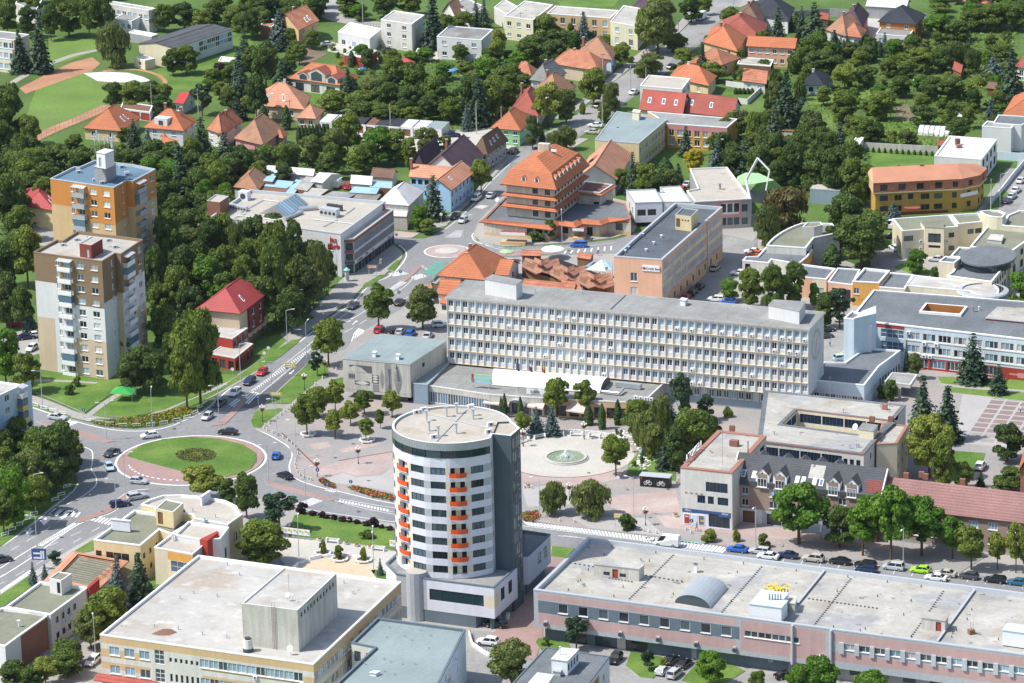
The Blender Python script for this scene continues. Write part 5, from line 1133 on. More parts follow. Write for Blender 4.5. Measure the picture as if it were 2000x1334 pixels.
eav=[Vector((*v,13.0))for v in inset(base,-1.4)];knee=[Vector((*v,16.6))for v in inset(base,.9)]
for i in range(4):
 j=(i+1)%4;mb=MB();mb.face([eav[i],eav[j],knee[j],knee[i]],'tile_orange');e=Vector((0,0,-.25));mb.face([eav[i]+e,eav[j]+e,eav[j],eav[i]],'brown_trim')
 if i==0:mb.face([v+e for v in reversed(eav)],'timber')
 mb.build('mansard_slope',T)
ra,rb=(knee[0]+knee[1])/2,(knee[2]+knee[3])/2;u=rb-ra;r0,r1=ra+u*.22+Vector((0,0,2.6)),rb-u*.12+Vector((0,0,2.6))
mb=MB();mb.face([knee[1],knee[2],r1,r0],'tile_orange');mb.face([knee[3],knee[0],r0,r1],'tile_orange');mb.face([knee[0],knee[1],r0],'tile_orange');mb.face([knee[2],knee[3],r1],'tile_orange');mb.build('roof',T)
def dormer(T,p,n,w=1.3,h=1.7,dep=1.8,m='white_trim',roofm='tile_orange',sty=None):
 """p bottom centre, n outward"""
 n=Vector((n[0],n[1],0)).normalized();a=Vector((-n.y,n.x,0));mb=MB()
 P=[p-a*w/2,p+a*w/2,p+a*w/2+Vector((0,0,h*.68)),p+Vector((0,0,h)),p-a*w/2+Vector((0,0,h*.68))]
 B=[q-n*dep for q in P];mb.face(P[::-1]if False else P,m)
 ctr=sum(P,Vector())/5;Q=[ctr+(q-ctr)*.62+n*.05 for q in P];mb.face(Q,'glass_mid')
 for i,j,mm in((1,2,m),(2,3,roofm),(3,4,roofm),(4,0,m)):
  k=n*(.18 if mm==roofm else 0);mb.face([P[i]+k,P[j]+k,B[j],B[i]],mm)
 return mb.build('dormer',T)
w0,w1=Wall(eav[0],eav[1]),Wall(eav[1],eav[2])
for f in(.40,.63):dormer(T,w0.at(f,14.0,-.85),w0.n)
for k in range(7):dormer(T,w1.at(.13+.115*k,14.6,-1.1),w1.n,1.1,1.6)
mb=MB();c=G(1063,296,18.5);mb.box(c,(3.0,1.6,2.2),'stone_wall',-.35);mb.build('chimney',T)
mb=MB();a,b=G(1082,296,18.9),G(1087,299,18.9);mb.box(a,(1.6,.5,.5),'white_metal',-.5);mb.build('roof_vent',T)
PB=pts2([(945,428),(1072,440),(1088,430),(1120,435),(1133,428),(1170,431),(1186,425),(1232,428),(1222,398),(1108,372),(986,386)],4.4)
if area(PB)<0:PB=PB[::-1]
flat('','','',None,4.4,'stone_wall','felt_slate','copper_trim',.3,.4,poly=PB,root=T,E={0:[(2,1.8,[(1.2,1.9)],'brown2',.64,.92)],2:[(1,1.8,[(1.2,1.9)],'brown2')],4:[(1,1.6,[(.2,2.3)],'brown2')],6:[(1,1.9,[(1.2,1.9)],'brown2',.1,.9)]},bands={i:[(0,1,0,.9,'sand_wall')]for i in range(8)})
skirt(T,PB[:8],4.5,.9,1.5,'tile_orange',closed=False);skirt(T,[PB[10],PB[0],PB[1]][:2],4.5,.9,1.5,'tile_orange',closed=False)
for(x,y,L)in((1003,455,6.5),(1131,447,3.0)):
 c=G(x,y,3.0);mb=MB();mb.box(c,(L,2.4,.3),'tile_red',-.22);mb.box(c+Vector((-.25,-1.25,-.25)),(L,.15,.7),'white_trim',-.22);mb.build('porch_roof',T)
 mb=MB();mb.box((c.x,c.y,0),(L,2.6,.9),'sand_wall',-.22);mb.build('porch_wall',T)
flat('','','',[(1128,372),(1172,376),(1197,360),(1142,354)],7.6,'concrete_wall','rust','offwhite_trim',.2,.3,root=T,E={0:[(1,1.6,[(4.2,.8)],'dark1',.7,.95)]});skirt(T,pts2([(1128,372),(1172,376),(1197,360),(1142,354)],7.5),7.5,.6,.9,'tile_orange')
dish(T,972,398,4.4,.6,-2.2);aerial(T,974,408,4.4,2.5)
house('hotel_hall','salmon tiled hall with twin timber gables behind the hotel','hall',[(1118,355),(1205,352),(1236,302)],4.5,9.0,'gable1','pale_wall','tile_salmon',.6,(0,0),cut=.5)[0]
T=bpy.data.objects['hotel_hall']
for k in range(2):
 x=1157+k*14;p_=G(x,330+k*.8,5.0);mb=MB();a=Vector((.93,-.37,0));n=Vector((-.37,-.93,0));h=3.0;w=2.1
 f=[p_-a*w/2,p_+a*w/2,p_+a*w/2+Vector((0,0,2)),p_+Vector((0,0,h)),p_-a*w/2+Vector((0,0,2))];mb.face(f,'dark_recess')
 b=[q-n*4 for q in f];mb.face([f[2],b[2],b[3],f[3]],'tile_salmon');mb.face([f[3],b[3],b[4],f[4]],'tile_salmon');mb.face([f[1],b[1],b[2],f[2]],'timber');mb.build('gable',T)
T,V,RR,sl=house('restaurant','restaurant with a steep orange hip roof beside the small roundabout','restaurant',[(851,538),(948,547),(992,507)],3.0,8.2,'hip','white_wall','tile_orange',.8,(3,3),'brown2',ch=[(.45,.55,.6),(.5,.3,-.4)])
house('','','',[(966,536),(993,538),(1016,514)],3.0,5.4,'gable0','white_wall','tile_orange',.4,(1,1),'brown2',root=T)
house('','','',[(853,574),(893,577),(908,548)],2.8,4.8,'gable0','white_wall','tile_orange',.4,(1,1),'brown2',root=T)
house('','','',[(859,592),(875,594),(880,582)],2.6,3.4,'gable0','white_wall','tile_orange',.3,(1,0),'brown2',root=T)
house('kiosk','small kiosk with an old terracotta hip roof behind the leafy street trees','kiosk',[(825,573),(848,576),(858,556)],2.6,4.2,'pyr','white_wall','tile_old',.5,(1,1),'brown1')
T=thing('awning','turquoise awning stretched along the restaurant by the small roundabout','awning',G(840,540))
for a,b in(((826,533),(850,510)),((835,538),(862,514))):
 A,B=G(*a,2.6),G(*b,2.6);o=G(a[0]+12,a[1]+2,2.2)-A;mb=MB();mb.face([A,A+o,B+o,B],'glass_blue' if False else 'paint_mint');mb.face([B,B+o,A+o,A],'paint_mint');mb.build('cloth',T)
mb=MB()
for q in((826,533),(850,510),(846,540)):p_=G(*q,2.6);mb.tube((p_.x,p_.y,0),p_,.06,'white_metal')
mb.build('post',T,kind='stuff')
T=thing('market_pavilion','open pavilion under a zigzag of folded terracotta tile roofs','pavilion',G(1110,560))
def fold(pts,z):
 mb=MB();P=[G(x,y,zz)for(x,y),zz in zip(pts,z)];mb.face(P,'tile_pavilion');e=Vector((0,0,-.2));mb.face([q+e for q in reversed(P)],'timber')
 for i in range(len(P)):j=(i+1)%len(P);mb.face([P[i]+e,P[j]+e,P[j],P[i]],'timber')
 mb.build('roof_leaf',T)
for k in range(3):
 o_=lambda*q:[(x+51.5*k,y+14*k)for x,y in q]
 fold(o_((1019,520),(1046,535),(1058,531),(1057,512),(1026,503)),(3.1,2.9,3.8,4.7,4.0));fold(o_((1058,531),(1076,536),(1098,529),(1090,504),(1057,512)),(3.8,3.0,3.1,4.3,4.7))
 fold(o_((1042,511),(1057,518),(1057,509),(1044,502)),(5.3,5.3,6.0,6.0));fold(o_((1057,518),(1072,512),(1069,503),(1057,509)),(5.3,5.3,6.0,6.0))
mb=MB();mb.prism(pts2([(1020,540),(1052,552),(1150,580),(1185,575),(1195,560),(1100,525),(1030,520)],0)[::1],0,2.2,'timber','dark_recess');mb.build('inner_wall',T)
house('market_stall','low terracotta-roofed stall just behind the office slab','stall',[(1018,562),(1120,572),(1130,556)],2.6,3.8,'gable0','timber','tile_terracotta',.4,(0,0));house('market_stall','small gabled stall at the right foot of the folded pavilion','stall',[(1105,566),(1140,570),(1120,552)],2.6,3.9,'gable0','timber','tile_terracotta',.4,(0,0))
house('market_stall','flat terracotta-roofed stall beside the white round tent','stall',[(1018,499),(1056,500),(1058,489)],2.6,3.3,'gable0','timber','tile_terracotta',.2,(0,0));house('market_stall','terracotta-roofed stall beside the blue and white shade sails','stall',[(1126,503),(1153,507),(1160,496)],2.6,3.1,'gable0','timber','tile_terracotta',.2,(0,0))
for nm,lab,pl in(('white_sail','white shade sail between two blue ones next to the peach bank',[((1142,527),2.4),((1176,506),5),((1183,530),2.2)]),('blue_sail','blue shade sail left of the white one',[((1142,520),2.4),((1164,506),4.2),((1150,522),2.2)]),('blue_sail','blue shade sail touching the peach bank wall',[((1178,505),4.4),((1196,514),3.2),((1196,528),2.2),((1181,526),2.4)])):
 c=G(*pl[0][0]);T=thing('shade_sail',lab,'shade sail',c);mb=MB();P=[G(*q,z)for q,z in pl];m='membrane_white' if 'white' in nm else 'sheet_blue';mb.face(P,m);mb.face([v-Vector((0,0,.03))for v in reversed(P)],m);mb.build('cloth',T)
 for q in P:mb=MB();mb.tube((q.x,q.y,0),q,.05,'steel');mb.build('post',T)
def parasol(x,y,r,h,m,lab,group=None,n=8,name='parasol'):
 c=G(x,y,.1);T=thing(name,lab,'parasol',c,group);mb=MB();top=c+Vector((0,0,h));R8=[c+Vector((r*math.cos(2*PI*k/n),r*math.sin(2*PI*k/n),h-r*.32))for k in range(n)]
 for k in range(n):mb.face([R8[k],R8[(k+1)%n],top],m);mb.face([R8[(k+1)%n],R8[k],R8[k]-Vector((0,0,.2)),R8[(k+1)%n]-Vector((0,0,.2))][::-1],m)
 mb.build('canopy',T);mb=MB();mb.tube(c,top,.05,'white_metal');mb.build('pole',T);return T
parasol(990,510,1.9,3.2,'sheet_green','green parasol behind the restaurant roof');parasol(1080,504,3.0,3.4,'membrane_white','wide round white parasol above the folded pavilion')
flat('tent','grey pointed tent roof against the peach bank wall','tent',[(1210,577),(1262,582),(1288,574),(1240,566)],2.6,'membrane_white','paleblue_wall','grey_trim',0,.1)
T=bpy.data.objects['tent'];P=[G(*q,2.65)for q in((1210,577),(1262,582),(1288,572),(1240,566))];tp=sum(P,Vector())/4+Vector((0,0,3.2));mb=MB()
for i in range(4):mb.face([P[i],P[(i+1)%4],tp],'grey_trim')
mb.build('canopy',T)
flat('medical_centre','white box-shaped clinic with grey front next to the hotel','clinic',[(1223,371),(1240,396),(1294,394),(1280,369)],6.6,{0:'white_wall',1:'lilac_wall',-1:'white_wall'},'membrane_white','grey_trim',.3,.3,z0=1.2,E={1:[(2,2.2,[(1.8,1.7)],'dark3',.05,.8)],0:[(2,.9,[(1.5,1.8)],'dark1',.2,.9)]})
flat('white_annexe','white cubic annexe between the clinic and the pink office','annexe',[(1285,376),(1296,394),(1350,394),(1328,363),(1289,365),(1296,375)],6.4,'white_wall','membrane_white','grey_trim',.25,.3)
flat('pink_office','office with pink balcony front, grey walls and a large pale roof','office building',[(1341,372),(1357,394),(1467,388),(1420,326),(1347,329),(1363,368)],7.8,{0:'grey_wall',1:'grey_wall',5:'pinkish_wall',-1:'grey_wall'},'felt_beige','offwhite_trim',.4,.4,E={1:[(3,1.4,[(1.0,2.0),(4.4,2.4)],'dark1',.45,.8),(1,1.6,[(1.0,1.8),(4.4,2.0)],'dark1',.82,.95)]},bands={1:[(.35,.82,3.2,7.6,'pinkish_wall'),(.5,.78,3.9,7.0,'white_wall')]})
pipe(bpy.data.objects['pink_office'],1406,370,7.4,1.5,.3,'grey_wall')
T=thing('arched_hall','hall with a faceted pale green arched roof','hall',G(1480,400));P=[G(*q,3.5)for q in((1436,364),(1464,373),(1532,369),(1500,352),(1440,345))];hi=[G(*q,6.5)for q in((1450,345),(1478,358),(1512,352),(1482,338),(1456,337))];mb=MB()
for i in range(5):mb.face([P[i],P[(i+1)%5],hi[(i+1)%5],hi[i]],'sheet_green')
mb.face(hi,'sheet_green');mb.build('roof',T);mb=MB();mb.prism([tuple(v[:2])for v in P],0,3.5,'grey_wall',topz=False);mb.build('wall',T)
T=thing('concrete_pump','folded white boom of a concrete pump standing between pink office and green hall','crane',G(1464,420));mb=MB()
for a,b,r in((((1465,388),6),((1457,352),10),.35),(((1457,352),10),((1480,309),17),.32),(((1480,309),17),((1503,333),14),.26),(((1503,333),14),((1496,372),9),.18)):mb=MB();mb.tube(G(*a[0],a[1]),G(*b[0],b[1]),r,'white_metal',n=6);mb.build('boom_section',T)
q=G(1465,388,6);mb=MB();mb.tube((q.x,q.y,0),q,.4,'white_metal');mb.build('column',T)
T,V,RR,sl=house('guest_house','blue-fronted guest house under a two-part orange roof','guest house',[(828,366),(882,372),(929,335)],6.2,8.8,'gable1','skyblue_wall','tile_salmon',.5,(1,6),'white1',sky=[(0,.3,.6)])
house('','','',[(798,345),(880,352),(893,333)],6.0,8.2,'gable0','skyblue_wall','tile_salmon',.4,(6,0),'brown1',root=T,ch=[(.02,.3,2.0)])
T,V,RR,sl=house('purple_roof_house','white house under a dark purple half-hipped roof','house',[(822,333),(905,344),(948,303)],4.4,9.6,'gable1','white_wall','slate_purple',.5,(3,2),'white2',ch=[(.3,.6,.5)])
house('','','',[(806,315),(826,320),(862,292)],4.0,7.2,'gable1','slate_purple','slate_purple',.4,(0,0),root=T)
house('brown_roof_house','dark green house with a brown roof and three skylights','house',[(921,298),(952,302),(993,274)],4.8,9.0,'hip','grey_wall','tile_brown',.5,(2,5),'white1',sky=[(0,.3,.45),(0,.5,.5),(0,.7,.55)])
T,V,RR,sl=house('old_workshop','old house with a whitewashed tin roof next to the dark spruce','house',[(735,397),(799,402),(830,372)],5.2,8.4,'hip','pale_wall','sheet_white',.4,(0,0));mb=MB()
flat('','','',[(735,421),(795,424),(800,403),(755,398)],3.6,'concrete_wall','sheet_white','rust',.1,.2,root=T)
for px,h,hr,m,lab in(([(515,335),(612,343),(618,338)],3.2,4.6,'membrane_white','long white market roof in front of the dark hedge'),([(606,354),(630,357),(665,340)],3.2,4.4,'membrane_white','short white market roof at the end of the long one'),([(684,358),(726,361),(730,346)],3.2,4.4,'membrane_white','white gabled market roof right of the parked white van')):
 house('market_roof',lab,'market roof',px,h,hr,'gable0','pale_wall',m,.3,(0,0),verge='offwhite_trim')
for px,h,m,lab in(([(502,352),(532,355),(542,340),(512,337)],3.4,'sheet_blue','blue tin shelter at the left end of the market'),([(500,362),(560,368),(580,355),(530,350)],2.6,'sheet_blue','pale blue tin shelter with open front behind the gallery'),([(558,376),(575,378),(592,352),(578,350)],2.6,'sheet_blue','narrow pale blue tin roof running away from the gallery'),([(575,368),(600,373),(628,340),(606,336)],2.8,'felt_pale','sloping grey fibre cement market roof'),([(682,376),(735,379),(742,367),(692,364)],2.8,'sheet_blue','blue tin shelter behind the parked red car'),([(722,365),(765,368),(766,355),(728,354)],2.8,'sheet_blue','blue tin shelter beside the old tin-roofed house'),([(590,379),(625,382),(642,370),(605,366)],2.5,'felt_pale','grey slab-roofed store at the gallery back wall'),([(632,382),(680,387),(700,377),(650,373)],2.5,'felt_grey','flat grey store roof behind the gallery units'),([(690,386),(735,391),(745,379),(700,376)],2.5,'felt_grey','flat dark store roof at the gallery corner')):
 flat('market_shelter',lab,'shelter',px,h,'timber',m,'offwhite_trim',0,.1)
house('brick_store','low brown-tiled store behind the market','store',[(723,345),(768,349),(778,336)],2.6,4.2,'gable0','pale_wall','tile_brown',.3,(0,0));house('brick_store','old brown-tiled building left of the market','store',[(455,365),(505,372),(530,340)],3.0,6.0,'hip','pale_wall','tile_old',.4,(0,0))
flat('brick_store','low rusty-roofed store between market and gallery','store',[(495,372),(560,376),(575,364),(510,360)],2.4,'timber','rust','rust',0,.1)
h=9.2;e0=pts2([(1710,356),(1853,349),(1876,348),(1909,341),(1922,329)],h);T=thing('ochre_house','ochre apartment house with a salmon roof and tiled top floor','apartment house',G(1800,420));bk=pts2([(1870,319),(1703,327)],h+3)
outl=[Vector(v)for v in e0]+[Vector(pts2([(1905,322)],h)[0]),Vector(pts2([(1700,338)],h)[0])]
wl=[tuple(v)for v in outl];zs=6.2;mb=MB();rows=[(1.1,1.5),(4.0,1.5)]
facade(T,mb,wl[0],wl[1],0,zs,'ochre_wall',[(1,2.2,rows,'brown2',.05,.18),(2,1.1,rows,'brown1',.26,.36),(1,2.0,[(4.2,1.5)],'brown1',.44,.52),(2,1.2,rows,'brown1',.62,.74),(1,2.2,rows,'brown2',.80,.92)],[(0,1,0,.8,'maroon_wall')])
for i in range(1,len(wl)):facade(T,mb,wl[i],wl[(i+1)%len(wl)],0,zs,'ochre_wall',[(max(1,int((Vector(wl[(i+1)%len(wl)])-Vector(wl[i])).length/3)),1.3,rows,'brown1')]if i<4 else())
mb.build('wall',T);mb=MB();o=inset(wl,-.7)
for i in range(len(wl)):
 j=(i+1)%len(wl);a=(*o[i],zs),(*o[j],zs)
 if i!=len(wl)-1:facade(T,mb,o[i],o[j],zs,h,'tile_terracotta',[(4,1.9,[(.7,1.7)],'brown2',.02,.98)]if i==0 else[(1,1.4,[(.8,1.5)],'brown1')]if i<4 else(),[(0,1,0,.35,'yellow_wall')],depth=.4)
 else:facade(T,mb,o[i],o[j],zs,h,'sand_wall')
mb.face([(*v,zs)for v in reversed(o)],'yellow_wall');mb.build('tiled_storey',T)
rg=[G(1703,327,h+2.6),G(1870,319,h+2.6)];O=[Vector((*v,h))for v in inset(wl,-.8)];mb=MB()
mb.face([O[0],O[1],rg[1].lerp(rg[0],.12),rg[0]],'roof_salmon');mb.face([O[1],O[2],rg[1],rg[1].lerp(rg[0],.12)],'roof_salmon');mb.face([O[2],O[3],rg[1]],'roof_salmon');mb.face([O[3],O[4],rg[1]],'roof_salmon');mb.face([O[4],O[5],rg[1]],'roof_salmon');mb.face([O[5],O[6],rg[0],rg[1]],'roof_salmon');mb.face([O[6],O[0],rg[0]],'sand_wall');mb.build('roof',T)
for x,y in((1755,341),(1800,340)):mb=MB();mb.box(G(x,y,h+.2),(.9,.6,2.6),'brick_wall',0);mb.build('chimney',T)
w=Wall(wl[2],wl[3]);solid(T,'banner',w,.0,1.0,4.0,5.0,.3,'white_trim');mb=MB();mb.box(G(1782,408,3.0),(4,1.6,.4),'tile_red',0);mb.box(G(1782,410,3.2),(3.0,1.2,.5),'tile_red',0);mb.build('porch_roof',T)
mb=MB();mb.box(G(1782,411,0),(3.4,1.2,3.0),'maroon_wall',0);mb.build('porch',T)
flat('white_workshop','white two-storey workshop with a stained white roof behind the ochre house','workshop',[(1825,304),(1917,311),(1947,272),(1855,265)],7.0,'white_wall','sheet_white','white_trim',.3,.4,E={1:[(4,2.6,[(.8,2.2),(4.2,2.0)],'dark2',.02,.98)]})
T=bpy.data.objects['white_workshop'];mb=MB();mb.box(G(1870,282,6.8),(1.2,1.0,1.6),'brick_wall',.3);mb.build('chimney',T);mb=MB();mb.box(G(1873,288,6.8),(1.4,1.0,.8),'copper_trim',.3);mb.build('chimney',T)
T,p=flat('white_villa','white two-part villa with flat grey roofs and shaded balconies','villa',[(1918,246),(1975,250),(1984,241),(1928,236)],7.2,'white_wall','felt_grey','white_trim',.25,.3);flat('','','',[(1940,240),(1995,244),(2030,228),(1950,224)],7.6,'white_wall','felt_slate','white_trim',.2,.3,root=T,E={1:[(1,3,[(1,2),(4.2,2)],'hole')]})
house('orange_gable_house','big plain orange roof at the right edge behind the white villa','house',[(1958,224),(2060,226),(2080,190)],4.5,9.0,'hip','cream_wall','tile_orange',.5,(2,2),sky=[(0,.15,.2)])
flat('shed','grey corrugated shed between the rusty tree and the ochre house','shed',[(1582,368),(1640,372),(1652,357)],4.0,'bluegrey_wall','felt_pale','galvanised',.05,.1)
SW=[(1648,641),(1711,643),(1717,628),(1728,628),(2110,672),(2140,610),(1949,585),(1706,566)]
T=thing('school','pale blue school with ribbon windows, red panels and a dark flat roof','school',G(1800,720));h=10.2
A,B=G2(1712,629,h),G2(2110,674,h);C_,D=G2(2150,600,h),G2(1706,566,h);E_=G2(1650,636,h);p=[tuple(A),tuple(B),tuple(C_),tuple(D),tuple(E_)]
mb=MB();tr=[(k/11.5+.17,0)for k in range(9)]
ops=[(.08,7.2-.4,5.6,2.0,'grid4'),(.08,3.6,5.6,2.3,'grid4')]
for k in range(11):
 for j in range(3):ops+=[(.165+k*.077+j*.021,7.0,1.0,1.7,'office1'),(.165+k*.077+j*.021,3.9,1.0,1.7,'office1')]
for k in range(5):ops.append((.22+.085*k,.6,3.8,2.0,'bigw'))
facade(T,mb,A,B,0,h,'paleblue_wall',ops=ops,bands=[(0,.14,9.0,9.9,'red_wall'),(.15,1,6.75,8.8,'white_wall'),(.15,1,3.65,5.7,'white_wall'),(.15,.64,0,2.9,'red_wall'),(.64,1,0,2.9,'red_wall')])
for a,b in((B,C_),(C_,D),(D,E_),(E_,A)):facade(T,mb,a,b,0,h,'paleblue_wall',bands=[(0,1,0,.8,'red_wall')])
mb.build('wall',T);W=Wall(A,B)
for z in(6.65,3.55):solid(T,'sill_band',W,.15,1,z,z+.2,.12,'offwhite_trim')
for k in range(6):solid(T,'pillar',W,.175+.085*k,.187+.085*k,0,2.9,.12,'red_wall')
solid(T,'wall_painting',W,.70,.80,.7,1.9,.03,'pinkish_wall');solid(T,'wall_painting',W,.66,.84,1.2,1.6,.02,'pinkish_wall')
for f,z in((.24,6.0),(.30,6.0),(.24,2.95),(.27,2.95),(.16,8.2)):ac_on(T,W,f,z,(1.0,.35,.7))
q=inset(p,.4);mb=MB();po=inset(p,-.1)
for i in range(5):j=(i+1)%5;mb.face([(*po[i],h+.03),(*po[j],h+.03),(*q[j],h+.03),(*q[i],h+.03)],'white_trim');mb.face([(*q[j],h-.35),(*q[i],h-.35),(*q[i],h+.03),(*q[j],h+.03)],'grey_trim');mb.face([(*po[i],h-.3),(*po[j],h-.3),(*po[j],h+.03),(*po[i],h+.03)],'white_trim')
mb.build('parapet',T)
HO=[G2(*v,h)for v in((1800,609),(1874,615),(1885,601),(1811,595))];RH=[G2(*v,h)for v in((1922,619),(2120,640),(2130,606),(1949,587))]
mb=MB()
def holed(mb,outer,holes,z,m):
 """flat sheet with four-sided holes: cut along lines from the outer quad"""
 import mathutils
 pts=[v.to_3d()if hasattr(v,'to_3d')else Vector((*v,0))for v in outer];loops=[pts]+[[v.to_3d()for v in hh_]for hh_ in holes]
 tri=mathutils.geometry.tessellate_polygon(loops);al=[v for l in loops for v in l]
 for t in tri:
  f=[al[i]for i in t]
  if area([(v.x,v.y)for v in f])<0:f=f[::-1]
  mb.face([(v.x,v.y,z)for v in f],m)
holed(mb,[Vector(v)for v in q],[HO],h-.3,'felt_slate');mb.build('roof',T)
mb=MB()
for i in range(4):
 j=(i+1)%4;a,b=HO[i],HO[j];mb.face([(*b,3),(*a,3),(*a,h+.3),(*b,h+.3)],'timber_orange')
oo=[Vector(v)for v in inset([tuple(v)for v in HO],-.5)]
for i in range(4):j=(i+1)%4;mb.face([(*oo[i],h+.3),(*oo[j],h+.3),(*HO[j],h+.3),(*HO[i],h+.3)],'white_trim');mb.face([(*oo[i],h-.3),(*oo[j],h-.3),(*oo[j],h+.3),(*oo[i],h+.3)],'white_trim')
mb.face([(*v,3)for v in HO],'pavement');mb.build('light_well',T)
box_on(T,'sunken_roof',[(1925,622),(2050,634),(2060,606),(1949,600)],h+.1,h-.3,'maroon_wall','felt_pale');pipe(T,1901,609,h-.3,1.2,.2,'steel');pipe(T,1912,606,h-.3,.8,.15,'white_metal')
flat('','','',[(1648,621),(1668,623),(1684,612),(1664,607)],12.6,'paleblue_wall','felt_slate','white_trim',.4,.35,root=T)
flat('','','',[(1668,622),(1711,612),(1711,597),(1684,607)],14.6,'paleblue_wall','paleblue_wall','white_trim',0,.3,root=T);flat('','','',[(1684,634),(1702,636),(1706,627),(1688,625)],12.2,'lilac_wall','lilac_wall','white_trim',0,.3,root=T)
p=pts2([(1583,741),(1688,752),(1717,715),(1759,684),(1690,679),(1651,707),(1608,707)],6.2)
T,p=flat('school_annexe','pale blue annexe with dark roofs joining school and office block','school annexe',None,6.2,'paleblue_wall','felt_slate','white_trim',.4,.35,poly=p,z0=0,E={0:[(9,1.5,[(.9,2.4)],'office2',.06,.98)],1:[(9,1.0,[(1.2,1.9)],'office2')],2:[(8,1.0,[(1.2,1.9)],'dark1')]},bands={0:[(.03,1,.6,3.6,'white_wall')]})
flat('canopy','grey flat canopy on two pillars among the conifers','canopy',[(1728,745),(1778,751),(1792,731),(1742,727)],3.6,'concrete_wall','felt_grey','offwhite_trim',.1,.3,z0=2.7)
T=bpy.data.objects['canopy']
for x,y in((1757,780),(1738,777)):mb=MB();mb.box(G(x,y,0),(.6,.6,2.75),'concrete_wall',-.3);mb.build('pillar',T)
def curve(a,b,c,n=8):
 return[tuple(Vector(a).lerp(Vector(b),t).lerp(Vector(b).lerp(Vector(c),t),t))for t in[k/n for k in range(n+1)]]
arc=curve((1567,435),(1515,452),(1497,479),7)
T,p=flat('curved_office','grey-white office with a curved front and mossy roof','office building',None,7.2,'pale_wall','felt_olive','white_trim',.5,.4,poly=pts2(list(reversed(arc))[:1]+[(1574,484),(1590,464),(1640,454),(1625,436)]+arc[:-1],7.2),E={1:[(3,1.6,[(1,2),(4.2,1.8)],'dark2')],0:[]})
box_on(T,'stair_tower',[(1567,443),(1590,443),(1607,439),(1603,433),(1577,434)],9.6,6,'pale_wall','felt_olive',None,.3,'white_trim')
T,p=flat('civic_building','flat-roofed civic building with amber, peach and pale blue wall pieces','civic building',[(1450,508),(1501,513),(1507,506),(1560,515),(1577,501),(1587,487),(1499,479),(1480,500),(1457,501)],5.6,'pale_wall','felt_slate','white_trim',.4,.35,E={0:[(1,1.4,[(1.2,3.6)],'dark1',.08,.32)],4:[(2,1.3,[(1,2)],'brown2')]},bands={4:[(0,1,0,5.6,'amber_wall')],3:[(0,1,0,5.6,'amber_wall')],5:[(0,1,0,5.6,'amber_wall')]})
flat('','','',[(1560,540),(1614,545),(1632,524),(1562,515)],5.2,'peach_wall','felt_slate','white_trim',.4,.35,root=T,E={0:[(1,2.6,[(1.4,1.4)],'shutter',.5,.95)]},bands={0:[(.5,1,0,5.2,'cream_wall')]})
flat('','','',[(1617,550),(1665,556),(1680,526),(1636,523)],5.2,'peach_wall','felt_slate','white_trim',.25,.35,root=T,E={0:[(2,2.3,[(.6,3.2)],'brown2',.15,.95)]})
flat('','','',[(1665,549),(1717,552),(1738,528),(1688,523)],6.2,'amber_wall','felt_slate','white_trim',.6,.4,root=T,E={0:[(1,1.5,[(3.0,1.6)],'white2',.04,.26)]})
flat('','','',[(1717,560),(1767,564),(1784,536),(1738,532)],5.2,'cream_wall','felt_slate','white_trim',.25,.35,root=T,E={0:[(3,2.0,[(1.2,2.2)],'brown2')]})
a=curve((1895,568),(1915,580),(1944,578),5)+curve((1944,578),(1960,566),(1940,555),5)
T,p=flat('library','cream single-storey building with a white rounded end and pale roof','library',None,5.2,'cream_wall','felt_white','white_trim',.12,.3,poly=pts2([(1770,557)]+a+[(1785,537)],5.2),E={0:[(7,1.8,[(2.2,1.0)],'brown2',.05,.95)],3:[(1,1.4,[(2,1.2)],'dark1')]})
mb=MB();c=(G(1920,567,5.0));n=24
ri=[(c.x+5.0*math.cos(2*PI*k/n),c.y+5.0*math.sin(2*PI*k/n),5.34)for k in range(n)];ro=[(c.x+6.2*math.cos(2*PI*k/n),c.y+6.2*math.sin(2*PI*k/n),5.1)for k in range(n)]
for k in range(n):j=(k+1)%n;mb.face([ro[k],ro[j],ri[j],ri[k]],'grey_trim');mb.face([(*ro[k][:2],4.7),(*ro[j][:2],4.7),ro[j],ro[k]],'white_trim')
mb.build('cornice',T)
T,p=flat('health_centre','cream health centre with olive roofs, white copings and a rounded turret','health centre',[(1743,427),(1762,451),(1871,442),(1855,419)],7.4,'cream_wall','felt_olive','white_trim',.4,.4,E={0:[(2,1.6,[(.3,2.8)],'white2')],1:[(1,2.6,[(4.6,1.4)],'dark2',.03,.2),(1,1.6,[(.2,2.6)],'shutter',.03,.2),(2,1.5,[(4.6,1.3),(1.2,1.3)],'dark2',.6,.98)]})
w=Wall(p[1],p[2])
for f,z in((.33,4.0),(.33,2.2),(.28,1.2),(.72,3.4),(.8,3.4)):ac_on(T,w,f,z)
box_on(T,'stair_tower',[(1806,443),(1844,445),(1838,431),(1798,432)],8.2,0,'cream_wall','felt_olive',{0:[(1,3.2,[(4.2,2.4)],'brown2',.12,.9),(1,3.0,[(2.8,.7)],'brown2',.12,.9)]})
flat('','','',[(1871,437),(1921,432),(1913,416),(1857,419)],7.4,'cream_wall','felt_olive','white_trim',.5,.4,root=T,E={0:[(2,1.7,[(4.4,1.3)],'dark2',.35,.95)]})
a=curve((1914,412),(1925,424),(1958,424),6)+[(1964,416),(1952,411),(1935,410)]
flat('','','',None,9.6,'cream_wall','felt_olive','white_trim',.4,.35,root=T,poly=pts2(a,9.6))
flat('','','',[(1958,440),(2060,448),(2080,412),(1990,411),(1968,420)],7.6,'cream_wall','felt_olive','white_trim',.4,.4,root=T)
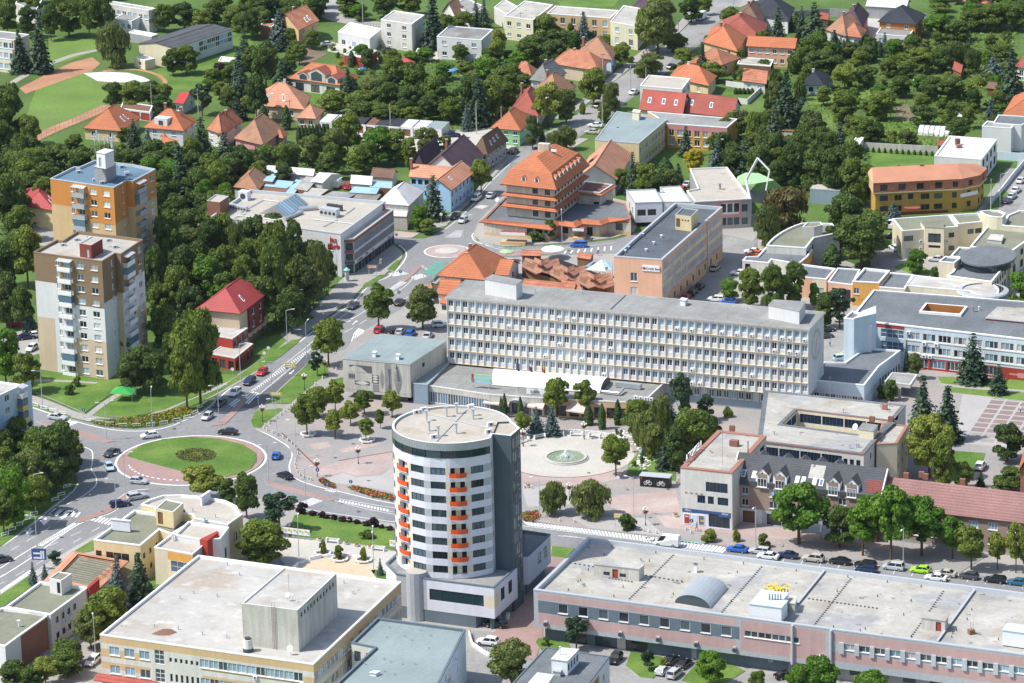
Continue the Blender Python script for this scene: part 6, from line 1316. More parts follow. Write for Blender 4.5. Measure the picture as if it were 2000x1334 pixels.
flat('','','',[(1895,481),(1974,492),(2060,430),(1928,442)],6.6,'cream_wall','felt_olive','white_trim',.4,.4,root=T,E={1:[(6,2.0,[(.6,2.0),(3.8,1.6)],'dark2')]})
box_on(T,'skylight',[(1929,468),(1956,471),(1960,460),(1936,458)],7.0,6.2,'concrete_wall')
T,p=flat('round_roof_centre','dark-roofed centre with a raised oval drum on its roof','civic centre',[(1849,538),(1937,550),(1966,515),(1969,490),(1873,482),(1856,500),(1878,502),(1871,512),(1861,530)],6.0,'cream_wall','felt_slate','white_trim',.4,.4,E={1:[(6,1.6,[(.5,2),(3.4,1.6)],'dark2')]})
c=G(1930,500,7.6);n=28;mb=MB();u,v=Vector((.92,-.39)),Vector((.35,.93));el=[(c.x+u.x*6.8*math.cos(t)+v.x*9*math.sin(t),c.y+u.y*6.8*math.cos(t)+v.y*9*math.sin(t))for t in[2*PI*k/n for k in range(n)]]
mb.prism(inset(el,.4),5.6,7.3,'glass_dark');mb.prism(el,7.3,7.7,'slate_wall','felt_slate',True);mb.build('roof_drum',T)
flat('','','',[(1834,510),(1864,513),(1877,503),(1846,500)],7.6,'cream_wall','felt_slate','white_trim',.4,.3,root=T)
hh_=10.4;P=[(1417,843),(1498,850),(1701,882),(1712,853),(1713,852),(1768,790),(1495,765)]
A,B,C_,D=(G2(*v,hh_)for v in((1480,861),(1687,886),(1769,791),(1493,762)))
T=thing('shopping_centre','cream shopping centre with a courtyard, copper edges and a weathered pale roof','shopping centre',(A+B+C_+D).to_3d()/4)
mb=MB();HO=[G2(*v,hh_)for v in((1527,828),(1708,852),(1742,822),(1556,800))]
facade(T,mb,A,B,0,hh_,'pale_wall',[(4,5.2,[(7.4,1.9)],'bluef6',.0,.80),(3,.9,[(7.5,1.3)],'bluef1',.80,.98)])
facade(T,mb,B,C_,0,hh_,'pale_wall',[(3,.9,[(7.4,1.4),(4.4,1.4)],'bluef1',.1,.5)]);facade(T,mb,C_,D,0,hh_,'cream_wall');facade(T,mb,D,A,0,hh_,'cream_wall')
mb.build('wall',T);mb=MB();holed(mb,[Vector(v)for v in inset([tuple(v)for v in(A,B,C_,D)],.9)],[[Vector(v)for v in inset([tuple(v)for v in HO],-.9)]],hh_-.1,'felt_pale');mb.build('roof',T)
mb=MB();qq=[tuple(v)for v in(A,B,C_,D)];qi=inset(qq,.9);qo=inset(qq,-.12);h_o=inset([tuple(v)for v in HO],-.9);h_i=[tuple(v)for v in HO]
for i in range(4):
 j=(i+1)%4
 mb.face([(*qo[i],hh_),(*qo[j],hh_),(*qi[j],hh_-.08),(*qi[i],hh_-.08)],'felt_slate');mb.face([(*qo[i],hh_-.3),(*qo[j],hh_-.3),(*qo[j],hh_),(*qo[i],hh_)],'copper_trim')
 mb.face([(*h_o[i],hh_-.08),(*h_o[j],hh_-.08),(*h_i[j],hh_),(*h_i[i],hh_)],'felt_slate')
mb.build('roof_edge',T);mb=MB()
for i in range(4):j=(i+1)%4;facade(T,mb,HO[j],HO[i],5.0,hh_-.25,'cream_wall',[(4,5.2,[(2.6,2.0)],'bluef6',.03,.97)]if i==2 else[(3,4,[(2.6,2.0)],'bluef6',.03,.97)]if i==3 else());mb.face([(*HO[i],hh_-.25),(*HO[j],hh_-.25),(*HO[j],hh_+.02),(*HO[i],hh_+.02)][::-1],'copper_trim')
mb.face([(*v,5.0)for v in HO],'felt_pale');mb.build('courtyard',T)
flat('','','',[(1712,868),(1752,866),(1774,831),(1722,826)],9.8,'cream_wall','felt_pale','copper_trim',.15,.6,root=T,E={1:[(3,.9,[(6.6,1.3),(3.4,1.3)],'bluef1')]});box_on(T,'lift_head',[(1677,838),(1706,842),(1714,831),(1686,827)],12.2,10,'cream_wall','felt_grey')
for x,y,m in((1703,824,'brick_wall'),(1740,824,'brick_wall'),(1430,842,'brick_wall'),(1728,800,'copper_trim')):mb=MB();mb.box(G(x,y,hh_-.1),(1.1,.7,1.2),m,-.4);mb.build('chimney',T)
aerial(T,1621,795,hh_,7);dish(T,1671,843,hh_,.7,-2.4);dish(T,1698,848,hh_,.7,-2.4)
for x,y in((1647,806),(1737,794),(1660,876),(1673,874),(1677,874),(1512,850),(1720,797)):pipe(T,x,y,hh_-.1,.8,.12)
T,p=flat('bank_corner','cream corner building with blue shopfront and letters along its roof edge','shop building',[(1329,913),(1430,924),(1497,851),(1402,840)],12.6,'pale_wall','felt_pale','copper_trim',.2,1.0,E={0:[(1,4.8,[(8.0,2.1)],'bluef6',.48,.92),(1,1.7,[(5.3,1.7)],'bluef3',.32,.48),(1,1.3,[(5.3,1.7)],'bluef1',.52,.65),(1,2.3,[(5.3,1.7)],'bluef3',.71,.93),(1,4.6,[(.35,2.9)],'bluef3',.52,.97)],1:[(2,3,[(9.4,1.8)],'bluef6',.55,.98)]},bands={0:[(0,.97,0,3.6,'lilac_wall'),(.03,.97,3.0,3.8,'blue_trim')]})
w=Wall(p[0],p[1])
for f,m in((.12,'red_wall'),(.26,'paleblue_wall'),(.4,'slate_wall')):
 mb=MB();w.slab(mb,f-.062,f+.062,.45,2.7,.08,'white_trim');w.slab(mb,f-.05,f+.05,.6,2.55,.1,m)
 if m=='slate_wall':w.slab(mb,f-.01,f+.05,1.3,1.7,.12,'paint_yellow')
 if m=='red_wall':w.slab(mb,f-.03,f+.035,2.0,2.2,.12,'white_trim')
 mb.build('poster',T)
for f in(.14,.86):text(T,'Allianz',w.at(f,3.3,.06),w.ang,.55,'white_trim')
for k in range(4):solid(T,'vent_strip',w,.08+k*.1,.13+k*.1,7.2,7.4,.08,'copper_trim')
solid(T,'shop_fascia',w,.03,.3,3.0,3.8,.05,'blue_trim');solid(T,'shop_fascia',w,.73,.97,2.7,3.7,.05,'blue_trim')
wl_=Wall(p[3],p[0])
for k,ch in enumerate('JEDNOTA'[:7]):text(T,ch,wl_.at(.48+k*.062,12.7,-.2),wl_.ang,2.2,'white_trim','roof_letter',.15)
aerial(T,1411,908,12.5,8);mb=MB();mb.box(G(1434,871,12.4),(1.8,1.2,1.3),'brick_wall',-.4);mb.build('chimney',T);pipe(T,1461,890,12.4,3,.12,'copper_trim')
p=pts2([(1431,944),(1722,976),(1736,925),(1447,890)],8.4);a0,a1=G2(1431,944,8.4),G2(1719,978,8.4);dv=(G2(1497,851,12.6)-G2(1430,924,12.6)).normalized()*9.5
p=[tuple(a0),tuple(a1),tuple(a1+dv),tuple(a0+dv)];T=thing('mansard_house','taupe terraced house with a dark mansard roof and white-framed dormers','apartment house',centre(p));w=Wall(p[0],p[1]);mb=MB()
facade(T,mb,p[0],p[1],0,8.4,'taupe_wall',[(1,1.5,[(3.9,1.5),(6.4,1.5)],'white2',.05,.12),(5,1.7,[(3.9,1.5),(6.4,1.5)],'white2',.2,.98),(1,2.6,[(.2,2.6)],'browndoor',.05,.17),(6,3.2,[(.3,2.4)],'dark2',.22,.98)],[(0,1,0,3.3,'grey_trim'),(.03,.20,0,3.3,'white_wall')])
for i in(1,2,3):facade(T,mb,p[i],p[(i+1)%4],0,8.4,'taupe_wall')
mb.build('wall',T);text(T,'LEKAREN',w.at(.11,2.9,.05),w.ang,.5,'white_trim')
e=[Vector((*v,8.4))for v in inset(p,-.25)];k1=[e[0]+Vector((0,0,1.0)),e[1]+Vector((0,0,1.0))];mid_=Vector((*dv,0))*.55;rd=[e[0]+mid_+Vector((0,0,5.2)),e[1]+mid_+Vector((0,0,5.2))];mb=MB()
mb.face([e[0],e[1],k1[1],k1[0]],'slate_grey');mb.face([k1[0],k1[1],rd[1],rd[0]],'slate_grey');mb.face([rd[0],rd[1],e[2],e[3]],'slate_grey');mb.face([e[1],e[2],rd[1],k1[1]],'taupe_wall');mb.face([e[0],k1[0],rd[0],e[3]],'taupe_wall');mb.build('roof',T)
for a,b in((k1[0],rd[0]),(k1[1],rd[1])):mb=MB();mb.tube(a,b,.18,'white_trim',n=5);mb.build('verge',T)
for f in(.205,.325,.485+.2,.81):dormer(T,w.at(f,8.1,.15),w.n,2.9,4.5,4.2,'white_trim','slate_grey');q=w.at(f,8.5,.26);window(T,q,w.ang,2.0,1.8,'white3');mb=MB();w.slab(mb,f-1.0/w.L,f+1.0/w.L,10.35,11.3,.24,'taupe_wall');mb.build('dormer_gable',T)
sl_n=(rd[0]-k1[0])
for f in(.06,.13,.42,.46,.535,.58):a=k1[0].lerp(k1[1],f)+sl_n*.12;b=a+sl_n*.26;d=(k1[1]-k1[0]).normalized()*.9;n_=d.cross(sl_n).normalized()*.1;mb=MB();mb.face([a+n_,a+d+n_,b+d+n_,b+n_],'white_trim');mb.face([a+n_*1.4+d*.2+sl_n*.03,a+d*.8+n_*1.4+sl_n*.03,b+d*.8+n_*1.4-sl_n*.03,b+d*.2+n_*1.4-sl_n*.03],'glass_blue' if f in(.06,.58)else 'blind_white');mb.build('roof_window',T)
for f in(.13,.30,.415,.53,.65):dormer(T,Vector((*(a0+(a1-a0)*f+dv*.95),10.6)),(dv.x,dv.y),2.2,2.6,4,'cream_wall','slate_grey')
mb=MB();a=k1[0].lerp(k1[1],.50)+sl_n*.35;d=(k1[1]-k1[0]).normalized()*3.2;n_=d.cross(sl_n).normalized()*.06;mb.face([a+n_,a+d+n_,a+d+sl_n*.5+n_,a+sl_n*.5+n_],'felt_pale');mb.build('roof_patch',T)
mb=MB();a=k1[0].lerp(k1[1],.89)+sl_n*.1;mb.face([a+n_,a+d+n_,a+d+sl_n*.45+n_,a+sl_n*.45+n_],'tile_maroon');mb.build('roof_patch',T)
p=[a1,a1+(a1-a0).normalized()*75];p=[tuple(p[0]),tuple(p[1]),tuple(p[1]+dv*1.12),tuple(p[0]+dv*1.12)]
T=thing('brick_terrace','taupe brick terrace under a long rose tiled roof','apartment house',centre(p));w=Wall(p[0],p[1]);mb=MB()
facade(T,mb,p[0],p[1],0,7.4,'taupe_wall',[(18,2.0,[(5.0,1.5),(1.9,1.5)],'white3',.02,.99)],[(0,1,0,.8,'grey_wall')])
for i in(1,2,3):facade(T,mb,p[i],p[(i+1)%4],0,7.4,'taupe_wall')
mb.build('wall',T);e=[Vector((*v,7.4))for v in inset(p,-.5)];md=Vector((*dv,0))*.62;rd=[e[0]+md+Vector((0,0,4.4)),e[1]+md+Vector((0,0,4.4))];mb=MB()
mb.face([e[0],e[1],rd[1],rd[0]],'tile_rose');mb.face([rd[0],rd[1],e[2],e[3]],'tile_rose');mb.face([e[1],e[2],rd[1]],'taupe_wall');mb.face([e[0],rd[0],e[3]],'taupe_wall');mb.face([e[0]-Vector((0,0,.2)),e[1]-Vector((0,0,.2)),e[1],e[0]],'brown_trim');mb.build('roof',T)
for x,y in((1770,934),(1800,932),(1808,936),(1880,946)):mb=MB();mb.box(G(x,y,11),(1.1,.7,1.2),'brick_wall',-.4);mb.build('chimney',T)
house('red_corner_house','bright orange and red roofed house cut off by the right edge beside the patterned square','house',[(1988,920),(2040,925),(2060,850)],6,11,'gable1','brick_wall','tile_orange',.5,(1,3))
T,p=flat('yellow_office','yellow office with olive and beige terraces beside the roundabout','office building',[(183,1054),(274,1065),(311,1034),(336,1043),(385,1012),(262,996)],8.0,'yellow_wall','felt_olive','white_trim',.6,.4,E={0:[(1,1.5,[(3.8,2.0)],'brown1',.03,.16),(3,1.7,[(4.0,1.8)],'brown2',.25,.75),(1,1.2,[(4.0,1.8)],'brown1',.85,.98)],1:[(3,1.0,[(4.6,1.2),(1.4,1.2)],'brown1')]})
a=[(355,966),(400,970),(440,977),(462,988),(468,1002)]
flat('','','',None,9.2,'yellow_wall','felt_beige','white_trim',.5,.4,root=T,poly=pts2([(275,985),(300,990),(304,996),(375,1004),(380,1012),(445,1024),(474,1004)]+a[::-1]+[(318,967),(290,976)],9.2),E={5:[(2,1.6,[(4.8,1.6)],'brown2',.3,.95)]},bands={4:[(0,1,0,9.2,'white_wall')]})
flat('','','',[(301,1069),(327,1073),(376,1082),(402,1060),(336,1042)],8.0,'cream_wall','felt_beige','white_trim',.5,.3,root=T,E={1:[(1,4.6,[(3.4,2.4)],'cream3',.05,.95)]},bands={1:[(0,1,5.9,7.6,'amber_wall')],2:[(0,1,0,8,'grey_wall')]})
flat('','','',[(341,1044),(398,1054),(430,1052),(447,1030),(368,1018)],8.8,'white_wall','felt_beige','white_trim',.5,.35,root=T,E={2:[(1,1.4,[(3.4,2.2)],'brown2',.3,.8)]});flat('','','',[(390,1053),(405,1056),(427,1039),(424,1037)],9.3,'red_wall','red_wall','white_trim',0,.1,root=T,E={1:[(2,1.2,[(3.0,1.8)],'brown1')]})
box_on(T,'stair_head',[(304,993),(338,1000),(358,982),(324,975)],11.2,7.6,'yellow_wall','felt_olive',{0:[(1,1.3,[(.4,2.6)],'browndoor',.1,.4)]},.2,'white_trim')
box_on(T,'parapet_screen',[(216,1015),(253,1019),(255,1017),(218,1013)],9.8,7.6,'lilac_wall');box_on(T,'parapet_screen',[(391,970),(394,971),(411,960),(408,959)],10.6,8.6,'lilac_wall')
unit(T,352,1006,8.6,(2.0,.9,1.0),.5,'slate_wall');pipe(T,421,1012,8.6,.8,.1);pipe(T,377,1001,8.6,.8,.1);pipe(T,400,1024,8.4,1.4,.2,'galvanised');pipe(T,338,1057,7.5,1.5,.2,'white_metal')
T,p=flat('pergola_building','low olive-roofed building ringed by a salmon tile canopy','office building',[(108,1131),(172,1147),(225,1098),(152,1085)],5.0,'white_wall','felt_olive','tile_salmon',.2,.2)
skirt(T,p,5.3,.5,2.2,'tile_salmon')
for k in range(6):a=G(120+k*9,1122-k*7,5.5);b=G(188+k*9,1136-k*7,5.5);mb=MB();mb.tube(a,b,.07,'rust',n=4);mb.build('pergola_beam',T)
T,p=flat('white_office','white office with olive roof and red end wall between brick block and pergola','office building',[(11,1185),(99,1200),(172,1147),(78,1136)],7.0,'white_wall','felt_olive','white_trim',.5,.4,E={1:[(4,1.2,[(4.4,1.3),(1.2,1.3)],'brown1',.08,.7)]});w=Wall(p[1],p[2])
for f,z in((.32,3.6),(.5,4.0),(.52,2.4),(.38,1.4)):ac_on(T,w,f,z)
box_on(T,'stair_head',[(96,1129),(119,1134),(140,1120),(114,1116)],9.6,6.5,'white_wall','felt_olive',{0:[(1,1.2,[(.3,2.3)],'door',.62,.92)]},.2,'white_trim');flat('','','',[(170,1146),(174,1148),(194,1131),(188,1129)],7.2,'red_wall','red_wall','white_trim',0,.1,root=T,E={1:[(1,1.2,[(3.4,1.6)],'brown1',.3,.8)]})
T,p=flat('brick_office','olive-roofed office with a brick-red wall in the bottom left corner','office building',[(-40,1250),(10,1262),(40,1240),(92,1203),(90,1197),(5,1187),(-60,1210)],6.8,'brick_wall','felt_olive','white_trim',.5,.4,bands={0:[(0,1,0,6.8,'white_wall')],1:[(0,1,0,6.8,'white_wall')]});pipe(T,37,1224,6.3,1.2,.2,'white_metal')
T,p=flat('blue_apartment_block','pale blue apartment block with yellow balcony fronts at the left edge','apartment block',[(-90,742),(-45,792),(44,751),(0,745)],15.2,'paleblue_wall','felt_white','white_trim',.3,.3,E={1:[(4,1.7,[(1.6+2.85*k,1.5)for k in range(5)],'flat2',.1,.98)]},bands={1:[(0,1,0,10.5,'skyblue_wall'),(.55,.75,0,15,'paleblue_wall')]});w=Wall(p[2],p[3])
q0,q1=Vector(p[2]),Vector(p[2])+(Vector(p[3])-Vector(p[2]));w=Wall(Vector(p[2])+Vector((0,0)),Vector(p[2])+Vector((1.5,3.4)));mb=MB()
facade(T,mb,w.A,w.B,0,15.2,'paleblue_wall');mb.build('wall',T)
for k in range(5):balcony(T,Wall(p[1],p[2]),.86,.99,1.4+2.85*k,1.5,'yellow_panel' if k<4 else 'white_trim',roof=(k==4),glazed=k in(0,2,3))
def H(lab,px,he,hr,roof,kind='hip',wall='pale_wall',W=(2,2),sty='white2',ch=((.4,.5,.4),),name='house',cat='house',**k):return house(name,lab,cat,px,he,hr,kind,wall,roof,k.pop('ov',.5),W,sty,ch,**k)
def FL(lab,px,h,wall='white_wall',roof='felt_grey',name='house',cat='house',**k):return flat(name,lab,cat,px,h,wall,roof,k.pop('cop','white_trim'),k.pop('par',.2),.3,**k)
w2=lambda n,r:[(n,1.6,r,'white2')]
T=H('cream gym hall with a low grey roof beside the running track',[(269,85),(340,94),(453,57)],6.3,7.3,'slate_grey','gable1','cream_wall',(0,0),ch=(),name='gym_hall',cat='hall',ov=.2)[0]
V=quad4([(269,85),(340,94),(453,57)],6.3);mb=MB();facade(T,mb,Vector(V[1])*1+Vector((.1,0)),Vector(V[2])+Vector((.1,0)),.3,6.2,'white_wall',[(8,2.6,[(2.2,1.5),(3.9,1.5)],'white2',.42,.99)]);mb.build('window_front',T)
FL('',[(262,112),(283,118),(303,114)],3.0,'cream_wall','sheet_white',root=T,E={0:w2(1,[(1,1.2)])})
FL('cream and red-framed school block half hidden by dark spruces at the left edge',[(-40,70),(27,78),(57,67)],10.5,'cream_wall','felt_grey','school','school',E={0:w2(6,[(1,1.8),(4.4,1.8),(7.6,1.8)])},bands={0:[(.94,.98,3.5,10.2,'red_wall'),(0,.94,3.5,10.2,'white_wall')]})
FL('grey-roofed white school wing behind the tall poplar-like trees',[(222,36),(257,41),(290,24)],5.0,'white_wall','felt_grey','school','school',E={0:w2(3,[(2.2,1.6)]),1:w2(1,[(1,2)])});FL('pale two-storey school building at the top left',[(205,6),(290,20),(306,16)],7.5,'pale_wall','felt_pale','school','school',E={0:w2(8,[(4.4,1.4)]),1:w2(3,[(3,1.6)])})
FL('low white covered walk leading to the gym hall',[(250,63),(296,71),(308,66)],3.0,'grey_wall','sheet_white','covered_walk','covered walk');FL('grey roof peeping out between trees in the top left corner',[(30,6),(70,20),(82,0)],6,'pale_wall','felt_grey','school','school')
H('orange hip-roofed house with two skylights next to the sports field',[(161,250),(236,256),(276,229)],3.4,8.2,'tile_orange',wall='yellow_wall',sky=[(0,.4,.35),(0,.6,.35)],ch=())
T=H('white house of many orange gables with a central dormer',[(279,249),(359,256),(385,234)],5.0,9.4,'tile_orange',wall='white_wall',ch=((.3,.8,.4),(.75,.6,.3)))[0];H('',[(299,258),(322,269),(339,255)],3,5.2,'tile_orange',wall='white_wall',root=T,ch=());H('',[(314,278),(345,289),(349,283)],2.6,4.2,'tile_orange','gable0',root=T,ch=())
w=Wall(G2(305,247,5),G2(330,250,5));solid(T,'dormer',w,0,1,4.8,7.8,.8,'white_wall',-2);window(T,w.at(.5,5.3,.88),w.ang,1.4,1.8,'dark1')
H('orange-roofed house between the gabled white house and a tall spruce',[(403,252),(433,263),(475,237)],4.4,8.6,'tile_terracotta',sky=[(1,.5,.4)],ch=((.6,.5,.3),))
T=H('pink house with brown-red tile roofs left of the clipped column',[(456,270),(515,284),(556,252)],4.2,9.2,'tile_old',wall='pinkish_wall',ch=())[0];H('',[(530,266),(553,270),(564,261)],3.4,5.4,'tile_terracotta','pyr','pinkish_wall',root=T,ch=())
H('small white house with a red sheet roof among trees',[(340,201),(358,203),(384,187)],3.4,5.4,'sheet_red','gable0','white_wall',ch=());FL('row garage with maroon doors and a rusty flat roof',[(235,211),(293,219),(298,206)],2.8,'white_wall','rust','garage','garage',E={0:[(3,3.2,[(.1,2.2)],'reddoor')]});FL('white flat-roofed garden pavilion beyond the plum tree',[(426,119),(467,123),(473,114)],3,'brick_wall','sheet_white','pavilion','pavilion')
T=H('sand-coloured house with a plain brown-red roof behind a blue spruce',[(533,40),(583,59),(624,40)],6.2,9.8,'tile_terracotta','gable1','sand_wall',sky=[(0,.55,.3),(0,.7,.35)])[0];FL('',[(508,48),(530,52),(548,40)],4,'brick_wall','tile_terracotta',root=T)
T,V,RR,sl=H('long orange-roofed villa with three pointed front gables',[(563,153),(664,167),(702,151)],3.6,7.8,'tile_orange',ch=(),W=(0,2));w=Wall(V[0],V[1])
for f,s_ in((.28,1.0),(.54,1.5),(.83,1.0)):dormer(T,w.at(f,3.1,-.3),w.n,4.2*s_,3.2*s_,4.5,'stone_wall','tile_wine');
for f in(.2,.5,.8):window(T,w.at(f,.4,-.45),w.ang,3.0,2.2,'brown2')
FL('low white house with several small chimneys on its white roof',[(660,62),(722,75),(745,56)],4.8,'white_wall','membrane_white',E={0:w2(3,[(1,1.6)])});FL('pale cubic three-storey house with a light roof',[(744,38),(804,47),(829,29)],8.8,'pale_wall','felt_pale',E={0:w2(2,[(1,1.3),(3.8,1.3),(6.5,1.3)])});FL('white-roofed garage with a red lean-to front',[(672,106),(715,113),(736,98)],3.4,'red_wall','sheet_white','garage','garage')
FL('plain white two-storey house with a wide grey roof beside the blue pool',[(853,71),(940,78),(963,57)],7.0,'white_wall','felt_grey',E={0:w2(3,[(1.2,1.2),(4.4,1.4)])})
T,V,RR,sl=H('salmon hip-roofed house with a tall white chimney',[(495,205),(595,214),(608,188)],3.6,9.0,'tile_salmon',wall='beige_wall',ch=((.55,.55,.8),),chm='white_wall',sky=[(0,.2,.4),(0,.6,.4)]);H('',[(577,230),(617,232),(636,214)],3,5.8,'tile_salmon','pyr','beige_wall',root=T,ch=())
H('crimson sheet-roofed garden shed in the orchard',[(783,122),(806,132),(816,124)],2.6,3.6,'sheet_red','gable0','timber',(0,0),ch=(),name='shed',cat='shed');FL('small rusty-roofed shed by the dirt yard',[(810,104),(830,107),(836,97)],2.4,'timber','felt_pale','shed','shed')
H('old terracotta roof falling away behind a spruce at the top edge',[(862,24),(890,34),(907,22)],4,8,'tile_old','gable1',ch=());FL('white house with grey terraces at the top edge',[(880,8),(918,26),(950,14)],5,'white_wall','felt_grey');FL('pale block with a flat roof beside a spruce at the top edge',[(965,14),(990,28),(1010,12)],5,'pale_wall','felt_pale');H('little brown-roofed hut by the dark pine',[(962,212),(972,215),(980,198)],2.6,4,'tile_old','gable1','white_wall',(0,0),ch=(),name='shed',cat='shed')
T=H('green house under a bright orange roof at the bend of the street',[(957,250),(1017,255),(1042,232)],4.8,9.0,'tile_orange',wall='green_wall',W=(3,2),ch=())[0]
FL('left cream block of the long school-like row',[(985,31),(1041,39),(1080,9)],7.4,'cream_wall','felt_pale',E={0:w2(3,[(1,1.2),(4.4,1.5)])});FL('long cream middle wing with tall windows',[(1068,26),(1192,35),(1208,20)],7.2,'sand_wall','felt_pale',E={0:w2(6,[(1,1.8),(4.2,2.0)])});FL('right cream block of the row with a small loggia',[(1192,42),(1245,51),(1270,19)],7.6,'cream_wall','felt_pale',E={0:w2(2,[(1,2.0),(4.6,1.6)])})
H('square house with a patched old pyramid roof',[(1126,108),(1196,117),(1207,98)],4.6,9.6,'tile_old','pyr','paleblue_wall',ch=((.1,.6,-1),));H('wide orange-red hip roof with a small chimney above the street trees',[(1076,124),(1170,139),(1188,121)],4.2,8.0,'tile_terracotta',wall='beige_wall');H('house with a weathered grey hip roof',[(1033,156),(1070,161),(1107,143)],4,8.6,'shingle_grey');H('house with a faded peach-brown hip roof',[(1040,176),(1090,190),(1125,170)],4.2,9.0,'tile_old',ch=((.3,.4,.6),))
H('house with a dull maroon hip roof behind the lime tree',[(998,212),(1052,228),(1070,196)],4.2,8.8,'tile_wine',ch=((.2,.6,.5),));H('small terracotta roof tucked among garden trees',[(1009,135),(1038,149),(1047,134)],3.4,5.6,'tile_terracotta',ch=())
FL('white cubic house with a pale flat roof across the street',[(1250,167),(1332,174),(1348,153)],6.6,'white_wall','felt_beige',E={0:w2(3,[(3.8,1.3)]),1:[(2,1.6,[(4,1.5),(1,1.5)],'dark2')]});H('yellow house under an orange hip roof with a walled lawn',[(1306,151),(1385,168),(1401,148)],4,7.6,'tile_orange',wall='yellow_wall',ch=((.4,.5,.5),),chm='white_wall');H('long red-tiled house with three skylights',[(1248,214),(1334,222),(1349,196)],5.0,9.0,'tile_red','gable0',W=(0,0),ch=(),sky=[(0,.2,.5),(0,.52,.5),(0,.8,.5)])
H('maroon-tiled house with two skylights joined to the long red one',[(1338,219),(1433,231),(1449,206)],4.4,8.4,'tile_wine','gable0',ch=(),sky=[(0,.1,.5),(0,.5,.5)])
T,p=FL('ivy-clad yellow school wing with a grey-green flat roof',[(1162,273),(1248,280),(1303,233),(1205,217)],7.6,'yellow_wall','felt_teal','school','school',par=.1,cop='grey_trim',E={1:w2(9,[(1,1.6),(4.4,1.6)])});FL('amber school wing with a pink awning and grey roof',[(1303,241),(1420,249),(1440,232),(1265,217)],7.0,'amber_wall','felt_grey','school','school',par=.1,E={0:w2(7,[(1,1.8),(3.6,1.8)])},bands={0:[(0,1,5.2,6.8,'pinkish_wall')]})
box_on(T,'stair_head',[(1235,219),(1248,221),(1251,216),(1238,214)],9.6,7.4,'cream_wall','cream_wall')
T=H('large house with stacked orange and terracotta hip roofs',[(1372,82),(1441,101),(1458,72)],5.2,9.8,'tile_orange',wall='sand_wall')[0];H('',[(1342,123),(1411,127),(1449,113)],3.6,7.2,'tile_terracotta',wall='sand_wall',root=T,ch=());H('peach guest house with an orange roof and two rows of windows',[(1457,90),(1553,95),(1561,80)],6,8,'tile_orange','gable0','peach_wall',(6,1),ch=())
H('house with a broad wine-red roof and small dormers',[(1393,70),(1488,75),(1500,46)],4.6,9.4,'tile_wine',ch=((.5,.5,.5),));H('brown hip-roofed house at the top right of the street',[(1433,38),(1485,46),(1502,22)],4.4,8.4,'tile_brown');H('house under a dark slate roof at the top edge',[(1463,26),(1541,39),(1553,16)],4.6,9.4,'slate_dark',wall='white_wall');FL('long low garage with a white slab roof',[(1440,124),(1505,129),(1511,116)],3.2,'timber','felt_pale','garage','garage');H('small terracotta-roofed summer house by the lawn wall',[(1449,158),(1497,164),(1503,140)],3,5,'tile_terracotta','gable0',ch=())
H('pale blue bungalow with a near-black roof',[(1556,166),(1610,167),(1631,151)],3,6.2,'slate_dark',wall='paleblue_wall',W=(3,1),sty='dark2',chm='white_wall');H('',[(1515,163),(1560,172),(1575,156)],3,5.6,'slate_dark',wall='paleblue_wall',ch=())if False else None
T=H('old house with patched brown-pink hip roofs',[(1612,58),(1652,71),(1692,52)],4.2,8.8,'tile_old')[0];H('',[(1642,69),(1683,74),(1694,58)],4,7.2,'tile_terracotta','pyr',root=T,ch=());H('house with a dark purple-brown roof behind the patched one',[(1645,46),(1685,55),(1698,28)],4.8,8.8,'slate_purple',wall='pinkish_wall')
T=H('timber-clad house under a blackish green roof',[(1714,42),(1790,48),(1809,29)],5.4,9.4,'slate_dark',wall='timber_orange',ch=())[0];FL('',[(1711,66),(1775,71),(1784,58)],3.4,'pale_wall','shingle_grey',root=T,E={0:w2(3,[(.8,1.4)])})
for lab,px,hr,roof in(('maroon garden shed under willows on the right',[(1860,135),(1877,143),(1884,134)],4,'tile_wine'),('tiny grey hip-roofed garden hut',[(1606,139),(1618,141),(1623,134)],3.6,'shingle_grey'),('maroon lean-to at the left of the upper gardens',[(1540,45),(1556,48),(1561,36)],3.6,'tile_wine'),('dark red shed behind the blue-green spruce',[(1600,36),(1618,39),(1622,28)],3.4,'tile_wine'),('red-roofed shed beside the long glasshouse',[(1830,284),(1848,285),(1850,277)],3.2,'tile_wine'),('grey tin shed right of the vegetable bed',[(1869,229),(1884,231),(1887,223)],3.2,'sheet_white'),('brown shed below the right-hand spruce',[(1926,172),(1945,174),(1952,163)],3.4,'tile_brown')):H(lab,px,2.3,hr,roof,'gable0','timber',(0,0),ch=(),ov=.3,name='shed',cat='shed')
FL('white flat shed at the end of the long concrete wall',[(1660,285),(1673,290),(1687,269)],3.0,'white_wall','sheet_white','shed','shed');H('maroon-roofed house cut by the right edge',[(1980,130),(2030,138),(2050,115)],4,8,'tile_wine');H('brick-red roof peeping in at the right edge',[(1990,186),(2030,190),(2040,172)],3.5,6.5,'tile_red');H('orange-roofed house at the top right edge of the gardens',[(1880,2),(1930,8),(1945,-8)],3.5,7,'tile_orange');H('red-roofed house half hidden behind the orange tower',[(44,401),(108,412),(112,380)],5.5,8.6,'tile_crimson',wall='yellow_wall',W=(0,1),sky=[(0,.25,.3),(0,.5,.35)],ch=())
H('grey roof of a long barn behind the lime tree at the top',[(1235,13),(1285,19),(1300,-4)],4.2,7.5,'slate_purple',wall='white_wall',ch=());H('white gabled barn along the top right wall',[(1690,12),(1770,17),(1780,3)],3.2,5,'sheet_white','gable0','white_wall',(0,0),ch=())
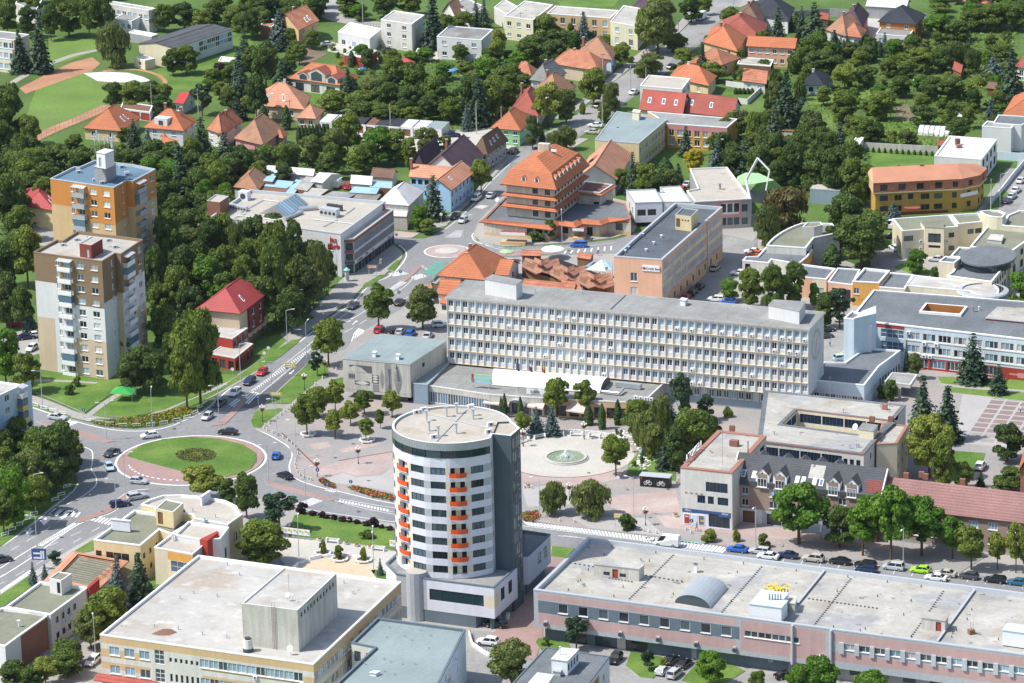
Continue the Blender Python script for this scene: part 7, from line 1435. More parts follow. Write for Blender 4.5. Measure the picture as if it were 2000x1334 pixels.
for k,(x0,x1,roof,lab)in enumerate(((624,648,'sheet_white','leftmost garage of the row with a white flat roof'),(646,672,'sheet_white','garage with a clean white roof, second from the left'),(690,714,'slate_dark','garage with a black felt roof beside the rusty one'),(710,732,'rust','garage with a rust-streaked white roof'),(732,757,'slate_dark','garage with a wide black felt roof and brown door'),(756,780,'slate_dark','garage under black felt behind the lamp post'),(782,806,'sheet_white','white-roofed garage with a rusty patch'),(804,830,'sheet_white','white-roofed garage next to the green one'),(832,862,'felt_teal','greenish garage closing the row at the right'))):
 y=237+(x0-624)*.066;FL(lab,[(x0,y),(x1,y+2),(x1+16,y-13)],2.7,'white_wall',roof,'garage','garage',par=0,group='garages in a row behind the dark hedge',E={0:[(1,2.3,[(.1,2.0)],'browndoor')]})
def wall(lab,px,h,th,m,name='wall',cat='wall',cap=None):
 c=G(*px[0]);T=thing(name,lab,cat,c)
 for a,b in zip(px[:-1],px[1:]):
  a,b=G(*a),G(*b);d=(b-a).normalized();n=Vector((-d.y,d.x,0))*th/2;mb=MB();mb.prism([tuple(v[:2])for v in(a-n,b-n,b+n,a+n)],0,h,m);mb.build('panel',T)
  if cap:mb=MB();n*=1.8;mb.prism([tuple(v[:2])for v in(a-n,b-n,b+n,a+n)],h,h+.25,cap,cap,True);mb.build('coping',T)
 return T
wall('long grey concrete garden wall with small conifers planted along it',[(1687,291),(1760,295),(1840,299)],1.9,.25,'concrete_wall');wall('low garden wall capped with orange tiles',[(1518,266),(1556,268),(1596,271)],1.6,.3,'white_wall',cap='tile_orange');wall('white garden wall round the small green lawn',[(1405,198),(1460,204),(1488,178),(1418,168)],1.6,.25,'white_wall');wall('grey board wall across the top of the upper gardens',[(1540,38),(1620,32),(1700,36),(1810,42)],2.6,.2,'grey_wall');wall('white wall with brick piers beside the right-hand street',[(1935,402),(1955,378),(1975,352),(2000,322)],1.5,.3,'white_wall');wall('pale green panel fence behind the small lawn',[(1948,312),(2000,316)],2.4,.15,'paleblue_wall')
def fence(lab,px,n,h,m='steel',rails=2,name='fence'):
 T=thing(name,lab,'fence',G(*px[0]));P=smooth_line([G(*q)for q in px],max(1,n//(len(px)-1)))
 mb0=None
 for q in P:
  if mb0 is None:mb0=MB();mb0.tube(q,q+Vector((0,0,h)),.05,m,n=5);o0=mb0.build('post',T);q0=q
  else:o=o0.copy();COL.objects.link(o);o.location=q-q0
 for k in range(rails):
  z=h*(k+1)/rails-.05;mb=MB()
  for a,b in zip(P[:-1],P[1:]):mb.tube(a+Vector((0,0,z)),b+Vector((0,0,z)),.03,m,n=4)
  mb.build('rail',T)
fence('low wire fence along the lower edge of the sports field',[(30,296),(100,262),(165,236),(214,212)],24,2.2);fence('grey railing beside the raised terrace of the white office',[(11,1200),(40,1172),(78,1140)],14,5.6+1.2,'galvanised',1)if False else None
fence('ramp railing beside the parked white estate car',[(918,1238),(925,1262),(950,1275),(966,1282)],12,1.1,'dark_trim');fence('picket fence by the suburb lane in front of the pale cubic house',[(690,50),(740,56),(790,60)],20,1.4,'trunk_bark');fence('railing of the hotel terrace along the kerb',[(950,478),(985,486),(1040,487),(1090,484)],18,1.0,'galvanised')
T=wall('curved pale ramp wall beside the parked white estate car',[(916,1240),(922,1262),(945,1278),(970,1290)],.9,.3,'white_wall')
for lab,px in(('long glasshouse with a shiny pale ridge in the right-hand gardens',[(1792,264),(1855,268),(1862,258)]),('white plastic tunnel beside the right-hand spruce',[(1922,155),(1942,158),(1954,136)]),('short plastic tunnel in the middle of the gardens',[(1778,168),(1802,170),(1808,160)])):
 q=quad4(px,.1);T=thing('greenhouse',lab,'greenhouse',centre(q));V=[Vector((*v,.1))for v in q]
 lng=(V[1]-V[0]).length>(V[2]-V[1]).length;a0,a1,b0,b1=(V[0],V[1],V[3],V[2])if lng else(V[1],V[2],V[0],V[3])
 arc_=[(a0.lerp(b0,.5-.5*math.cos(PI*k/8))+Vector((0,0,2.2*math.sin(PI*k/8))),a1.lerp(b1,.5-.5*math.cos(PI*k/8))+Vector((0,0,2.2*math.sin(PI*k/8))))for k in range(9)]
 for s in range(6):
  mb=MB();t0,t1=s/6+.01,(s+1)/6-.01
  for k in range(8):mb.face([arc_[k][0].lerp(arc_[k][1],t0),arc_[k][0].lerp(arc_[k][1],t1),arc_[k+1][0].lerp(arc_[k+1][1],t1),arc_[k+1][0].lerp(arc_[k+1][1],t0)],'blind_white')
  mb.build('panel',T)
for lab,x,y,r in(('round blue paddling pool on the lawn beside the white house',882,142,2.0),('small blue pool half hidden in the orchard',708,138,1.3)):
 c=G(x,y,0);T=thing('pool',lab,'pool',c);mb=MB();P=[(c.x+r*math.cos(2*PI*k/18),c.y+r*math.sin(2*PI*k/18))for k in range(18)];mb.prism(P,.05,.9,'sheet_blue',topz=False);mb.build('liner',T);mb=MB();mb.face([(*v,.8)for v in P],'water_blue');mb.build('water',T)
import numpy as np
def leafmesh(name,C,N,S,asp=1.0,up=None):
 """one quad per leaf clump: centres, normals, sizes"""
 n=len(C);N=N/np.linalg.norm(N,axis=1)[:,None];r=NR.normal(size=(n,3))
 if up is not None:r=np.tile(np.array([[0,0,1.0]]),(n,1))+NR.normal(size=(n,3))*up
 A=np.cross(N,r);A/=np.linalg.norm(A,axis=1)[:,None]+1e-9;B=np.cross(A,N);S=S[:,None]/2
 V=np.stack([C-A*S-B*S*asp,C+A*S-B*S*asp,C+A*S*.7+B*S*asp,C-A*S*.7+B*S*asp],1).reshape(-1,3)
 me=bpy.data.meshes.new(name);me.vertices.add(4*n);me.vertices.foreach_set('co',V.ravel().astype('f'));me.loops.add(4*n);me.loops.foreach_set('vertex_index',np.arange(4*n,dtype='i'))
 me.polygons.add(n);me.polygons.foreach_set('loop_start',np.arange(0,4*n,4,dtype='i'));me.update(calc_edges=True);me.materials.append(MATS['leaf_green']);return me
NR=np.random.default_rng(5)
def sph(n):
 v=NR.normal(size=(n,3));return v/np.linalg.norm(v,axis=1)[:,None]
def round_crown(seed,H=10.,R=4.,k=34,per=210,ls=.35,low=.22,drop=0,flat_=1.0):
 global NR;NR=np.random.default_rng(seed);zc=H*(low+(1-low)/2);rz=H*(1-low)/2;Cs,Ns,Ss=[],[],[]
 for i in range(k):
  zz=NR.uniform(-.92,.95);a=NR.uniform(0,6.283);q=(1-abs(zz)**2.4)**.6*NR.uniform(.3,.86);c=np.array([q*R*math.cos(a),q*R*math.sin(a),zc+zz*rz*.84]);r=NR.uniform(.15,.42)*R;pn=int(per*(r/R/.3)**1.6)+12
  u=sph(pn);u[:,2]=np.abs(u[:,2])*1.1-.35;u/=np.linalg.norm(u,axis=1)[:,None]
  rr=r*NR.uniform(.7,1.08,size=(pn,1));Cs.append(c+u*rr*np.array([1,1,.8]));Ns.append(u+NR.normal(size=(pn,3))*.55);Ss.append(NR.uniform(.5,1.45,pn)*ls)
 C=np.concatenate(Cs);N=np.concatenate(Ns);S=np.concatenate(Ss)
 if drop:
  m=len(C)//2;C2=C[:m].copy();C2[:,2]-=NR.uniform(0,drop,m);C2[:,2]=np.maximum(C2[:,2],H*.1);N2=sph(m);N2[:,2]*=.1
  return leafmesh('crown',np.concatenate([C2,C[m:]-np.array([0,0,drop*.2])]),np.concatenate([N2,N[m:]]),np.concatenate([S[:m]*.62,S[m:]*.7]),2.6,.2)
 return leafmesh('crown',C,N,S)
def spruce_crown(seed,H=10.,R=2.6,tiers=20,br=11,drp=.34):
 global NR;NR=np.random.default_rng(seed);C,N,S=[],[],[]
 for t in range(tiers):
  f=t/(tiers-1);z=H*(.06+.90*f);L=R*(1-f)**.82*NR.uniform(.82,1.12)+.12;a0=NR.uniform(0,6.3);nb=max(4,int(br*(1-f*.55)))
  for b in range(nb):
   a=a0+6.283*b/nb+NR.normal()*.12;l=L*NR.uniform(.75,1.12);m=max(2,int(l*4.2))
   for j in range(m):
    s=(j+.6)/m;for_=3 if s>.25 else 2
    for w in range(for_):C.append((math.cos(a)*l*s+NR.normal()*.13*(1+s),math.sin(a)*l*s+NR.normal()*.13*(1+s),z-drp*l*s+NR.normal()*.07));N.append((math.cos(a)*.55+NR.normal()*.4,math.sin(a)*.55+NR.normal()*.4,.75));S.append(NR.uniform(.26,.5)*(.7+.5*(1-f)))
 return leafmesh('crown',np.array(C),np.array(N),np.array(S),1.2)
def thuja_crown(seed,H=6.,R=1.0):
 global NR;NR=np.random.default_rng(seed);n=1100;f=NR.uniform(0,1,n);a=NR.uniform(0,6.283,n);r=R*np.minimum(1,(1-f)*2.2)**.6*NR.uniform(.75,1.08,n)*(.8+.2*np.minimum(1,f*6))
 return leafmesh('crown',np.stack([r*np.cos(a),r*np.sin(a),.1+H*f],1),np.stack([np.cos(a),np.sin(a),np.full(n,.5)],1)+NR.normal(size=(n,3))*.35,NR.uniform(.16,.32,n),1.5,.2)
def trunkmesh(H,r,limbs,lo=.18,R=4.):
 mb=MB();mb.tube((0,0,-.1),(0,0,H*.45),r,'trunk_bark',r*.6,7,False);mb.tube((0,0,H*.45),(0,0,H*.85),r*.6,'trunk_bark',r*.15,6,False);q=random.Random(int(H*10+limbs))
 for k in range(limbs):a=6.283*k/max(limbs,1)+q.uniform(-.3,.3);z=H*q.uniform(lo,.5);mb.tube((0,0,z),(math.cos(a)*R*.7,math.sin(a)*R*.7,z+H*q.uniform(.18,.32)),r*.4,'trunk_bark',r*.1,5,False)
 me=bpy.data.meshes.new('trunk');me.from_pydata(mb.v,[],mb.f);me.materials.append(MATS['trunk_bark']);return me
PR={'round':[round_crown(s,low=l,k=kk)for s,l,kk in((1,.10,46),(2,.07,52),(3,.13,42),(4,.09,50),(6,.05,56))],'spruce':[spruce_crown(11),spruce_crown(12,R=3.0,tiers=17),spruce_crown(13,R=2.2,tiers=22)],'street':[round_crown(7,low=.26,k=40),round_crown(8,low=.22,k=46)],'thuja':[thuja_crown(21),thuja_crown(22)],'willow':[round_crown(31,k=30,per=150,ls=.42,low=.2,drop=2.6),round_crown(32,k=34,per=150,ls=.42,low=.14,drop=3.2)],'pine':[round_crown(41,R=3.2,k=20,per=170,ls=.36,low=.2),round_crown(42,R=3.4,k=24,per=160,ls=.36,low=.14)],'bush':[round_crown(51,H=2.,R=1.4,k=16,per=80,ls=.24,low=.0),round_crown(52,H=2.,R=1.5,k=20,per=70,ls=.24,low=.0)]}
TK={'street':trunkmesh(10,.26,6,.22),'round':trunkmesh(10,.26,6),'spruce':trunkmesh(10,.2,0),'thuja':trunkmesh(5,.1,0),'willow':trunkmesh(10,.28,6),'pine':trunkmesh(10,.24,6,R=3),'bush':trunkmesh(1.6,.07,3,R=1)}
DIM={'street':(10,4.6),'round':(10,4.6),'spruce':(9.7,2.6),'thuja':(6.2,1.0),'willow':(10,4.6),'pine':(10,3.9),'bush':(2.1,1.7)}
KD={'g':('round','leaf_green','broadleaf_tree','mid-green broadleaf tree','tree'),'d':('round','leaf_dark','oak_tree','dark green broadleaf tree','tree'),'h':('street','leaf_bright','maple_tree','bright green leafy tree','tree'),'G':('street','leaf_green','broadleaf_tree','mid-green broadleaf tree','tree'),'l':('street','leaf_lime','lime_tree','yellowish green lime tree','tree'),'b':('round','leaf_bright','maple_tree','bright green leafy tree','tree'),'o':('round','leaf_olive','walnut_tree','olive green tree','tree'),'k':('round','leaf_lime','lime_tree','yellowish green lime tree','tree'),'s':('spruce','leaf_spruce','spruce_tree','dark pointed spruce','tree'),'u':('spruce','leaf_blue','blue_spruce','blue-grey spruce','tree'),'t':('thuja','leaf_thuja','columnar_conifer','narrow columnar conifer','conifer'),'w':('willow','leaf_olive','weeping_tree','loose weeping tree','tree'),'p':('pine','leaf_spruce','pine_tree','clumpy dark pine','tree'),'m':('round','leaf_plum','plum_tree','purple-leaved tree','tree'),'y':('round','leaf_yellow','golden_tree','golden yellow tree','tree'),'x':('willow','leaf_rust','withering_tree','half-withered rusty tree','tree'),'B':('bush','leaf_green','bush','rounded green bush','bush'),'C':('bush','leaf_dark','bush','dark green bush','bush'),'L':('bush','leaf_lime','bush','yellow-green bush','bush'),'M':('bush','leaf_plum','bush','purple-leaved bush','bush'),'R':('bush','petal_red','flower_bush','red flowering bush','bush')}  # dark, bright and olive broadleaf kinds differ by leaf tone, not by known species
TREES=[]
def plant(k,c,h,w,trunk=True):
 sh,lm,nm,lab,cat=KD[k];i=R_.randrange(len(PR[sh]));H0,R0=DIM[sh];o=thing(nm,lab,cat,c);o.scale=(w/2/R0,w/2/R0*R_.uniform(.92,1.08),h/H0);o.rotation_euler=(0,0,R_.uniform(0,6.28))
 cr=bpy.data.objects.new('crown',PR[sh][i]);COL.objects.link(cr);cr.parent=o;cr.material_slots[0].link='OBJECT';cr.material_slots[0].material=MATS[lm]
 if trunk:t=bpy.data.objects.new('trunk',TK[sh]);COL.objects.link(t);t.parent=o
 TREES.append((o,k,h,w));return o
def tree(x,yt,yb,w,k):
 c=G(x,yb,0);s=SCL(x,yb);return plant(k,c,max(.8,(yb-yt)/(s*.945)),w/s)
for it in """15 5 70 50 d,55 15 75 45 d,40 62 142 46 s,80 35 142 55 s,100 10 80 40 d,135 2 72 62 g,175 0 75 44 d,205 -12 72 48 d,224 44 132 74 w,320 10 62 50 g,360 5 57 60 d,392 20 62 50 g,425 0 50 60 d,460 10 62 50 g,492 20 78 46 d,478 60 130 40 s,364 88 146 60 g,338 95 148 42 d,430 124 156 38 m,468 95 190 50 s,395 165 226 54 p,446 168 216 40 o,472 140 212 50 s,492 90 150 42 g,502 150 240 52 d,225 162 213 56 d,260 160 216 60 g,295 160 206 52 d,322 165 211 42 g,312 185 221 46 d,18 165 292 92 d,-6 200 302 84 d,30 285 342 72 d,70 290 346 62 g,110 285 342 62 g,148 262 302 40 g,160 290 346 62 d,202 285 336 46 g,240 250 276 30 g,262 235 291 34 s,290 255 306 42 u,300 275 342 72 d,340 278 346 62 d,396 232 332 62 s,440 262 352 62 s,375 270 342 52 g,350 285 352 60 s,
320 330 422 72 d,356 300 402 72 s,388 330 412 62 d,422 320 396 52 g,442 358 412 42 b,402 352 422 52 b,346 380 452 62 d,332 420 502 62 g,370 410 472 62 d,408 400 452 52 d,16 345 452 84 d,42 400 472 62 g,52 300 362 62 d,96 295 346 62 d,140 298 342 42 g,20 470 562 72 d,55 445 562 76 g,14 540 642 62 o,45 560 652 52 d,60 590 652 30 u,12 645 752 74 b,50 688 768 62 g,
330 425 562 72 d,362 480 592 72 d,308 480 622 52 d,350 520 642 72 g,402 500 592 84 b,372 560 662 72 d,440 480 572 62 g,470 430 542 62 w,502 425 542 74 d,540 430 562 72 g,576 430 542 52 d,622 468 584 60 w,592 500 622 72 o,546 520 622 72 g,512 540 642 82 d,570 560 652 62 d,612 520 602 52 o,480 500 602 62 g,642 490 562 40 g,440 540 602 62 b,322 600 702 62 d,540 470 640 70 d,470 520 560 70 g,410 430 520 60 d,392 600 792 104 g,366 630 802 82 g,258 690 770 72 o,282 675 762 62 d,304 690 772 62 d,250 655 722 42 d,340 650 740 60 d,150 737 756 26 C,135 751 771 28 C,
112 830 962 112 d,60 880 982 82 o,30 910 1032 84 b,72 930 1002 72 g,8 960 1042 62 g,142 850 932 62 d,400 908 978 96 l,482 925 1012 64 d,546 958 1038 84 p,512 1018 1106 112 g,442 935 988 52 d,232 1085 1192 54 u,275 1080 1182 60 s,215 1150 1262 112 g,178 1190 1267 72 o,130 1250 1302 82 d,90 1285 1342 62 l,132 1268 1322 72 d,30 1290 1347 72 d,58 1302 1352 60 d,65 1098 1142 20 u,88 1102 1132 20 u,110 1076 1102 38 p,
600 772 852 64 G,655 745 806 46 l,622 755 816 56 k,655 800 856 44 l,685 785 832 44 l,715 818 862 34 G,712 762 812 50 G,766 765 817 44 l,743 800 838 26 G,642 622 716 72 G,620 685 736 36 p,740 560 648 72 G,826 560 643 78 o,815 755 763 40 B,760 760 770 60 B,
1022 805 856 38 l,1048 795 851 36 u,1078 795 851 42 u,1087 738 816 60 G,1142 743 816 52 G,986 768 816 11 t,979 775 813 8 t,1017 774 826 11 t,1176 788 839 15 t,1207 780 831 15 t,1150 790 831 17 t,1245 780 852 62 g,1260 800 882 62 w,1292 770 862 60 w,1330 728 832 54 p,1382 770 822 48 p,1352 800 912 94 g,1322 830 922 62 d,1300 860 917 42 s,1420 795 816 25 B,1312 790 852 44 u,1386 810 882 52 d,1276 826 892 62 w,1203 850 931 64 l,1078 940 1006 68 w,1155 935 1012 82 w,1228 1003 1036 44 C,1383 1036 1059 46 B,1437 1034 1059 22 L,1492 1042 1069 34 B,1560 945 1063 128 h,1640 985 1070 80 d,1685 975 1086 92 h,1740 957 1094 104 h,1800 975 1087 112 h,1860 1010 1092 62 h,1897 1028 1113 72 G,1948 1040 1113 42 l,1984 1023 1119 48 l,2010 1030 1119 48 g,
1815 812 934 102 k,1802 735 852 62 s,1850 755 862 72 s,1840 850 960 60 g,1900 653 749 58 s,1950 713 771 38 s,1770 665 726 16 s,1787 690 742 32 o,1740 742 784 34 d,1722 752 780 24 C,1618 735 776 32 s,1522 746 766 9 t,1530 746 766 9 t,1967 826 902 72 d,1978 912 962 60 d,1915 918 952 20 s,1880 900 960 40 g,
1425 545 589 46 b,1465 525 602 62 g,1510 515 612 62 g,1552 512 602 62 d,1590 553 602 26 b,1640 565 642 74 p,1612 572 642 52 d,1690 560 592 50 g,1992 530 607 64 b,1625 478 526 36 t,1790 488 536 54 b,1826 520 541 22 C,1682 420 522 104 d,1652 380 482 92 d,1702 410 502 72 g,1630 440 502 62 d,1535 365 462 114 x,1498 400 482 62 w,1745 396 432 32 u,1690 440 522 62 d,
1490 220 302 52 g,1512 200 312 50 s,1400 280 352 42 u,1430 290 352 52 d,1455 270 352 52 s,1482 285 362 62 d,1512 260 352 62 d,1550 280 372 72 d,1592 290 382 72 d,1632 290 392 72 d,1662 310 402 62 g,1692 320 402 52 g,1640 240 312 50 s,1602 250 322 62 d,1502 230 302 42 g,1570 240 302 42 d,940 315 381 50 l,848 345 430 54 s,820 402 452 46 b,836 428 457 42 g,1085 255 302 46 w,1106 245 293 46 w,1040 225 291 36 o,1060 250 291 26 s,1165 318 353 42 u,1186 312 351 38 u,1215 330 376 42 g,1236 300 382 34 s,1262 320 386 52 g,1286 340 391 42 d,1355 293 347 44 y,1340 248 306 36 s,1310 330 386 46 o,1325 320 362 30 s,1300 308 352 30 t,1250 350 385 40 b,
546 20 86 46 u,572 55 91 36 g,610 60 96 40 g,520 85 172 62 d,550 130 182 50 s,680 135 192 36 s,730 150 202 62 o,700 180 226 62 g,770 110 172 60 g,760 160 222 56 d,812 125 192 60 g,800 170 226 60 d,850 150 222 72 g,840 185 236 62 d,882 190 241 52 g,920 150 236 60 d,936 142 247 50 s,962 150 232 62 g,990 160 222 50 g,950 110 166 60 b,975 60 126 42 l,985 130 182 62 g,650 178 226 74 g,712 200 241 62 d,746 205 246 62 g,790 195 236 42 d,912 200 256 20 u,720 95 131 14 t,687 100 131 14 t,666 117 133 14 y,520 -8 36 62 d,560 -12 26 62 d,612 -6 38 52 g,682 -12 31 62 d,702 8 41 42 b,750 -12 36 62 d,800 -18 31 62 g,846 -12 96 58 s,872 28 81 42 g,906 25 61 52 g,930 0 51 22 s,946 0 56 28 s,
680 225 312 64 l,655 250 322 62 o,610 265 332 62 o,560 280 342 62 o,520 285 342 62 g,490 295 352 62 d,468 285 346 52 d,702 258 311 24 u,740 250 322 82 b,772 255 322 72 g,800 270 332 42 g,832 250 302 52 o,720 280 342 52 g,640 300 352 52 d,560 207 253 19 t,515 205 246 19 t,1065 30 81 60 g,1140 25 81 38 u,1106 60 86 42 d,1190 28 61 14 s,1040 72 126 84 d,1082 80 131 62 d,1020 100 131 52 b,1285 -2 106 98 o,1262 20 100 50 l,1350 -6 46 52 d,1378 -5 30 30 g,1320 65 101 52 w,1335 95 126 42 g,1275 105 146 62 w,1255 125 151 42 w,1215 85 131 42 g,1195 160 216 46 w,1160 135 206 64 g,1070 165 247 74 l,1106 175 241 56 o,1138 198 223 17 L,1372 85 152 32 s,1390 122 161 56 g,1455 135 166 42 d,1425 15 51 42 g,1385 70 106 30 g,1320 200 223 16 s,1360 205 226 20 u,
1520 15 81 38 s,1566 15 76 26 s,1590 8 79 54 s,1555 25 61 20 t,1590 70 121 72 g,1630 60 96 32 s,1728 65 106 22 u,1745 80 121 42 b,1780 70 121 52 g,1832 28 76 62 b,1870 40 81 62 d,1900 20 61 62 g,1940 10 61 62 g,1980 10 61 62 d,1800 95 141 62 g,1840 90 141 52 d,1865 80 131 52 w,1900 95 141 42 w,1955 85 121 52 g,1974 100 207 58 s,1940 110 151 40 u,1735 115 151 42 g,1770 120 151 52 g,1650 130 176 62 l,1690 130 171 52 d,1610 100 151 84 d,1608 170 206 38 g,1536 140 247 58 s,1515 160 222 42 o,1560 190 247 56 p,1650 180 241 72 g,1720 180 236 62 g,1760 150 191 52 d,1820 150 196 52 d,1860 150 196 62 d,1800 185 216 42 g,1902 175 216 42 d,1800 205 247 62 d,1860 200 241 32 d,1890 210 251 32 g,1870 230 276 52 d,1935 195 236 30 u,1950 180 226 42 g,1680 230 281 62 g,1710 240 281 52 d,1740 265 286 30 L,1490 60 110 40 g,1690 90 122 50 d,
1126 1200 1270 60 p,1000 1250 1345 92 o,1390 1272 1340 70 b,1268 1268 1310 40 p,1598 1280 1370 90 b,1700 1310 1380 80 b,1066 1246 1262 24 C,1296 1283 1300 22 L,1560 1300 1380 60 b,1480 1310 1360 40 g,715 1036 1052 36 C,743 1090 1125 15 u,1960 930 960 60 g,1180 200 240 30 g,1205 250 300 30 d,870 265 300 30 g,980 290 300 40 C,1240 262 290 40 C,1300 255 280 30 g,1050 450 472 40 C,1158 440 452 26 C,1180 436 450 26 C,1075 430 470 30 d""".replace('\n','').split(','):
 q=it.split();tree(*map(float,q[:4]),q[4])
for k in range(9):tree(584+k*7,246-k*.5,281-k*.5,10,'t')
for k in range(8):tree(1648+k*10,78+(k%3)*3,112,12,'t')
for k in range(13):tree(1694+k*11.5,287+k*.7,297+k*.7,6,'t')
for k in range(5):tree(1437+k*8,172,184,8,'t')
for x,w in((592,40),(612,30),(628,30),(640,24),(652,26),(668,28),(682,26),(698,26),(715,28),(732,34),(745,22),(760,24)):tree(x,1004+(x-592)*.19-(w*.62 if w>31 else w*.38),1004+(x-592)*.19,w*.75,'M')
for k in range(10):tree(705+R_.uniform(-2,26),1037,1051+R_.uniform(-6,3),14,'C')if k<0 else None
for x in range(40):pass
def inpoly(x,y,P):
 c=False
 for i in range(len(P)):
  (a,b),(d,e)=P[i],P[i-1]
  if(b>y)!=(e>y)and x<(d-a)*(y-b)/(e-b)+a:c=not c
 return c
RG=random.Random(77)
def scatter(P,n,kinds,hs,ws,md):
 xs,ys=[p[0]for p in P],[p[1]for p in P];got=[];tries=0
 while len(got)<n and tries<n*30:
  tries+=1;x,y=RG.uniform(min(xs),max(xs)),RG.uniform(min(ys),max(ys))
  if not inpoly(x,y,P):continue
  c=G(x,y,0)
  if any((c-q).length<md for q in got):continue
  if any(b[0]<x<b[2]and b[1]<y<b[3]for b in CLEAR):continue
  got.append(c);plant(RG.choice(kinds),c,RG.uniform(*hs),RG.uniform(*ws))
CLEAR=[(1690,228,1840,262),(1745,200,1796,240),(1565,170,1640,250),(1785,250,1866,288),(845,125,945,150),(560,168,640,212),(1680,296,1840,330),(1710,18,1812,84),(1612,20,1700,78),(1650,28,1830,46)]
GR=[(1560,85),(1700,85),(1830,60),(1990,55),(1990,240),(1900,250),(1840,285),(1690,288),(1600,240),(1560,180)]
scatter(GR,105,'BBCBLBC',(1.4,3.2),(2.2,4.8),3.2);scatter(GR,40,'gbgogo',(3.5,6),(4,7),6)
scatter([(690,125),(1000,105),(1030,160),(1000,235),(900,250),(700,235),(670,200)],38,'gdgob',(4,6.5),(5,7.5),5.5)
scatter([(690,125),(1000,105),(1030,160),(1000,235),(900,250),(700,235)],22,'BCB',(1.5,2.6),(2,4),4)
scatter([(470,20),(640,8),(650,45),(500,85),(380,60)],16,'gdd',(6,9),(6,9),6);scatter([(380,160),(560,95),(640,120),(560,180),(500,240),(400,230)],20,'dpggs',(4,7),(5,7),5.5)
scatter([(250,345),(500,335),(720,338),(450,385),(330,410),(180,365)],26,'dgdob',(6,10),(6,9),5.5);scatter([(295,430),(420,440),(650,500),(600,610),(500,660),(380,640),(300,660)],26,'dgdgo',(8,13),(7,10),6)
scatter([(1820,-10),(2000,-10),(2000,60),(1830,62)],22,'gdgb',(4,8),(5,8),5);scatter([(1390,255),(1700,300),(1690,390),(1480,370),(1400,345)],20,'dggo',(7,11),(6,9),5.5)
scatter([(1100,60),(1230,60),(1190,100),(1000,130)],14,'gdBC',(2.5,6),(3,6),4);scatter([(0,280),(90,300),(100,440),(0,470)],12,'dg',(8,13),(7,10),6);scatter([(0,0),(230,0),(200,60),(0,60)],14,'dgd',(8,12),(6,9),6)
scatter([(1490,130),(1640,100),(1620,170),(1500,240)],14,'dgCB',(2.5,8),(3,7),5);scatter([(1380,100),(1460,128),(1440,165),(1390,160)],6,'gB',(2.5,6),(3,6),4);scatter([(0,880),(130,850),(150,930),(60,1000),(0,1020)],8,'dg',(8,12),(7,10),6)
scatter([(165,262),(480,262),(560,285),(420,300),(200,300)],24,'BCBL',(1.2,2.6),(1.6,3.4),3);scatter([(640,90),(860,100),(960,120),(900,128),(660,125)],18,'BCBL',(1.2,2.6),(1.6,3.2),3);scatter([(1000,150),(1240,60),(1260,110),(1120,240)],14,'BCL',(1.2,2.6),(1.6,3.2),3)
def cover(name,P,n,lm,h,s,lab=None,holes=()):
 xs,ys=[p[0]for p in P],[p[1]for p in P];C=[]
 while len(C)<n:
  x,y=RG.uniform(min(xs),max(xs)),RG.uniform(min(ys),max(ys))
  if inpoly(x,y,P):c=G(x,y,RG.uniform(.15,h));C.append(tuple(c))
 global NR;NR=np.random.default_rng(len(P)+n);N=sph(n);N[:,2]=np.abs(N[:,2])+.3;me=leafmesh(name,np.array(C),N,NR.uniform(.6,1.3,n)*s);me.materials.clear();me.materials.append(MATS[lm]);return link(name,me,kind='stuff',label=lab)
bed=[(175,822),(240,816),(310,806),(360,792),(376,796),(382,805),(350,818),(300,828),(250,832),(200,830)]
cover('bed_leaves',bed,1800,'leaf_green',.8,.4);cover('flowers',bed,260,'petal_mixed',1.0,.3);cover('flowers',[(300,806),(375,795),(380,804),(320,815)],160,'leaf_yellow',1.1,.3)
for P,n in(([(620,936),(630,932),(655,946),(652,951),(632,946)],160),([(678,951),(690,948),(768,966),(768,976),(720,966)],420),([(1020,1000),(1050,996),(1056,1006),(1040,1016),(1020,1014)],220)):cover('bed_leaves',P,n*2,'leaf_green',.7,.35);cover('flowers',P,n,'petal_red' if n<400 else 'petal_mixed',.9,.28)
ring=lambda rx,ry:[(383+rx*math.cos(t),888+ry*math.sin(t))for t in[2*PI*k/20 for k in range(20)]]
cover('bed_leaves',ring(40,13),1500,'leaf_rust',.5,.32);cover('flowers',ring(14,5),250,'leaf_lime',.8,.3)
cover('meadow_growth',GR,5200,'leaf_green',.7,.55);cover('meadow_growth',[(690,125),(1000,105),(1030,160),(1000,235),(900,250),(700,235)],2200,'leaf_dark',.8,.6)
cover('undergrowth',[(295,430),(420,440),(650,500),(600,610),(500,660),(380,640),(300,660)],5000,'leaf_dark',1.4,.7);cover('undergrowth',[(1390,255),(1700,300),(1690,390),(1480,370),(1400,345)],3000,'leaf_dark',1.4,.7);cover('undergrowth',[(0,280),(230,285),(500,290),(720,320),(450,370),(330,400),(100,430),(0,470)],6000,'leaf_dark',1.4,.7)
PAINT={'silver':(.50,.52,.54),'white':(.80,.80,.79),'black':(.012,.013,.015),'dark grey':(.06,.065,.075),'dark blue':(.015,.03,.09),'blue':(.02,.13,.50),'red':(.55,.015,.02),'beige':(.50,.46,.38),'lime green':(.38,.78,.02),'teal':(.02,.14,.22),'pale blue':(.42,.55,.66),'orange':(.75,.12,.02),'cream':(.74,.70,.55)}
for k,c in PAINT.items():mat('paint '+k,c,.22,None,None,spec=.6)
mat('lamp_red',(.45,.01,.01),.3,None,None);mat('lamp_clear',(.75,.76,.78),.15,None,None,spec=.7)
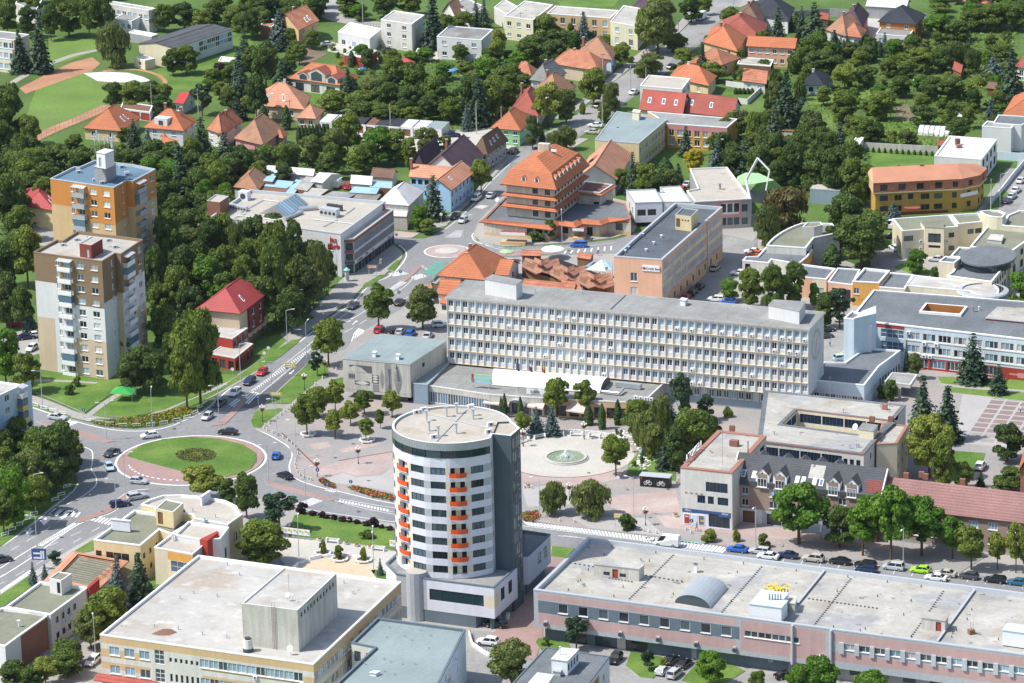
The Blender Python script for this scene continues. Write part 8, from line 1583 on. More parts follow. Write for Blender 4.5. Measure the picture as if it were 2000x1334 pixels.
CT_={'saloon':(4.6,[(-2.3,.42,.78,.74),(-2.15,.24,.98,.86),(-1.3,.22,1.0,.9),(.9,.22,.96,.9),(1.7,.24,.84,.86),(2.25,.32,.66,.76),(2.3,.42,.58,.7)],(-1.75,-1.0,.3,1.05),1.45),'hatchback':(4.0,[(-2.0,.42,.8,.74),(-1.92,.26,1.02,.84),(-1.2,.22,1.02,.87),(.8,.22,.98,.87),(1.5,.24,.86,.84),(1.95,.32,.66,.74),(2.0,.42,.6,.7)],(-1.9,-1.45,.15,.95),1.5),'estate car':(4.6,[(-2.3,.42,.8,.76),(-2.22,.26,1.02,.86),(-1.3,.22,1.02,.9),(.9,.22,.97,.9),(1.7,.24,.85,.86),(2.25,.32,.66,.76),(2.3,.42,.6,.7)],(-2.2,-1.85,.3,1.05),1.5),'off-road car':(4.6,[(-2.3,.5,.9,.8),(-2.22,.32,1.12,.9),(-1.3,.3,1.14,.94),(.9,.3,1.1,.94),(1.7,.3,.98,.9),(2.25,.4,.78,.8),(2.3,.5,.7,.74)],(-2.15,-1.7,.3,1.0),1.7),'minivan':(4.5,[(-2.25,.42,.8,.76),(-2.18,.26,1.05,.88),(-1.3,.22,1.06,.9),(1.0,.22,1.04,.9),(1.7,.24,.88,.86),(2.2,.32,.68,.76),(2.25,.42,.6,.7)],(-2.15,-1.85,.55,1.35),1.66),'van':(5.4,[(-2.7,.4,1.9,.96),(-2.66,.3,2.0,1.0),(-1.3,.28,2.0,1.02),(1.2,.28,1.25,1.02),(2.1,.3,1.08,.98),(2.6,.34,.8,.88),(2.7,.44,.7,.8)],(-2.66,-2.6,1.0,1.9),2.45)}
CM={}
def carmesh(ty,col):
 if(ty,col)in CM:return CM[(ty,col)]
 L,st,cb,rz=CT_[ty];P='paint '+col;mb=MB();rings=[]
 for x,z0,z1,w in st:rings.append([(x,-w*.92,z0),(x,-w,z0+.12),(x,-w,z1-.16),(x,-w*.9,z1),(x,w*.9,z1),(x,w,z1-.16),(x,w,z0+.12),(x,w*.92,z0)])
 for a,b in zip(rings[:-1],rings[1:]):
  for k in range(8):j=(k+1)%8;mb.face([a[k],a[j],b[j],b[k]],P if k!=7 else 'black_metal')
 mb.face(rings[0][::-1],P);mb.face(rings[-1],P)
 w=st[2][3];a,b,c,d=cb;zb=st[2][2]-.05;zb2=st[3][2]-.05 if ty!='van' else 1.2;wt=w*.78;zr=rz
 rf=[(b,-wt,zr-.06),(c,-wt,zr-.06),(c,wt,zr-.06),(b,wt,zr-.06)];ri=[(b+.12,-wt+.12,zr),(c-.15,-wt+.12,zr),(c-.15,wt-.12,zr),(b+.12,wt-.12,zr)]
 mb.face(ri,P)
 for k in range(4):j=(k+1)%4;mb.face([rf[k],rf[j],ri[j],ri[k]],P)
 ft=[(a,-w*.93,zb),(d,-w*.93,zb2),(d,w*.93,zb2),(a,w*.93,zb)]
 gl=MB();n=4
 for k in range(4):
  j=(k+1)%4;A,B,C_,D=(Vector(v)for v in(ft[k],ft[j],rf[j],rf[k]));solid_side=ty=='van' and k!=1
  if solid_side and k in(0,2):
   t=.70;lo,hi=(0,t)if k==0 else(1-t,1);m1,m2=A.lerp(B,lo),A.lerp(B,hi);n1,n2=D.lerp(C_,lo),D.lerp(C_,hi);mb.face([m1,m2,n2,n1],P)
   lo,hi=(t,1)if k==0 else(0,1-t);gl.face([A.lerp(B,lo),A.lerp(B,hi),D.lerp(C_,hi),D.lerp(C_,lo)],'glass_dark')
  elif solid_side:mb.face([A,B,C_,D],P)
  else:
   gl.face([A,B,C_,D],'glass_dark');nn=(B-A).cross(D-A).normalized()*.015
   for t in((0,.04),(.96,1))+(((.52,.56),)if k in(0,2)else()):mb.face([A.lerp(B,t[0])+nn,A.lerp(B,t[1])+nn,D.lerp(C_,t[1])+nn,D.lerp(C_,t[0])+nn],P)
 def me(m,nm):
  x=bpy.data.meshes.new(nm);x.from_pydata([tuple(v)for v in m.v],[],m.f)
  for q in m.names:x.materials.append(MATS[q])
  x.polygons.foreach_set('material_index',m.m);return x
 r=.31 if ty not in('van','off-road car')else.37;wh=MB();wh.tube((0,-.11,0),(0,.11,0),r,'tyre',n=14);rm=MB()
 for s in(-1,1):rm.tube((0,.11*s,0),(0,.118*s,0),r*.64,'steel',n=10)
 hl=MB();hl.box((0,0,0),(.14,.34,.16),'lamp_clear');tl=MB();tl.box((0,0,0),(.12,.26,.24),'lamp_red');pl=MB();pl.box((0,0,0),(.03,.5,.11),'white_trim')
 CM[(ty,col)]=(me(mb,'body'),me(gl,'windows'),me(wh,'wheel'),me(rm,'rim'),me(hl,'headlight'),me(tl,'tail_light'),me(pl,'number_plate'),L,r,w,st);return CM[(ty,col)]
CARS=[]
def car(x,y,ang,ty,col,z=ZR):
 B,Gl,Wm,Rm_,Hm,Tm,Pm,L,r,w,st=carmesh(ty,col);c=G(x,y,z+.01);o=thing('parked_van' if ty=='van' else 'car','','van' if ty=='van' else 'car',c,None,math.radians(ang))
 def add(n,m,loc,par=o):q=bpy.data.objects.new(n,m);COL.objects.link(q);q.parent=par;q.location=loc;return q
 add('body',B,(0,0,0));add('windows',Gl,(0,0,0))
 for sx in(-.58,.60):
  for sy in(-1,1):wq=add('wheel',Wm,(sx*L/2,sy*(w-.1),r));add('rim',Rm_,(0,0,0),wq)
 zf,zt=st[-2][2]-.12,st[1][2]-.38
 for sy in(-1,1):add('headlight',Hm,(L/2-.12,sy*w*.66,zf));add('tail_light',Tm,(-L/2+.06,sy*w*.74,zt))
 add('number_plate',Pm,(-L/2-.01,0,.55));CARS.append((o,ty,col))
for it in """112 819 -22 saloon silver,292 855 198 hatchback white,445 848 165 saloon black,405 818 250 hatchback silver,430 792 250 saloon dark grey,459 771 250 estate car white,487 749 250 estate car dark blue,512 731 250 hatchback red,690 601 250 saloon dark grey,218 889 238 saloon dark grey,214 917 285 hatchback pale blue,271 944 -15 hatchback silver,268 974 28 estate car silver,235 989 24 estate car dark blue,6 1097 28 hatchback dark grey,540 894 85 hatchback blue,556 933 128 saloon black,
959 385 72 saloon silver,930 391 250 minivan white,904 434 250 hatchback silver,889 426 250 saloon black,1130 482 172 minivan blue,1003 299 70 off-road car dark grey,1163 248 160 saloon white,1157 261 160 saloon beige,1184 233 60 estate car white,1170 209 62 saloon black,1239 183 62 saloon white,1312 133 62 saloon black,1369 38 245 van white,741 648 75 minivan red,764 650 75 estate car black,782 652 75 hatchback silver,802 656 75 minivan blue,836 660 75 saloon silver,859 638 10 hatchback white,781 594 70 saloon black,
1397 527 70 saloon beige,1367 563 70 saloon black,1353 575 70 estate car black,1340 585 70 saloon red,1398 588 165 estate car white,1422 593 165 hatchback blue,1470 495 165 saloon white,1474 500 165 hatchback orange,1444 537 165 saloon white,1743 447 165 van white,1740 466 165 saloon black,1748 488 110 estate car white,1858 493 160 saloon black,1829 510 160 saloon silver,1638 625 80 saloon cream,1613 648 20 saloon black,1610 660 20 saloon dark grey,1646 704 15 minivan pale blue,1994 356 65 saloon white,1984 375 65 saloon white,1976 387 65 saloon silver,1967 396 65 hatchback dark blue,1915 915 70 off-road car white,
1440 1077 158 saloon blue,1484 1081 158 estate car silver,1500 1091 158 saloon white,1537 1089 158 saloon dark blue,1588 1096 158 off-road car beige,1640 1101 158 saloon black,1690 1107 158 estate car black,1692 1117 158 estate car dark blue,1745 1112 158 minivan silver,1797 1118 158 hatchback lime green,1846 1125 158 saloon beige,1828 1133 158 saloon white,1892 1130 158 hatchback dark grey,1943 1137 158 estate car black,1988 1142 158 saloon teal,1303 1066 160 van white,953 1259 160 off-road car white,968 1224 160 saloon black,181 1296 252 estate car white,1202 1292 250 off-road car black,1311 1294 62 saloon black,1337 1301 62 saloon black,1295 1315 62 hatchback silver,1318 1321 62 minivan silver,1535 1324 20 saloon black,1562 1330 20 hatchback red,
662 364 70 van white,682 368 62 minivan red,360 414 70 saloon red,352 279 20 hatchback white,52 662 20 saloon dark blue,70 658 20 saloon white,62 684 250 hatchback white,30 636 10 hatchback red,42 632 10 saloon silver,641 89 20 saloon silver,760 101 10 saloon black,884 267 10 saloon dark blue,1343 363 70 saloon silver,1333 373 70 hatchback red,1170 71 70 saloon black,1640 1320 20 saloon beige""".replace('\n','').split(','):
 q=it.split();rest_=' '.join(q[3:]);ty=next(t for t in CT_ if rest_.startswith(t));car(float(q[0]),float(q[1]),float(q[2]),ty,rest_[len(ty)+1:],.15 if float(q[1])in(1259,1224,915)else ZR)
def meshof(mb,name,smooth=False):
 me=bpy.data.meshes.new(name);me.from_pydata([tuple(v)for v in mb.v],[],mb.f)
 for q in mb.names:me.materials.append(MATS[q])
 me.polygons.foreach_set('material_index',mb.m);return me
def proto(**parts):
 out={}
 for k,f in parts.items():mb=MB();f(mb);out[k]=meshof(mb,k.rstrip('0123456789'))
 return out
AUTO=[]
def put(pr,name,cat,x,y,ang,desc,group=None,z=.15,sc=1.0):
 o=thing(name,desc,cat,G(x,y,z),group,math.radians(ang));o.scale=(sc,)*3
 for k,me in pr.items():q=bpy.data.objects.new(k.rstrip('0123456789'),me);COL.objects.link(q);q.parent=o
 AUTO.append((o,desc));return o
def arm(mb,s):mb.tube((0,0,8.6),(1.5*s,0,8.9),.05,'galvanised')
def head(mb,s):mb.box((1.7*s,0,8.85),(.75,.28,.14),'white_metal')
L1=proto(pole=lambda m:m.tube((0,0,0),(0,0,8.7),.09,'galvanised',.06),arm=lambda m:arm(m,1),lamp_head=lambda m:head(m,1))
L2=proto(pole=lambda m:m.tube((0,0,0),(0,0,8.7),.09,'galvanised',.06),arm=lambda m:arm(m,1),arm2=lambda m:arm(m,-1),lamp_head=lambda m:head(m,1),lamp_head2=lambda m:head(m,-1))
for x,y,a,d in((83,795,200,0),(208,859,20,1),(298,834,90,0),(428,826,10,1),(470,742,0,0),(561,674,0,0),(532,777,200,0),(599,699,70,0),(245,962,20,1),(228,1013,180,0),(73,1086,180,0),(70,1002,0,0),(525,944,20,1),(541,852,200,0),(579,897,160,0),(598,992,40,0),(584,1090,90,0),(730,1115,90,1),(1098,478,90,0),(1953,402,0,0),(1238,1010,160,0),(1054,1012,160,0),(1764,1112,250,0),(1476,1068,250,0),(908,487,20,0),(187,1290,100,0),(578,635,0,0),(845,640,250,0),(660,560,60,0)):
 put(L2 if d else L1,'street_lamp','street lamp',x,y,a,'tall grey double-armed street lamp' if d else 'tall grey street lamp','street lamps',.1)
WP=proto(pole=lambda m:m.tube((0,0,0),(0,0,9),.14,'concrete_wall',.1),crossarm=lambda m:m.box((0,0,8.3),(1.8,.12,.12),'trunk_bark'))
for x,y in((1177,250),(1232,185),(1262,190),(1310,90),(1325,92),(1178,160),(297,222),(388,232),(567,253),(763,262),(931,262),(709,48),(1433,25),(1018,78),(1935,414),(980,268)):put(WP,'utility_pole','utility pole',x,y,20,'pale utility pole with crossarm','utility poles',0)
def globes(m):
 for k in range(5):a=2*PI*k/5;m.ball((.5*math.cos(a),.5*math.sin(a),3.6),.21,'lamp_globe',n=7,k=4)
 m.ball((0,0,4.0),.21,'lamp_globe',n=7,k=4)
def basket(m):
 q=random.Random(4)
 for k in range(46):a=q.uniform(0,6.28);r=q.uniform(.1,.62);m.ball((r*math.cos(a),r*math.sin(a),q.uniform(2.7,3.2)),.12,('petal_red','leaf_green','leaf_plum')[k%3],n=5,k=3)
GLB=proto(pole=lambda m:m.tube((0,0,0),(0,0,3.9),.06,'black_metal'),base=lambda m:m.tube((0,0,0),(0,0,.5),.13,'black_metal'),globes=globes,flower_basket=basket)
for x,y in((595,762),(513,824),(635,734),(700,906),(620,931),(1141,858),(1022,872),(1222,884),(1112,978),(1261,1026)):put(GLB,'globe_lamp','street lamp',x,y,0,'globe lamp with hanging flower basket','globe lamps on the plaza')
BO=proto(body=lambda m:(m.tube((0,0,0),(0,0,.55),.2,'stone_pale',.17,8),m.ball((0,0,.6),.19,'stone_pale',.7,8,4)))
pl=smooth_line([Vector((*q,0))for q in((662,714),(626,737),(585,774),(568,788),(552,802),(530,820),(512,834),(540,848),(566,864),(578,884),(572,905),(582,926),(604,935))],3)
for k,v in enumerate(pl):put(BO,'bollard','bollard',v.x+4,v.y+3,0,'white stone bollard','white bollards edging the plaza')
for x,y in((1340,1035),(1257,1038),(1268,1040),(1282,1042),(1295,1044),(1093,1018),(1122,1020),(1024,953),(1038,954),(1350,1042)):put(BO,'bollard','bollard',x,y,0,'white stone bollard','white bollards edging the plaza')
def rail(m):
 for x in(-.85,.85):m.box((x,0,0),(.14,.14,.75),'white_trim')
 m.box((0,0,.62),(1.84,.12,.14),'white_trim');m.box((0,0,.1),(1.84,.12,.12),'white_trim')
RL=proto(frame=rail)
for x,y,a in((68,793,-28),(86,799,-28),(104,804,-26),(122,809,-22),(176,823,-10),(194,827,-8),(215,830,-6),(240,833,0),(267,833,4),(294,832,10),(320,828,18),(345,823,26),(366,817,36),(381,808,46),(390,797,56),(398,788,58),(131,952,35),(120,968,38),(108,978,40),(67,1006,40),(53,1016,40),(38,1027,40),(24,1036,40),(10,1046,40)):put(RL,'guard_frame','barrier',x,y,a,'low white pedestrian guard frame','white guard frames beside the roundabout')
def bench(m):
 m.box((0,0,.4),(2.4,.5,.08),'stone_pale');m.box((0,.28,.55),(2.4,.08,.4),'stone_pale')
BN=proto(seat=bench,end=lambda m:m.box((-1.3,0,0),(.25,.8,.95),'white_trim'),end2=lambda m:m.box((1.3,0,0),(.25,.8,.95),'white_trim'))
for t in(62,80,98,116,134,150):p=FC+Vector((13.4*math.cos(math.radians(t)),13.4*math.sin(math.radians(t)),0));x,y=PX(p);put(BN,'bench','bench',x,y,t-90,'white stone bench','benches round the fountain',.17)
for x,y in((650,1060),(739,1075)):put(BN,'bench','bench',x,y,-20,'white stone bench','benches on the terrace',.18)
def tub(m):m.tube((0,0,0),(0,0,.5),.5,'stone_pale',.62,10)
def tubf(m):
 q=random.Random(9)
 for k in range(24):m.ball((q.uniform(-.4,.4),q.uniform(-.4,.4),q.uniform(.5,.8)),.13,('petal_mixed','leaf_green')[k%2],n=5,k=3)
TB=proto(tub=tub,flowers=tubf)
for x,y in((624,1056),(676,1063),(696,1067),(723,1071),(1319,1009),(1031,952)):put(TB,'flower_tub','planter',x,y,0,'pale flower tub','flower tubs')
def ringseat(m):
 n=14
 for k in range(n):
  a,b=2*PI*k/n,2*PI*(k+.9)/n
  P=[(r*math.cos(t),r*math.sin(t))for r,t in((1.3,a),(1.85,a),(1.85,b),(1.3,b))];m.prism(P,.3,.45,'stone_pale')
  if k%3==0:m.box((1.6*math.cos(a),1.6*math.sin(a),0),(.3,.5,.6),'white_trim',a)
RS=proto(seat=ringseat)
for x,y in((717,862),(602,850),(630,1083),(663,1094),(710,1096)):put(RS,'ring_bench','bench',x,y,0,'round white bench ring','ring benches round small trees')
for x,y,k in((630,1082,'B'),(662,1093,'g'),(710,1095,'L')):tree(x,y-28,y,18 if k!='g' else 24,k)
T=thing('fountain','round fountain with green water and white jets in the pale circle','fountain',G(1105,896,.17));c=G(1105,896,0);n=40
def ring_(mb,r0,r1,z0,z1,m):
 for k in range(n):
  a,b=2*PI*k/n,2*PI*(k+1)/n;P=lambda r,t,z:(c.x+r*math.cos(t),c.y+r*math.sin(t),z)
  mb.face([P(r1,a,z0),P(r1,b,z0),P(r1,b,z1),P(r1,a,z1)],m);mb.face([P(r1,a,z1),P(r1,b,z1),P(r0,b,z1),P(r0,a,z1)],m);mb.face([P(r0,b,z0),P(r0,a,z0),P(r0,a,z1),P(r0,b,z1)],m)
mb=MB();ring_(mb,4.1,4.6,0,.6,'concrete_wall');ring_(mb,4.6,5.0,0,.35,'kerb_stone');mb.build('basin',T)
mb=MB();mb.face([(c.x+4.12*math.cos(2*PI*k/n),c.y+4.12*math.sin(2*PI*k/n),.42)for k in range(n)],'water_pool');mb.build('water',T)
mb=MB();q=random.Random(2)
for k in range(420):
 a,r=q.uniform(0,6.28),abs(q.gauss(0,1.2));h=max(0,1.7-r*1.3)*q.random();mb.ball((c.x+r*math.cos(a),c.y+r*math.sin(a),.45+h),q.uniform(.04,.12),'foam',.7 if h>.1 else.3,5,3)
mb.build('spray',T,kind='stuff')
T=thing('curved_wall','low curved stone wall behind the fountain benches','wall',FC)
for k in range(22):
 a,b=math.radians(28+k*6),math.radians(28+k*6+5.7);mb=MB();mb.prism([(FC.x+r*math.cos(t),FC.y+r*math.sin(t))for r,t in((14.8,a),(15.3,a),(15.3,b),(14.8,b))],.1,.85,'stone_pale');mb.build('stone',T)
mb=MB();q=random.Random(8)
for k in range(170):a,r=math.radians(q.uniform(-35,55)),q.uniform(15.6,19.5);mb.ball((FC.x+r*math.cos(a),FC.y+r*math.sin(a),.2),q.uniform(.15,.5),('stone_pale','white_trim','kerb_stone')[k%3],.6,6,3)
mb.build('rockery_stones',None,kind='stuff',label='pale boulders of the rockery beside the fountain square')
for k in range(11):a=math.radians(-30+k*8);p=FC+Vector(((16.4+(k%3))*math.cos(a),(16.4+(k%3))*math.sin(a),0));plant('BCLu'[k%4],p,1.4+.5*(k%2),1.3)
c=G(1281,950);T=thing('bicycle_box','black bicycle shelter with white bicycle symbols and a grey roof','bicycle shelter',c);mb=MB();mb.box((c.x,c.y,.15),(6.4,2.2,2.3),'black_metal',-.3);mb.build('box',T);mb=MB();mb.box((c.x,c.y,2.5),(6.7,2.6,.14),'galvanised',-.3);mb.build('roof',T)
d=Vector((math.cos(-.3),math.sin(-.3)));nrm=Vector((d.y,-d.x));f0=Vector((c.x,c.y))+nrm*1.12;w=Wall(f0-d*3.2,f0+d*3.2)
for s in(.27,.72):
 mb=MB();L=6.4
 def bar(x0,z0,x1,z1,t=.05):a,b=w.at(s+x0/L,z0,.03),w.at(s+x1/L,z1,.03);mb.tube(a,b,t,'white_trim',n=4)
 for x0 in(-.5,.5):
  for k in range(12):t0,t1=2*PI*k/12,2*PI*(k+1)/12;bar(x0+.36*math.cos(t0),1.0+.36*math.sin(t0),x0+.36*math.cos(t1),1.0+.36*math.sin(t1))
 for x0,z0,x1,z1 in((-.5,1,-.22,1.5),(-.22,1.5,.3,1.5),(-.22,1.5,0,1),(-.5,1,0,1),(0,1,.3,1.5),(.5,1,.28,1.65),(.28,1.65,.45,1.7),(-.32,1.6,-.1,1.6)):bar(x0,z0,x1,z1)
 mb.build('bicycle_symbol',T)
mb=MB();w.slab(mb,.03,.08,1.9,2.15,.03,'orange_panel');mb.build('logo',T)
for x,y,m1,m2,lab in((1010,809,'blue_trim',None,'blue flag with yellow stars on a tall pole'),(1035,811,'white_trim',('blue_trim','sheet_red'),'white, blue and red flag on a tall pole'),(1060,813,'paint_yellow',('orange_panel',),'yellow and orange flag on a tall pole')):
 c=G(x,y,.1);T=thing('flag_pole',lab,'flag',c,'flags before the office block');mb=MB();mb.tube(c,c+Vector((0,0,12.4)),.06,'white_metal',.04);mb.build('pole',T);mb=MB();rows=[m1]+list(m2 or())
 for k,m in enumerate(rows):
  for j in range(5):
   x0,x1=j*.16,(j+1)*.16;z1=12.2-k*1.8/len(rows);z0=z1-1.8/len(rows);f=lambda v:.12*math.sin(v*9);P=[c+Vector((x0,f(x0),z0-x0*.5)),c+Vector((x1,f(x1),z0-x1*.5)),c+Vector((x1,f(x1),z1-x1*.5)),c+Vector((x0,f(x0),z1-x0*.5))];mb.face(P,m);mb.face([v+Vector((0,.02,0))for v in reversed(P)],m)
 if m1=='blue_trim':
  for k in range(8):t=2*PI*k/8;mb.box(c+Vector((.4+.22*math.cos(t),-.13,11.05+.4*math.sin(t))),(.07,.02,.07),'paint_yellow')
 mb.build('cloth',T)
c=G(678,550);T=thing('advertising_column','round advertising column with a teal cap outside the gallery','advertising column',c);mb=MB();mb.tube(c,c+Vector((0,0,2.9)),.55,'paleblue_wall',n=14);mb.build('drum',T);mb=MB();mb.tube(c+Vector((0,0,2.9)),c+Vector((0,0,3.1)),.8,'paint_mint',n=14);mb.tube(c+Vector((0,0,3.1)),c+Vector((0,0,3.7)),.7,'paint_mint',.15,n=14);mb.build('cap',T)
for k,m in enumerate(('lilac_wall','sand_wall','white_wall')):
 for j in range(3):mb=MB();a=-2.6+j*.9;w=Wall((c.x+.57*math.cos(a),c.y+.57*math.sin(a)),(c.x+.57*math.cos(a+.7),c.y+.57*math.sin(a+.7)));w.slab(mb,.02,.98,.5+k*.75,1.15+k*.75,.03,('lilac_wall','sand_wall','white_wall')[(k+j)%3]);mb.build('poster',T)
def board(m):
 for x in(-.5,.5):m.tube((x,0,0),(x,0,2.1),.05,'steel')
BD=proto(posts0=board,board=lambda m:m.box((0,0,.9),(1.25,.1,1.3),'white_trim'),notice=lambda m:(m.box((-.25,-.07,1.5),(.5,.02,.5),'paint_yellow'),m.box((.3,-.07,1.2),(.4,.02,.6),'sheet_blue')))
for k in range(5):put(BD,'notice_board','notice board',556+k*11,1049+k*1.4,-20,'glazed notice board on posts','notice boards by the terrace lawn')
put(BD,'notice_board','notice board',767,1075,-20,'notice board at the foot of the round tower');put(BD,'notice_board','notice board',743,522,60,'map board on the pavement by the gallery')
SG_=proto(pole=lambda m:m.tube((0,0,0),(0,0,2.9),.04,'galvanised'),sign=lambda m:(m.tube((0,-.05,2.6),(0,-.08,2.6),.42,'sheet_blue' if False else 'blue_trim',n=14),m.box((0,-.1,2.4),(.1,.02,.4),'white_trim')))
for x,y in((150,1020),(640,968),(783,550),(686,963),(164,822),(621,940),(505,796),(780,590),(1351,1040)):put(SG_,'road_sign','road sign',x,y,-15,'round blue road sign','blue road signs',.1)
SW_=proto(pole=lambda m:m.tube((0,0,0),(0,0,2.9),.04,'galvanised'),sign=lambda m:m.tube((0,-.05,2.6),(0,-.08,2.6),.42,'white_metal',n=14))
for x,y in((1207,955),(525,700),(517,710),(827,540),(862,437),(775,477),(833,545),(455,742)):put(SW_,'road_sign','road sign',x,y,-15,'road sign seen from behind','grey sign backs',.1)
for x,y,sz,lab,m in((78,1112,(3.0,2.4),'big blue direction sign with white arrows','blue_trim'),(568,735,(2.4,1.2),'yellow and white direction sign','paint_yellow'),(540,790,(2.6,.8),'yellow detour sign on two posts','paint_yellow'),(728,540,(2.6,.9),'salmon direction sign by the gallery pavement','tile_salmon'),(1208,1030,(1.8,1.0),'yellow and grey sign by the willow','paint_yellow')):
 c=G(x,y,.1);T=thing('direction_sign',lab,'road sign',c);w=Wall((c.x-sz[0]/2,c.y+.2),(c.x+sz[0]/2,c.y-.2))
 for f in(.15,.85):mb=MB();mb.tube(w.at(f,0),w.at(f,2.2+sz[1]),.06,'galvanised');mb.build('post',T)
 mb=MB();w.slab(mb,0,1,2.2,2.2+sz[1],.1,m,.02);mb.build('panel',T);mb=MB()
 for k in range(2):w.slab(mb,.12,.62+.2*k,2.45+k*sz[1]*.4,2.45+k*sz[1]*.4+sz[1]*.14,.12,'white_trim');w.slab(mb,.6+.15*k,.7+.15*k,2.4,2.2+sz[1]*.8,.12,'white_trim')
 mb.build('symbol',T)
c=G(238,782);T=thing('tent','small green tent with a white back on the lawn below the brown tower','tent',c);mb=MB();A=[c+Vector(v)for v in((-2.6,-1.6,2.2),(2.6,-2.2,2.0),(3.2,1.6,2.3),(-1.6,2.0,2.5))];t=c+Vector((.2,0,3.4))
for k in range(4):mb.face([A[k],A[(k+1)%4],t],'leaf_bright' if False else 'green_tent')
mb.build('canopy',T)
for v in A:mb=MB();mb.tube((v.x,v.y,0),v,.05,'steel');mb.build('leg',T)
mb=MB();mb.face([A[2],A[3],A[3]-Vector((0,0,1.6)),A[2]-Vector((0,0,1.6))],'membrane_white');mb.build('back_wall',T)
for x,y,lab in((1582,1055,'left grey awning under the big street tree'),(1621,1058,'right grey awning under the big street tree')):
 c=G(x,y,0);T=thing('awning',lab,'awning',c);mb=MB();P=[c+Vector(v)for v in((-2.0,-1.2,2.0),(1.8,-1.6,2.0),(2.2,1.4,3.0),(-1.6,1.6,3.0))];mb.face(P,'membrane_white');mb.face([v-Vector((0,0,.04))for v in reversed(P)],'membrane_white');mb.build('cloth',T)
 for v in P:mb=MB();mb.tube((v.x,v.y,0),v,.05,'steel');mb.build('leg',T)
c=G(1702,1056);T=thing('kiosk','brown timber kiosk with a white roof under the street trees','kiosk',c);mb=MB();mb.box(c,(2.6,2.2,2.5),'timber',-.35);mb.build('cabin',T);mb=MB();mb.box(c+Vector((0,0,2.5)),(3.2,2.8,.15),'sheet_white',-.35);mb.build('roof',T)
CB=proto(cabinet=lambda m:m.box((0,0,0),(.9,.45,1.3),'offwhite_trim'),cap=lambda m:m.box((0,0,1.3),(1.0,.55,.08),'grey_trim'))
for x,y,lab in((155,1312,'white switch cabinet beside the parked white estate car'),(992,1210,'white cabinet beside the tower podium'),(1324,945,'pale cabinet at the corner of the cream bank building'),(626,598,'grey advertising cabinet on the pavement left of the main road')):put(CB,'switch_cabinet','cabinet',x,y,60,lab,None,.1);AUTO.pop()
c=G(600,1108);T=thing('stage_shell','white curved benches and shell stage beside the sand circle','stage',c)
for k in range(9):a=math.radians(60+k*20);mb=MB();p=TC+Vector((8.6*math.cos(a),8.6*math.sin(a),.15));mb.box(p,(.3,2.6,.5+.25*(k%2)),'white_trim',a);mb.build('shell',T)
def person(x,y,ang,top,legs,lab,hair='black_metal',z=.15,st=.25):
 J=[(0,0,.92),(0,0,1.15),(0,0,1.42),(0,0,1.53),(.02,0,1.66),(0,.1,.88),(st,.1,.48),(st*.7,.1,.06),(st+.05,.1,.03),(0,-.1,.88),(-st*.4,-.1,.48),(-st*1.2,-.1,.08),(-st,-.1,.03),(0,.2,1.40),(-.12,.25,1.12),(.05,.25,.9),(0,-.2,1.40),(.14,-.25,1.14),(.26,-.24,.94)]
 E=[(0,1),(1,2),(2,3),(3,4),(0,5),(5,6),(6,7),(7,8),(0,9),(9,10),(10,11),(11,12),(2,13),(13,14),(14,15),(2,16),(16,17),(17,18)];Rr=[.14,.13,.15,.06,.105,.1,.07,.05,.045,.1,.07,.05,.045,.075,.05,.045,.075,.05,.045]
 me=bpy.data.meshes.new('tmp');me.from_pydata(J,E,[]);t=bpy.data.objects.new('tmp',me);COL.objects.link(t);t.modifiers.new('s','SKIN');sv=me.skin_vertices[0].data
 for i,r in enumerate(Rr):sv[i].radius=(r,r)
 sv[0].use_root=True;sb=t.modifiers.new('b','SUBSURF');sb.levels=1;bpy.context.view_layer.update();m=bpy.data.meshes.new_from_object(t.evaluated_get(bpy.context.evaluated_depsgraph_get()));bpy.data.objects.remove(t);m.name='body';m.materials.clear()
 for q in('skin',top,legs,'black_metal'):m.materials.append(MATS[q])
 for f in m.polygons:cz=f.center.z;f.material_index=0 if cz>1.5 or(abs(f.center.y)>.2 and cz<1.2)else 1 if cz>.95 else 2 if cz>.1 else 3
 o=thing('person',lab,'person',G(x,y,z),None,math.radians(ang));b=bpy.data.objects.new('body',m);COL.objects.link(b);b.parent=o;mb=MB();mb.ball((0,0,1.72),.11,hair,.8,8,5);h=bpy.data.objects.new('hair',meshof(mb,'hair'));COL.objects.link(h);h.parent=o
person(1361,1036,160,'slate_purple','black_metal','walking person in dark clothes before the blue shopfront');person(1168,499,20,'black_metal','black_metal','person in black standing near the shade sails',z=.1,st=.05);person(1621,676,250,'sheet_blue','black_metal','person in a blue shirt on the yard behind the office block',z=.06);person(1993,806,180,'white_trim','blue_trim','person on the patterned square',z=.18,st=.08);person(1257,110,60,'sheet_red','blue_trim','left walker in red at the suburb street corner',z=.1);person(1264,111,60,'petal_mixed','black_metal','right walker at the suburb street corner',z=.1);person(610,610,200,'white_trim','blue_trim','person on the pavement left of the main road');person(740,517,230,'black_metal','blue_trim','person in dark clothes by the gallery shop windows',st=.1)
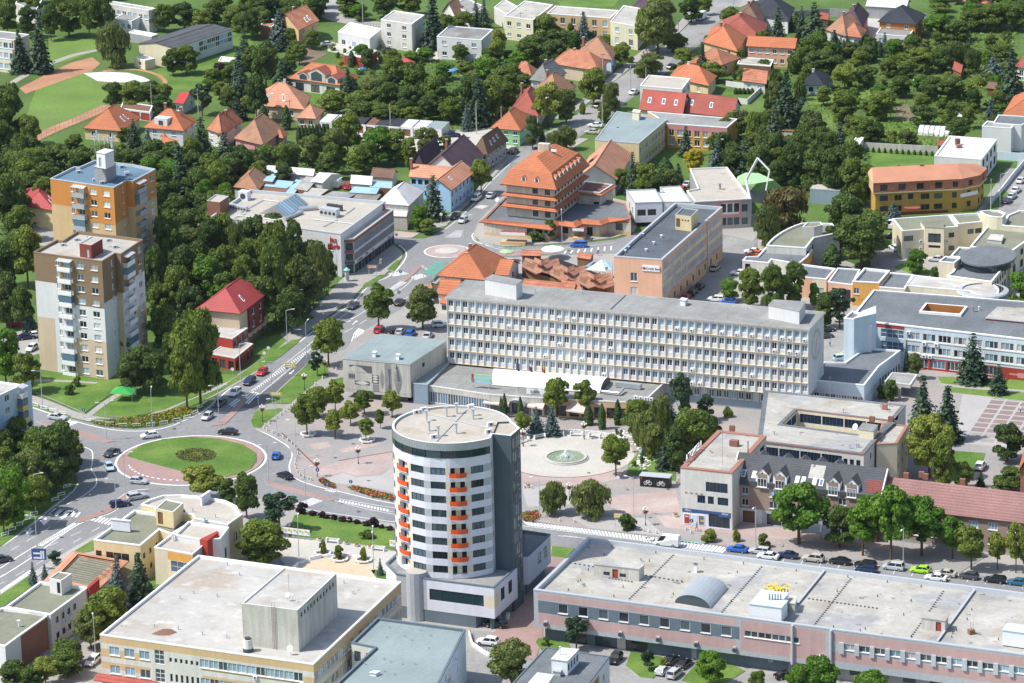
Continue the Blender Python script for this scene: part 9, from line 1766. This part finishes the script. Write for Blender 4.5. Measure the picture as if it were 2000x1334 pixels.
AN=[(140,620,'the brown tower'),(205,440,'the orange tower'),(460,620,'the red-roofed apartment house'),(580,440,'the white gallery'),(375,890,'the roundabout island'),(270,820,'the roundabout flower bed'),(870,490,'the small roundabout'),(770,720,'the relief hall'),(980,650,"the slab's left half"),(1230,680,"the slab's middle"),(1480,700,"the slab's right end"),(1060,760,'the restaurant awnings'),(885,1000,'the round tower'),(1105,895,'the fountain'),(1281,950,'the bicycle box'),(1380,960,'the cream bank corner'),(1580,960,'the mansard house'),(1860,1000,'the rose-tiled terrace'),(1600,830,'the cream shopping centre'),(1840,680,'the pale blue school'),(1660,730,'the school annexe'),(1940,820,'the patterned square'),(330,1050,'the yellow office'),(170,1120,'the pergola building'),(100,1200,'the white office'),(40,1240,'the brick corner office'),(450,1220,'the striped office'),(820,1290,'the office annexe'),(1100,1310,'the stair-head block'),(1250,1200,"the store's left half"),(1700,1220,"the store's right half"),(30,830,'the left-edge block'),(1090,390,'the hotel'),(1190,330,'the hotel hall'),(1300,480,'the peach bank'),(1400,370,'the pink office'),(1490,360,'the green arched hall'),(1800,370,'the ochre house'),(1560,480,'the curved office'),(1640,550,'the amber civic building'),(1810,450,'the health centre'),(1920,510,'the drum-roofed centre'),(880,360,'the blue guest house'),(870,300,'the purple-roofed house'),(780,400,'the tin-roofed workshop'),(580,345,'the white market roofs'),(750,245,'the garage row'),(220,240,'the skylit orange house'),(330,245,'the many-gabled house'),(440,245,'the plain orange house'),(510,265,'the pink house'),(550,195,'the salmon house'),(630,155,'the three-gabled villa'),(700,75,'the low white house'),(785,60,'the cubic grey house'),(905,85,'the two-storey white house'),(800,150,'the crimson shed'),(130,200,'the sports field'),(350,90,'the gym hall'),(270,35,'the upper school'),(20,110,'the left-edge school'),(575,45,'the sand-coloured house'),(1010,50,'the left cream block'),(1130,45,'the long cream wing'),(1225,65,'the right cream block'),(1165,105,'the pyramid-roofed house'),(1130,135,'the orange-red hip house'),(1070,150,'the grey-roofed house'),(1080,185,'the peach-brown house'),(1010,240,'the green house'),(1300,175,'the white cubic house'),(1300,205,'the long red house'),(1235,260,'the ivy-clad school'),(1370,265,'the amber school wing'),(1355,160,'the walled lawn house'),(1410,100,'the stacked orange house'),(1510,95,'the peach guest house'),(1450,60,'the wine-red house'),(1510,30,'the slate-roofed house'),(1590,160,'the black-roofed bungalow'),(1660,55,'the patched old house'),(1760,50,'the timber-clad house'),(1765,220,'the vegetable bed'),(1870,140,'the maroon garden shed'),(1830,262,'the long glasshouse'),(1760,295,'the concrete garden wall'),(1890,300,'the white workshop'),(1960,250,'the white villa'),(1970,60,'the top right gardens'),(1700,150,'the middle gardens'),(650,1090,'the sand circle'),(660,820,'the tree-shaded plaza'),(560,740,'the main road lawn'),(1200,490,'the shade sails'),(900,540,'the steep-roofed restaurant'),(1100,550,'the folded pavilion'),(1930,140,'the plastic tunnel')]
NUM=['zero','one','two','three','four','five','six','seven','eight','nine','ten','eleven','twelve']
ORD=['leftmost','second from left','third from left','fourth from left','fifth from left','sixth from left','seventh from left','eighth from left','ninth from left','tenth from left']
def plural(d):
 w=d.split(' with ')[0].split(' on ')[0].split(' in ')[0].split(' seen ')[0];t=w+('es' if w.endswith(('bush','bench'))else 's');return t+d[len(w):]
def autolabel(items):
 cl={}
 for o,d in items:
  x,y=PX(o.location);a=min(AN,key=lambda q:(q[0]-x)**2+((q[1]-y)*1.6)**2);dx,dy=x-a[0],(y-a[1])*1.6
  rel=('right of' if dx>0 else 'left of')if abs(dx)>abs(dy)*1.2 else('in front of' if dy>0 else 'behind');cl.setdefault((d,rel,a[2]),[]).append((x,y,o))
 for(d,rel,a),L in cl.items():
  ph=f'{d} {rel} {a}';
  if len(L)>1:
   for q in L:q[2]['group']=f'{plural(d)} {rel} {a}'
  k=(len(L)+6)//7;L.sort(key=lambda q:q[1]);nm={1:[''],2:['farther ','nearer '],3:['farthest ','middle ','nearest ']}.get(k,['farthest ','farther ','nearer ','nearest ']);k=len(nm)
  parts_=[(L[len(L)*i//k:len(L)*(i+1)//k],nm[i])for i in range(k)]
  for S,adj in parts_:
   S.sort(key=lambda q:q[0]);n=len(S)
   for i,(x,y,o)in enumerate(S):
    if n==1:o['label']=f'{adj}{ph}'
    else:o['label']=f"{ORD[min(i, 9)] if i < n - 1 or n < 3 and i == 0 else 'rightmost'} of {NUM[min(n, 12)]} {adj}{plural(d)} {rel} {a}"
autolabel([(o,('small ' if h<4.5 and k in 'gdbol' else '')+KD[k][3])for o,k,h,w in TREES])
autolabel(AUTO);autolabel([(o,f'{c} {t}')for o,t,c in CARS])
hm=bpy.data.materials.new('haze');hm.use_nodes=True;t_=hm.node_tree;t_.nodes.remove(t_.nodes['Principled BSDF']);pv=t_.nodes.new('ShaderNodeVolumePrincipled')
pv.inputs['Color'].default_value=(.78,.86,1,1);pv.inputs['Density'].default_value=.000016;pv.inputs['Anisotropy'].default_value=.2;t_.links.new(pv.outputs[0],t_.nodes['Material Output'].inputs['Volume']);MATS['haze']=hm
mb=MB();mb.prism([(-3100,-600),(3100,-600),(3100,5100),(-3100,5100)],-1,300,'haze','haze',True);mb.build('haze',None,kind='stuff')
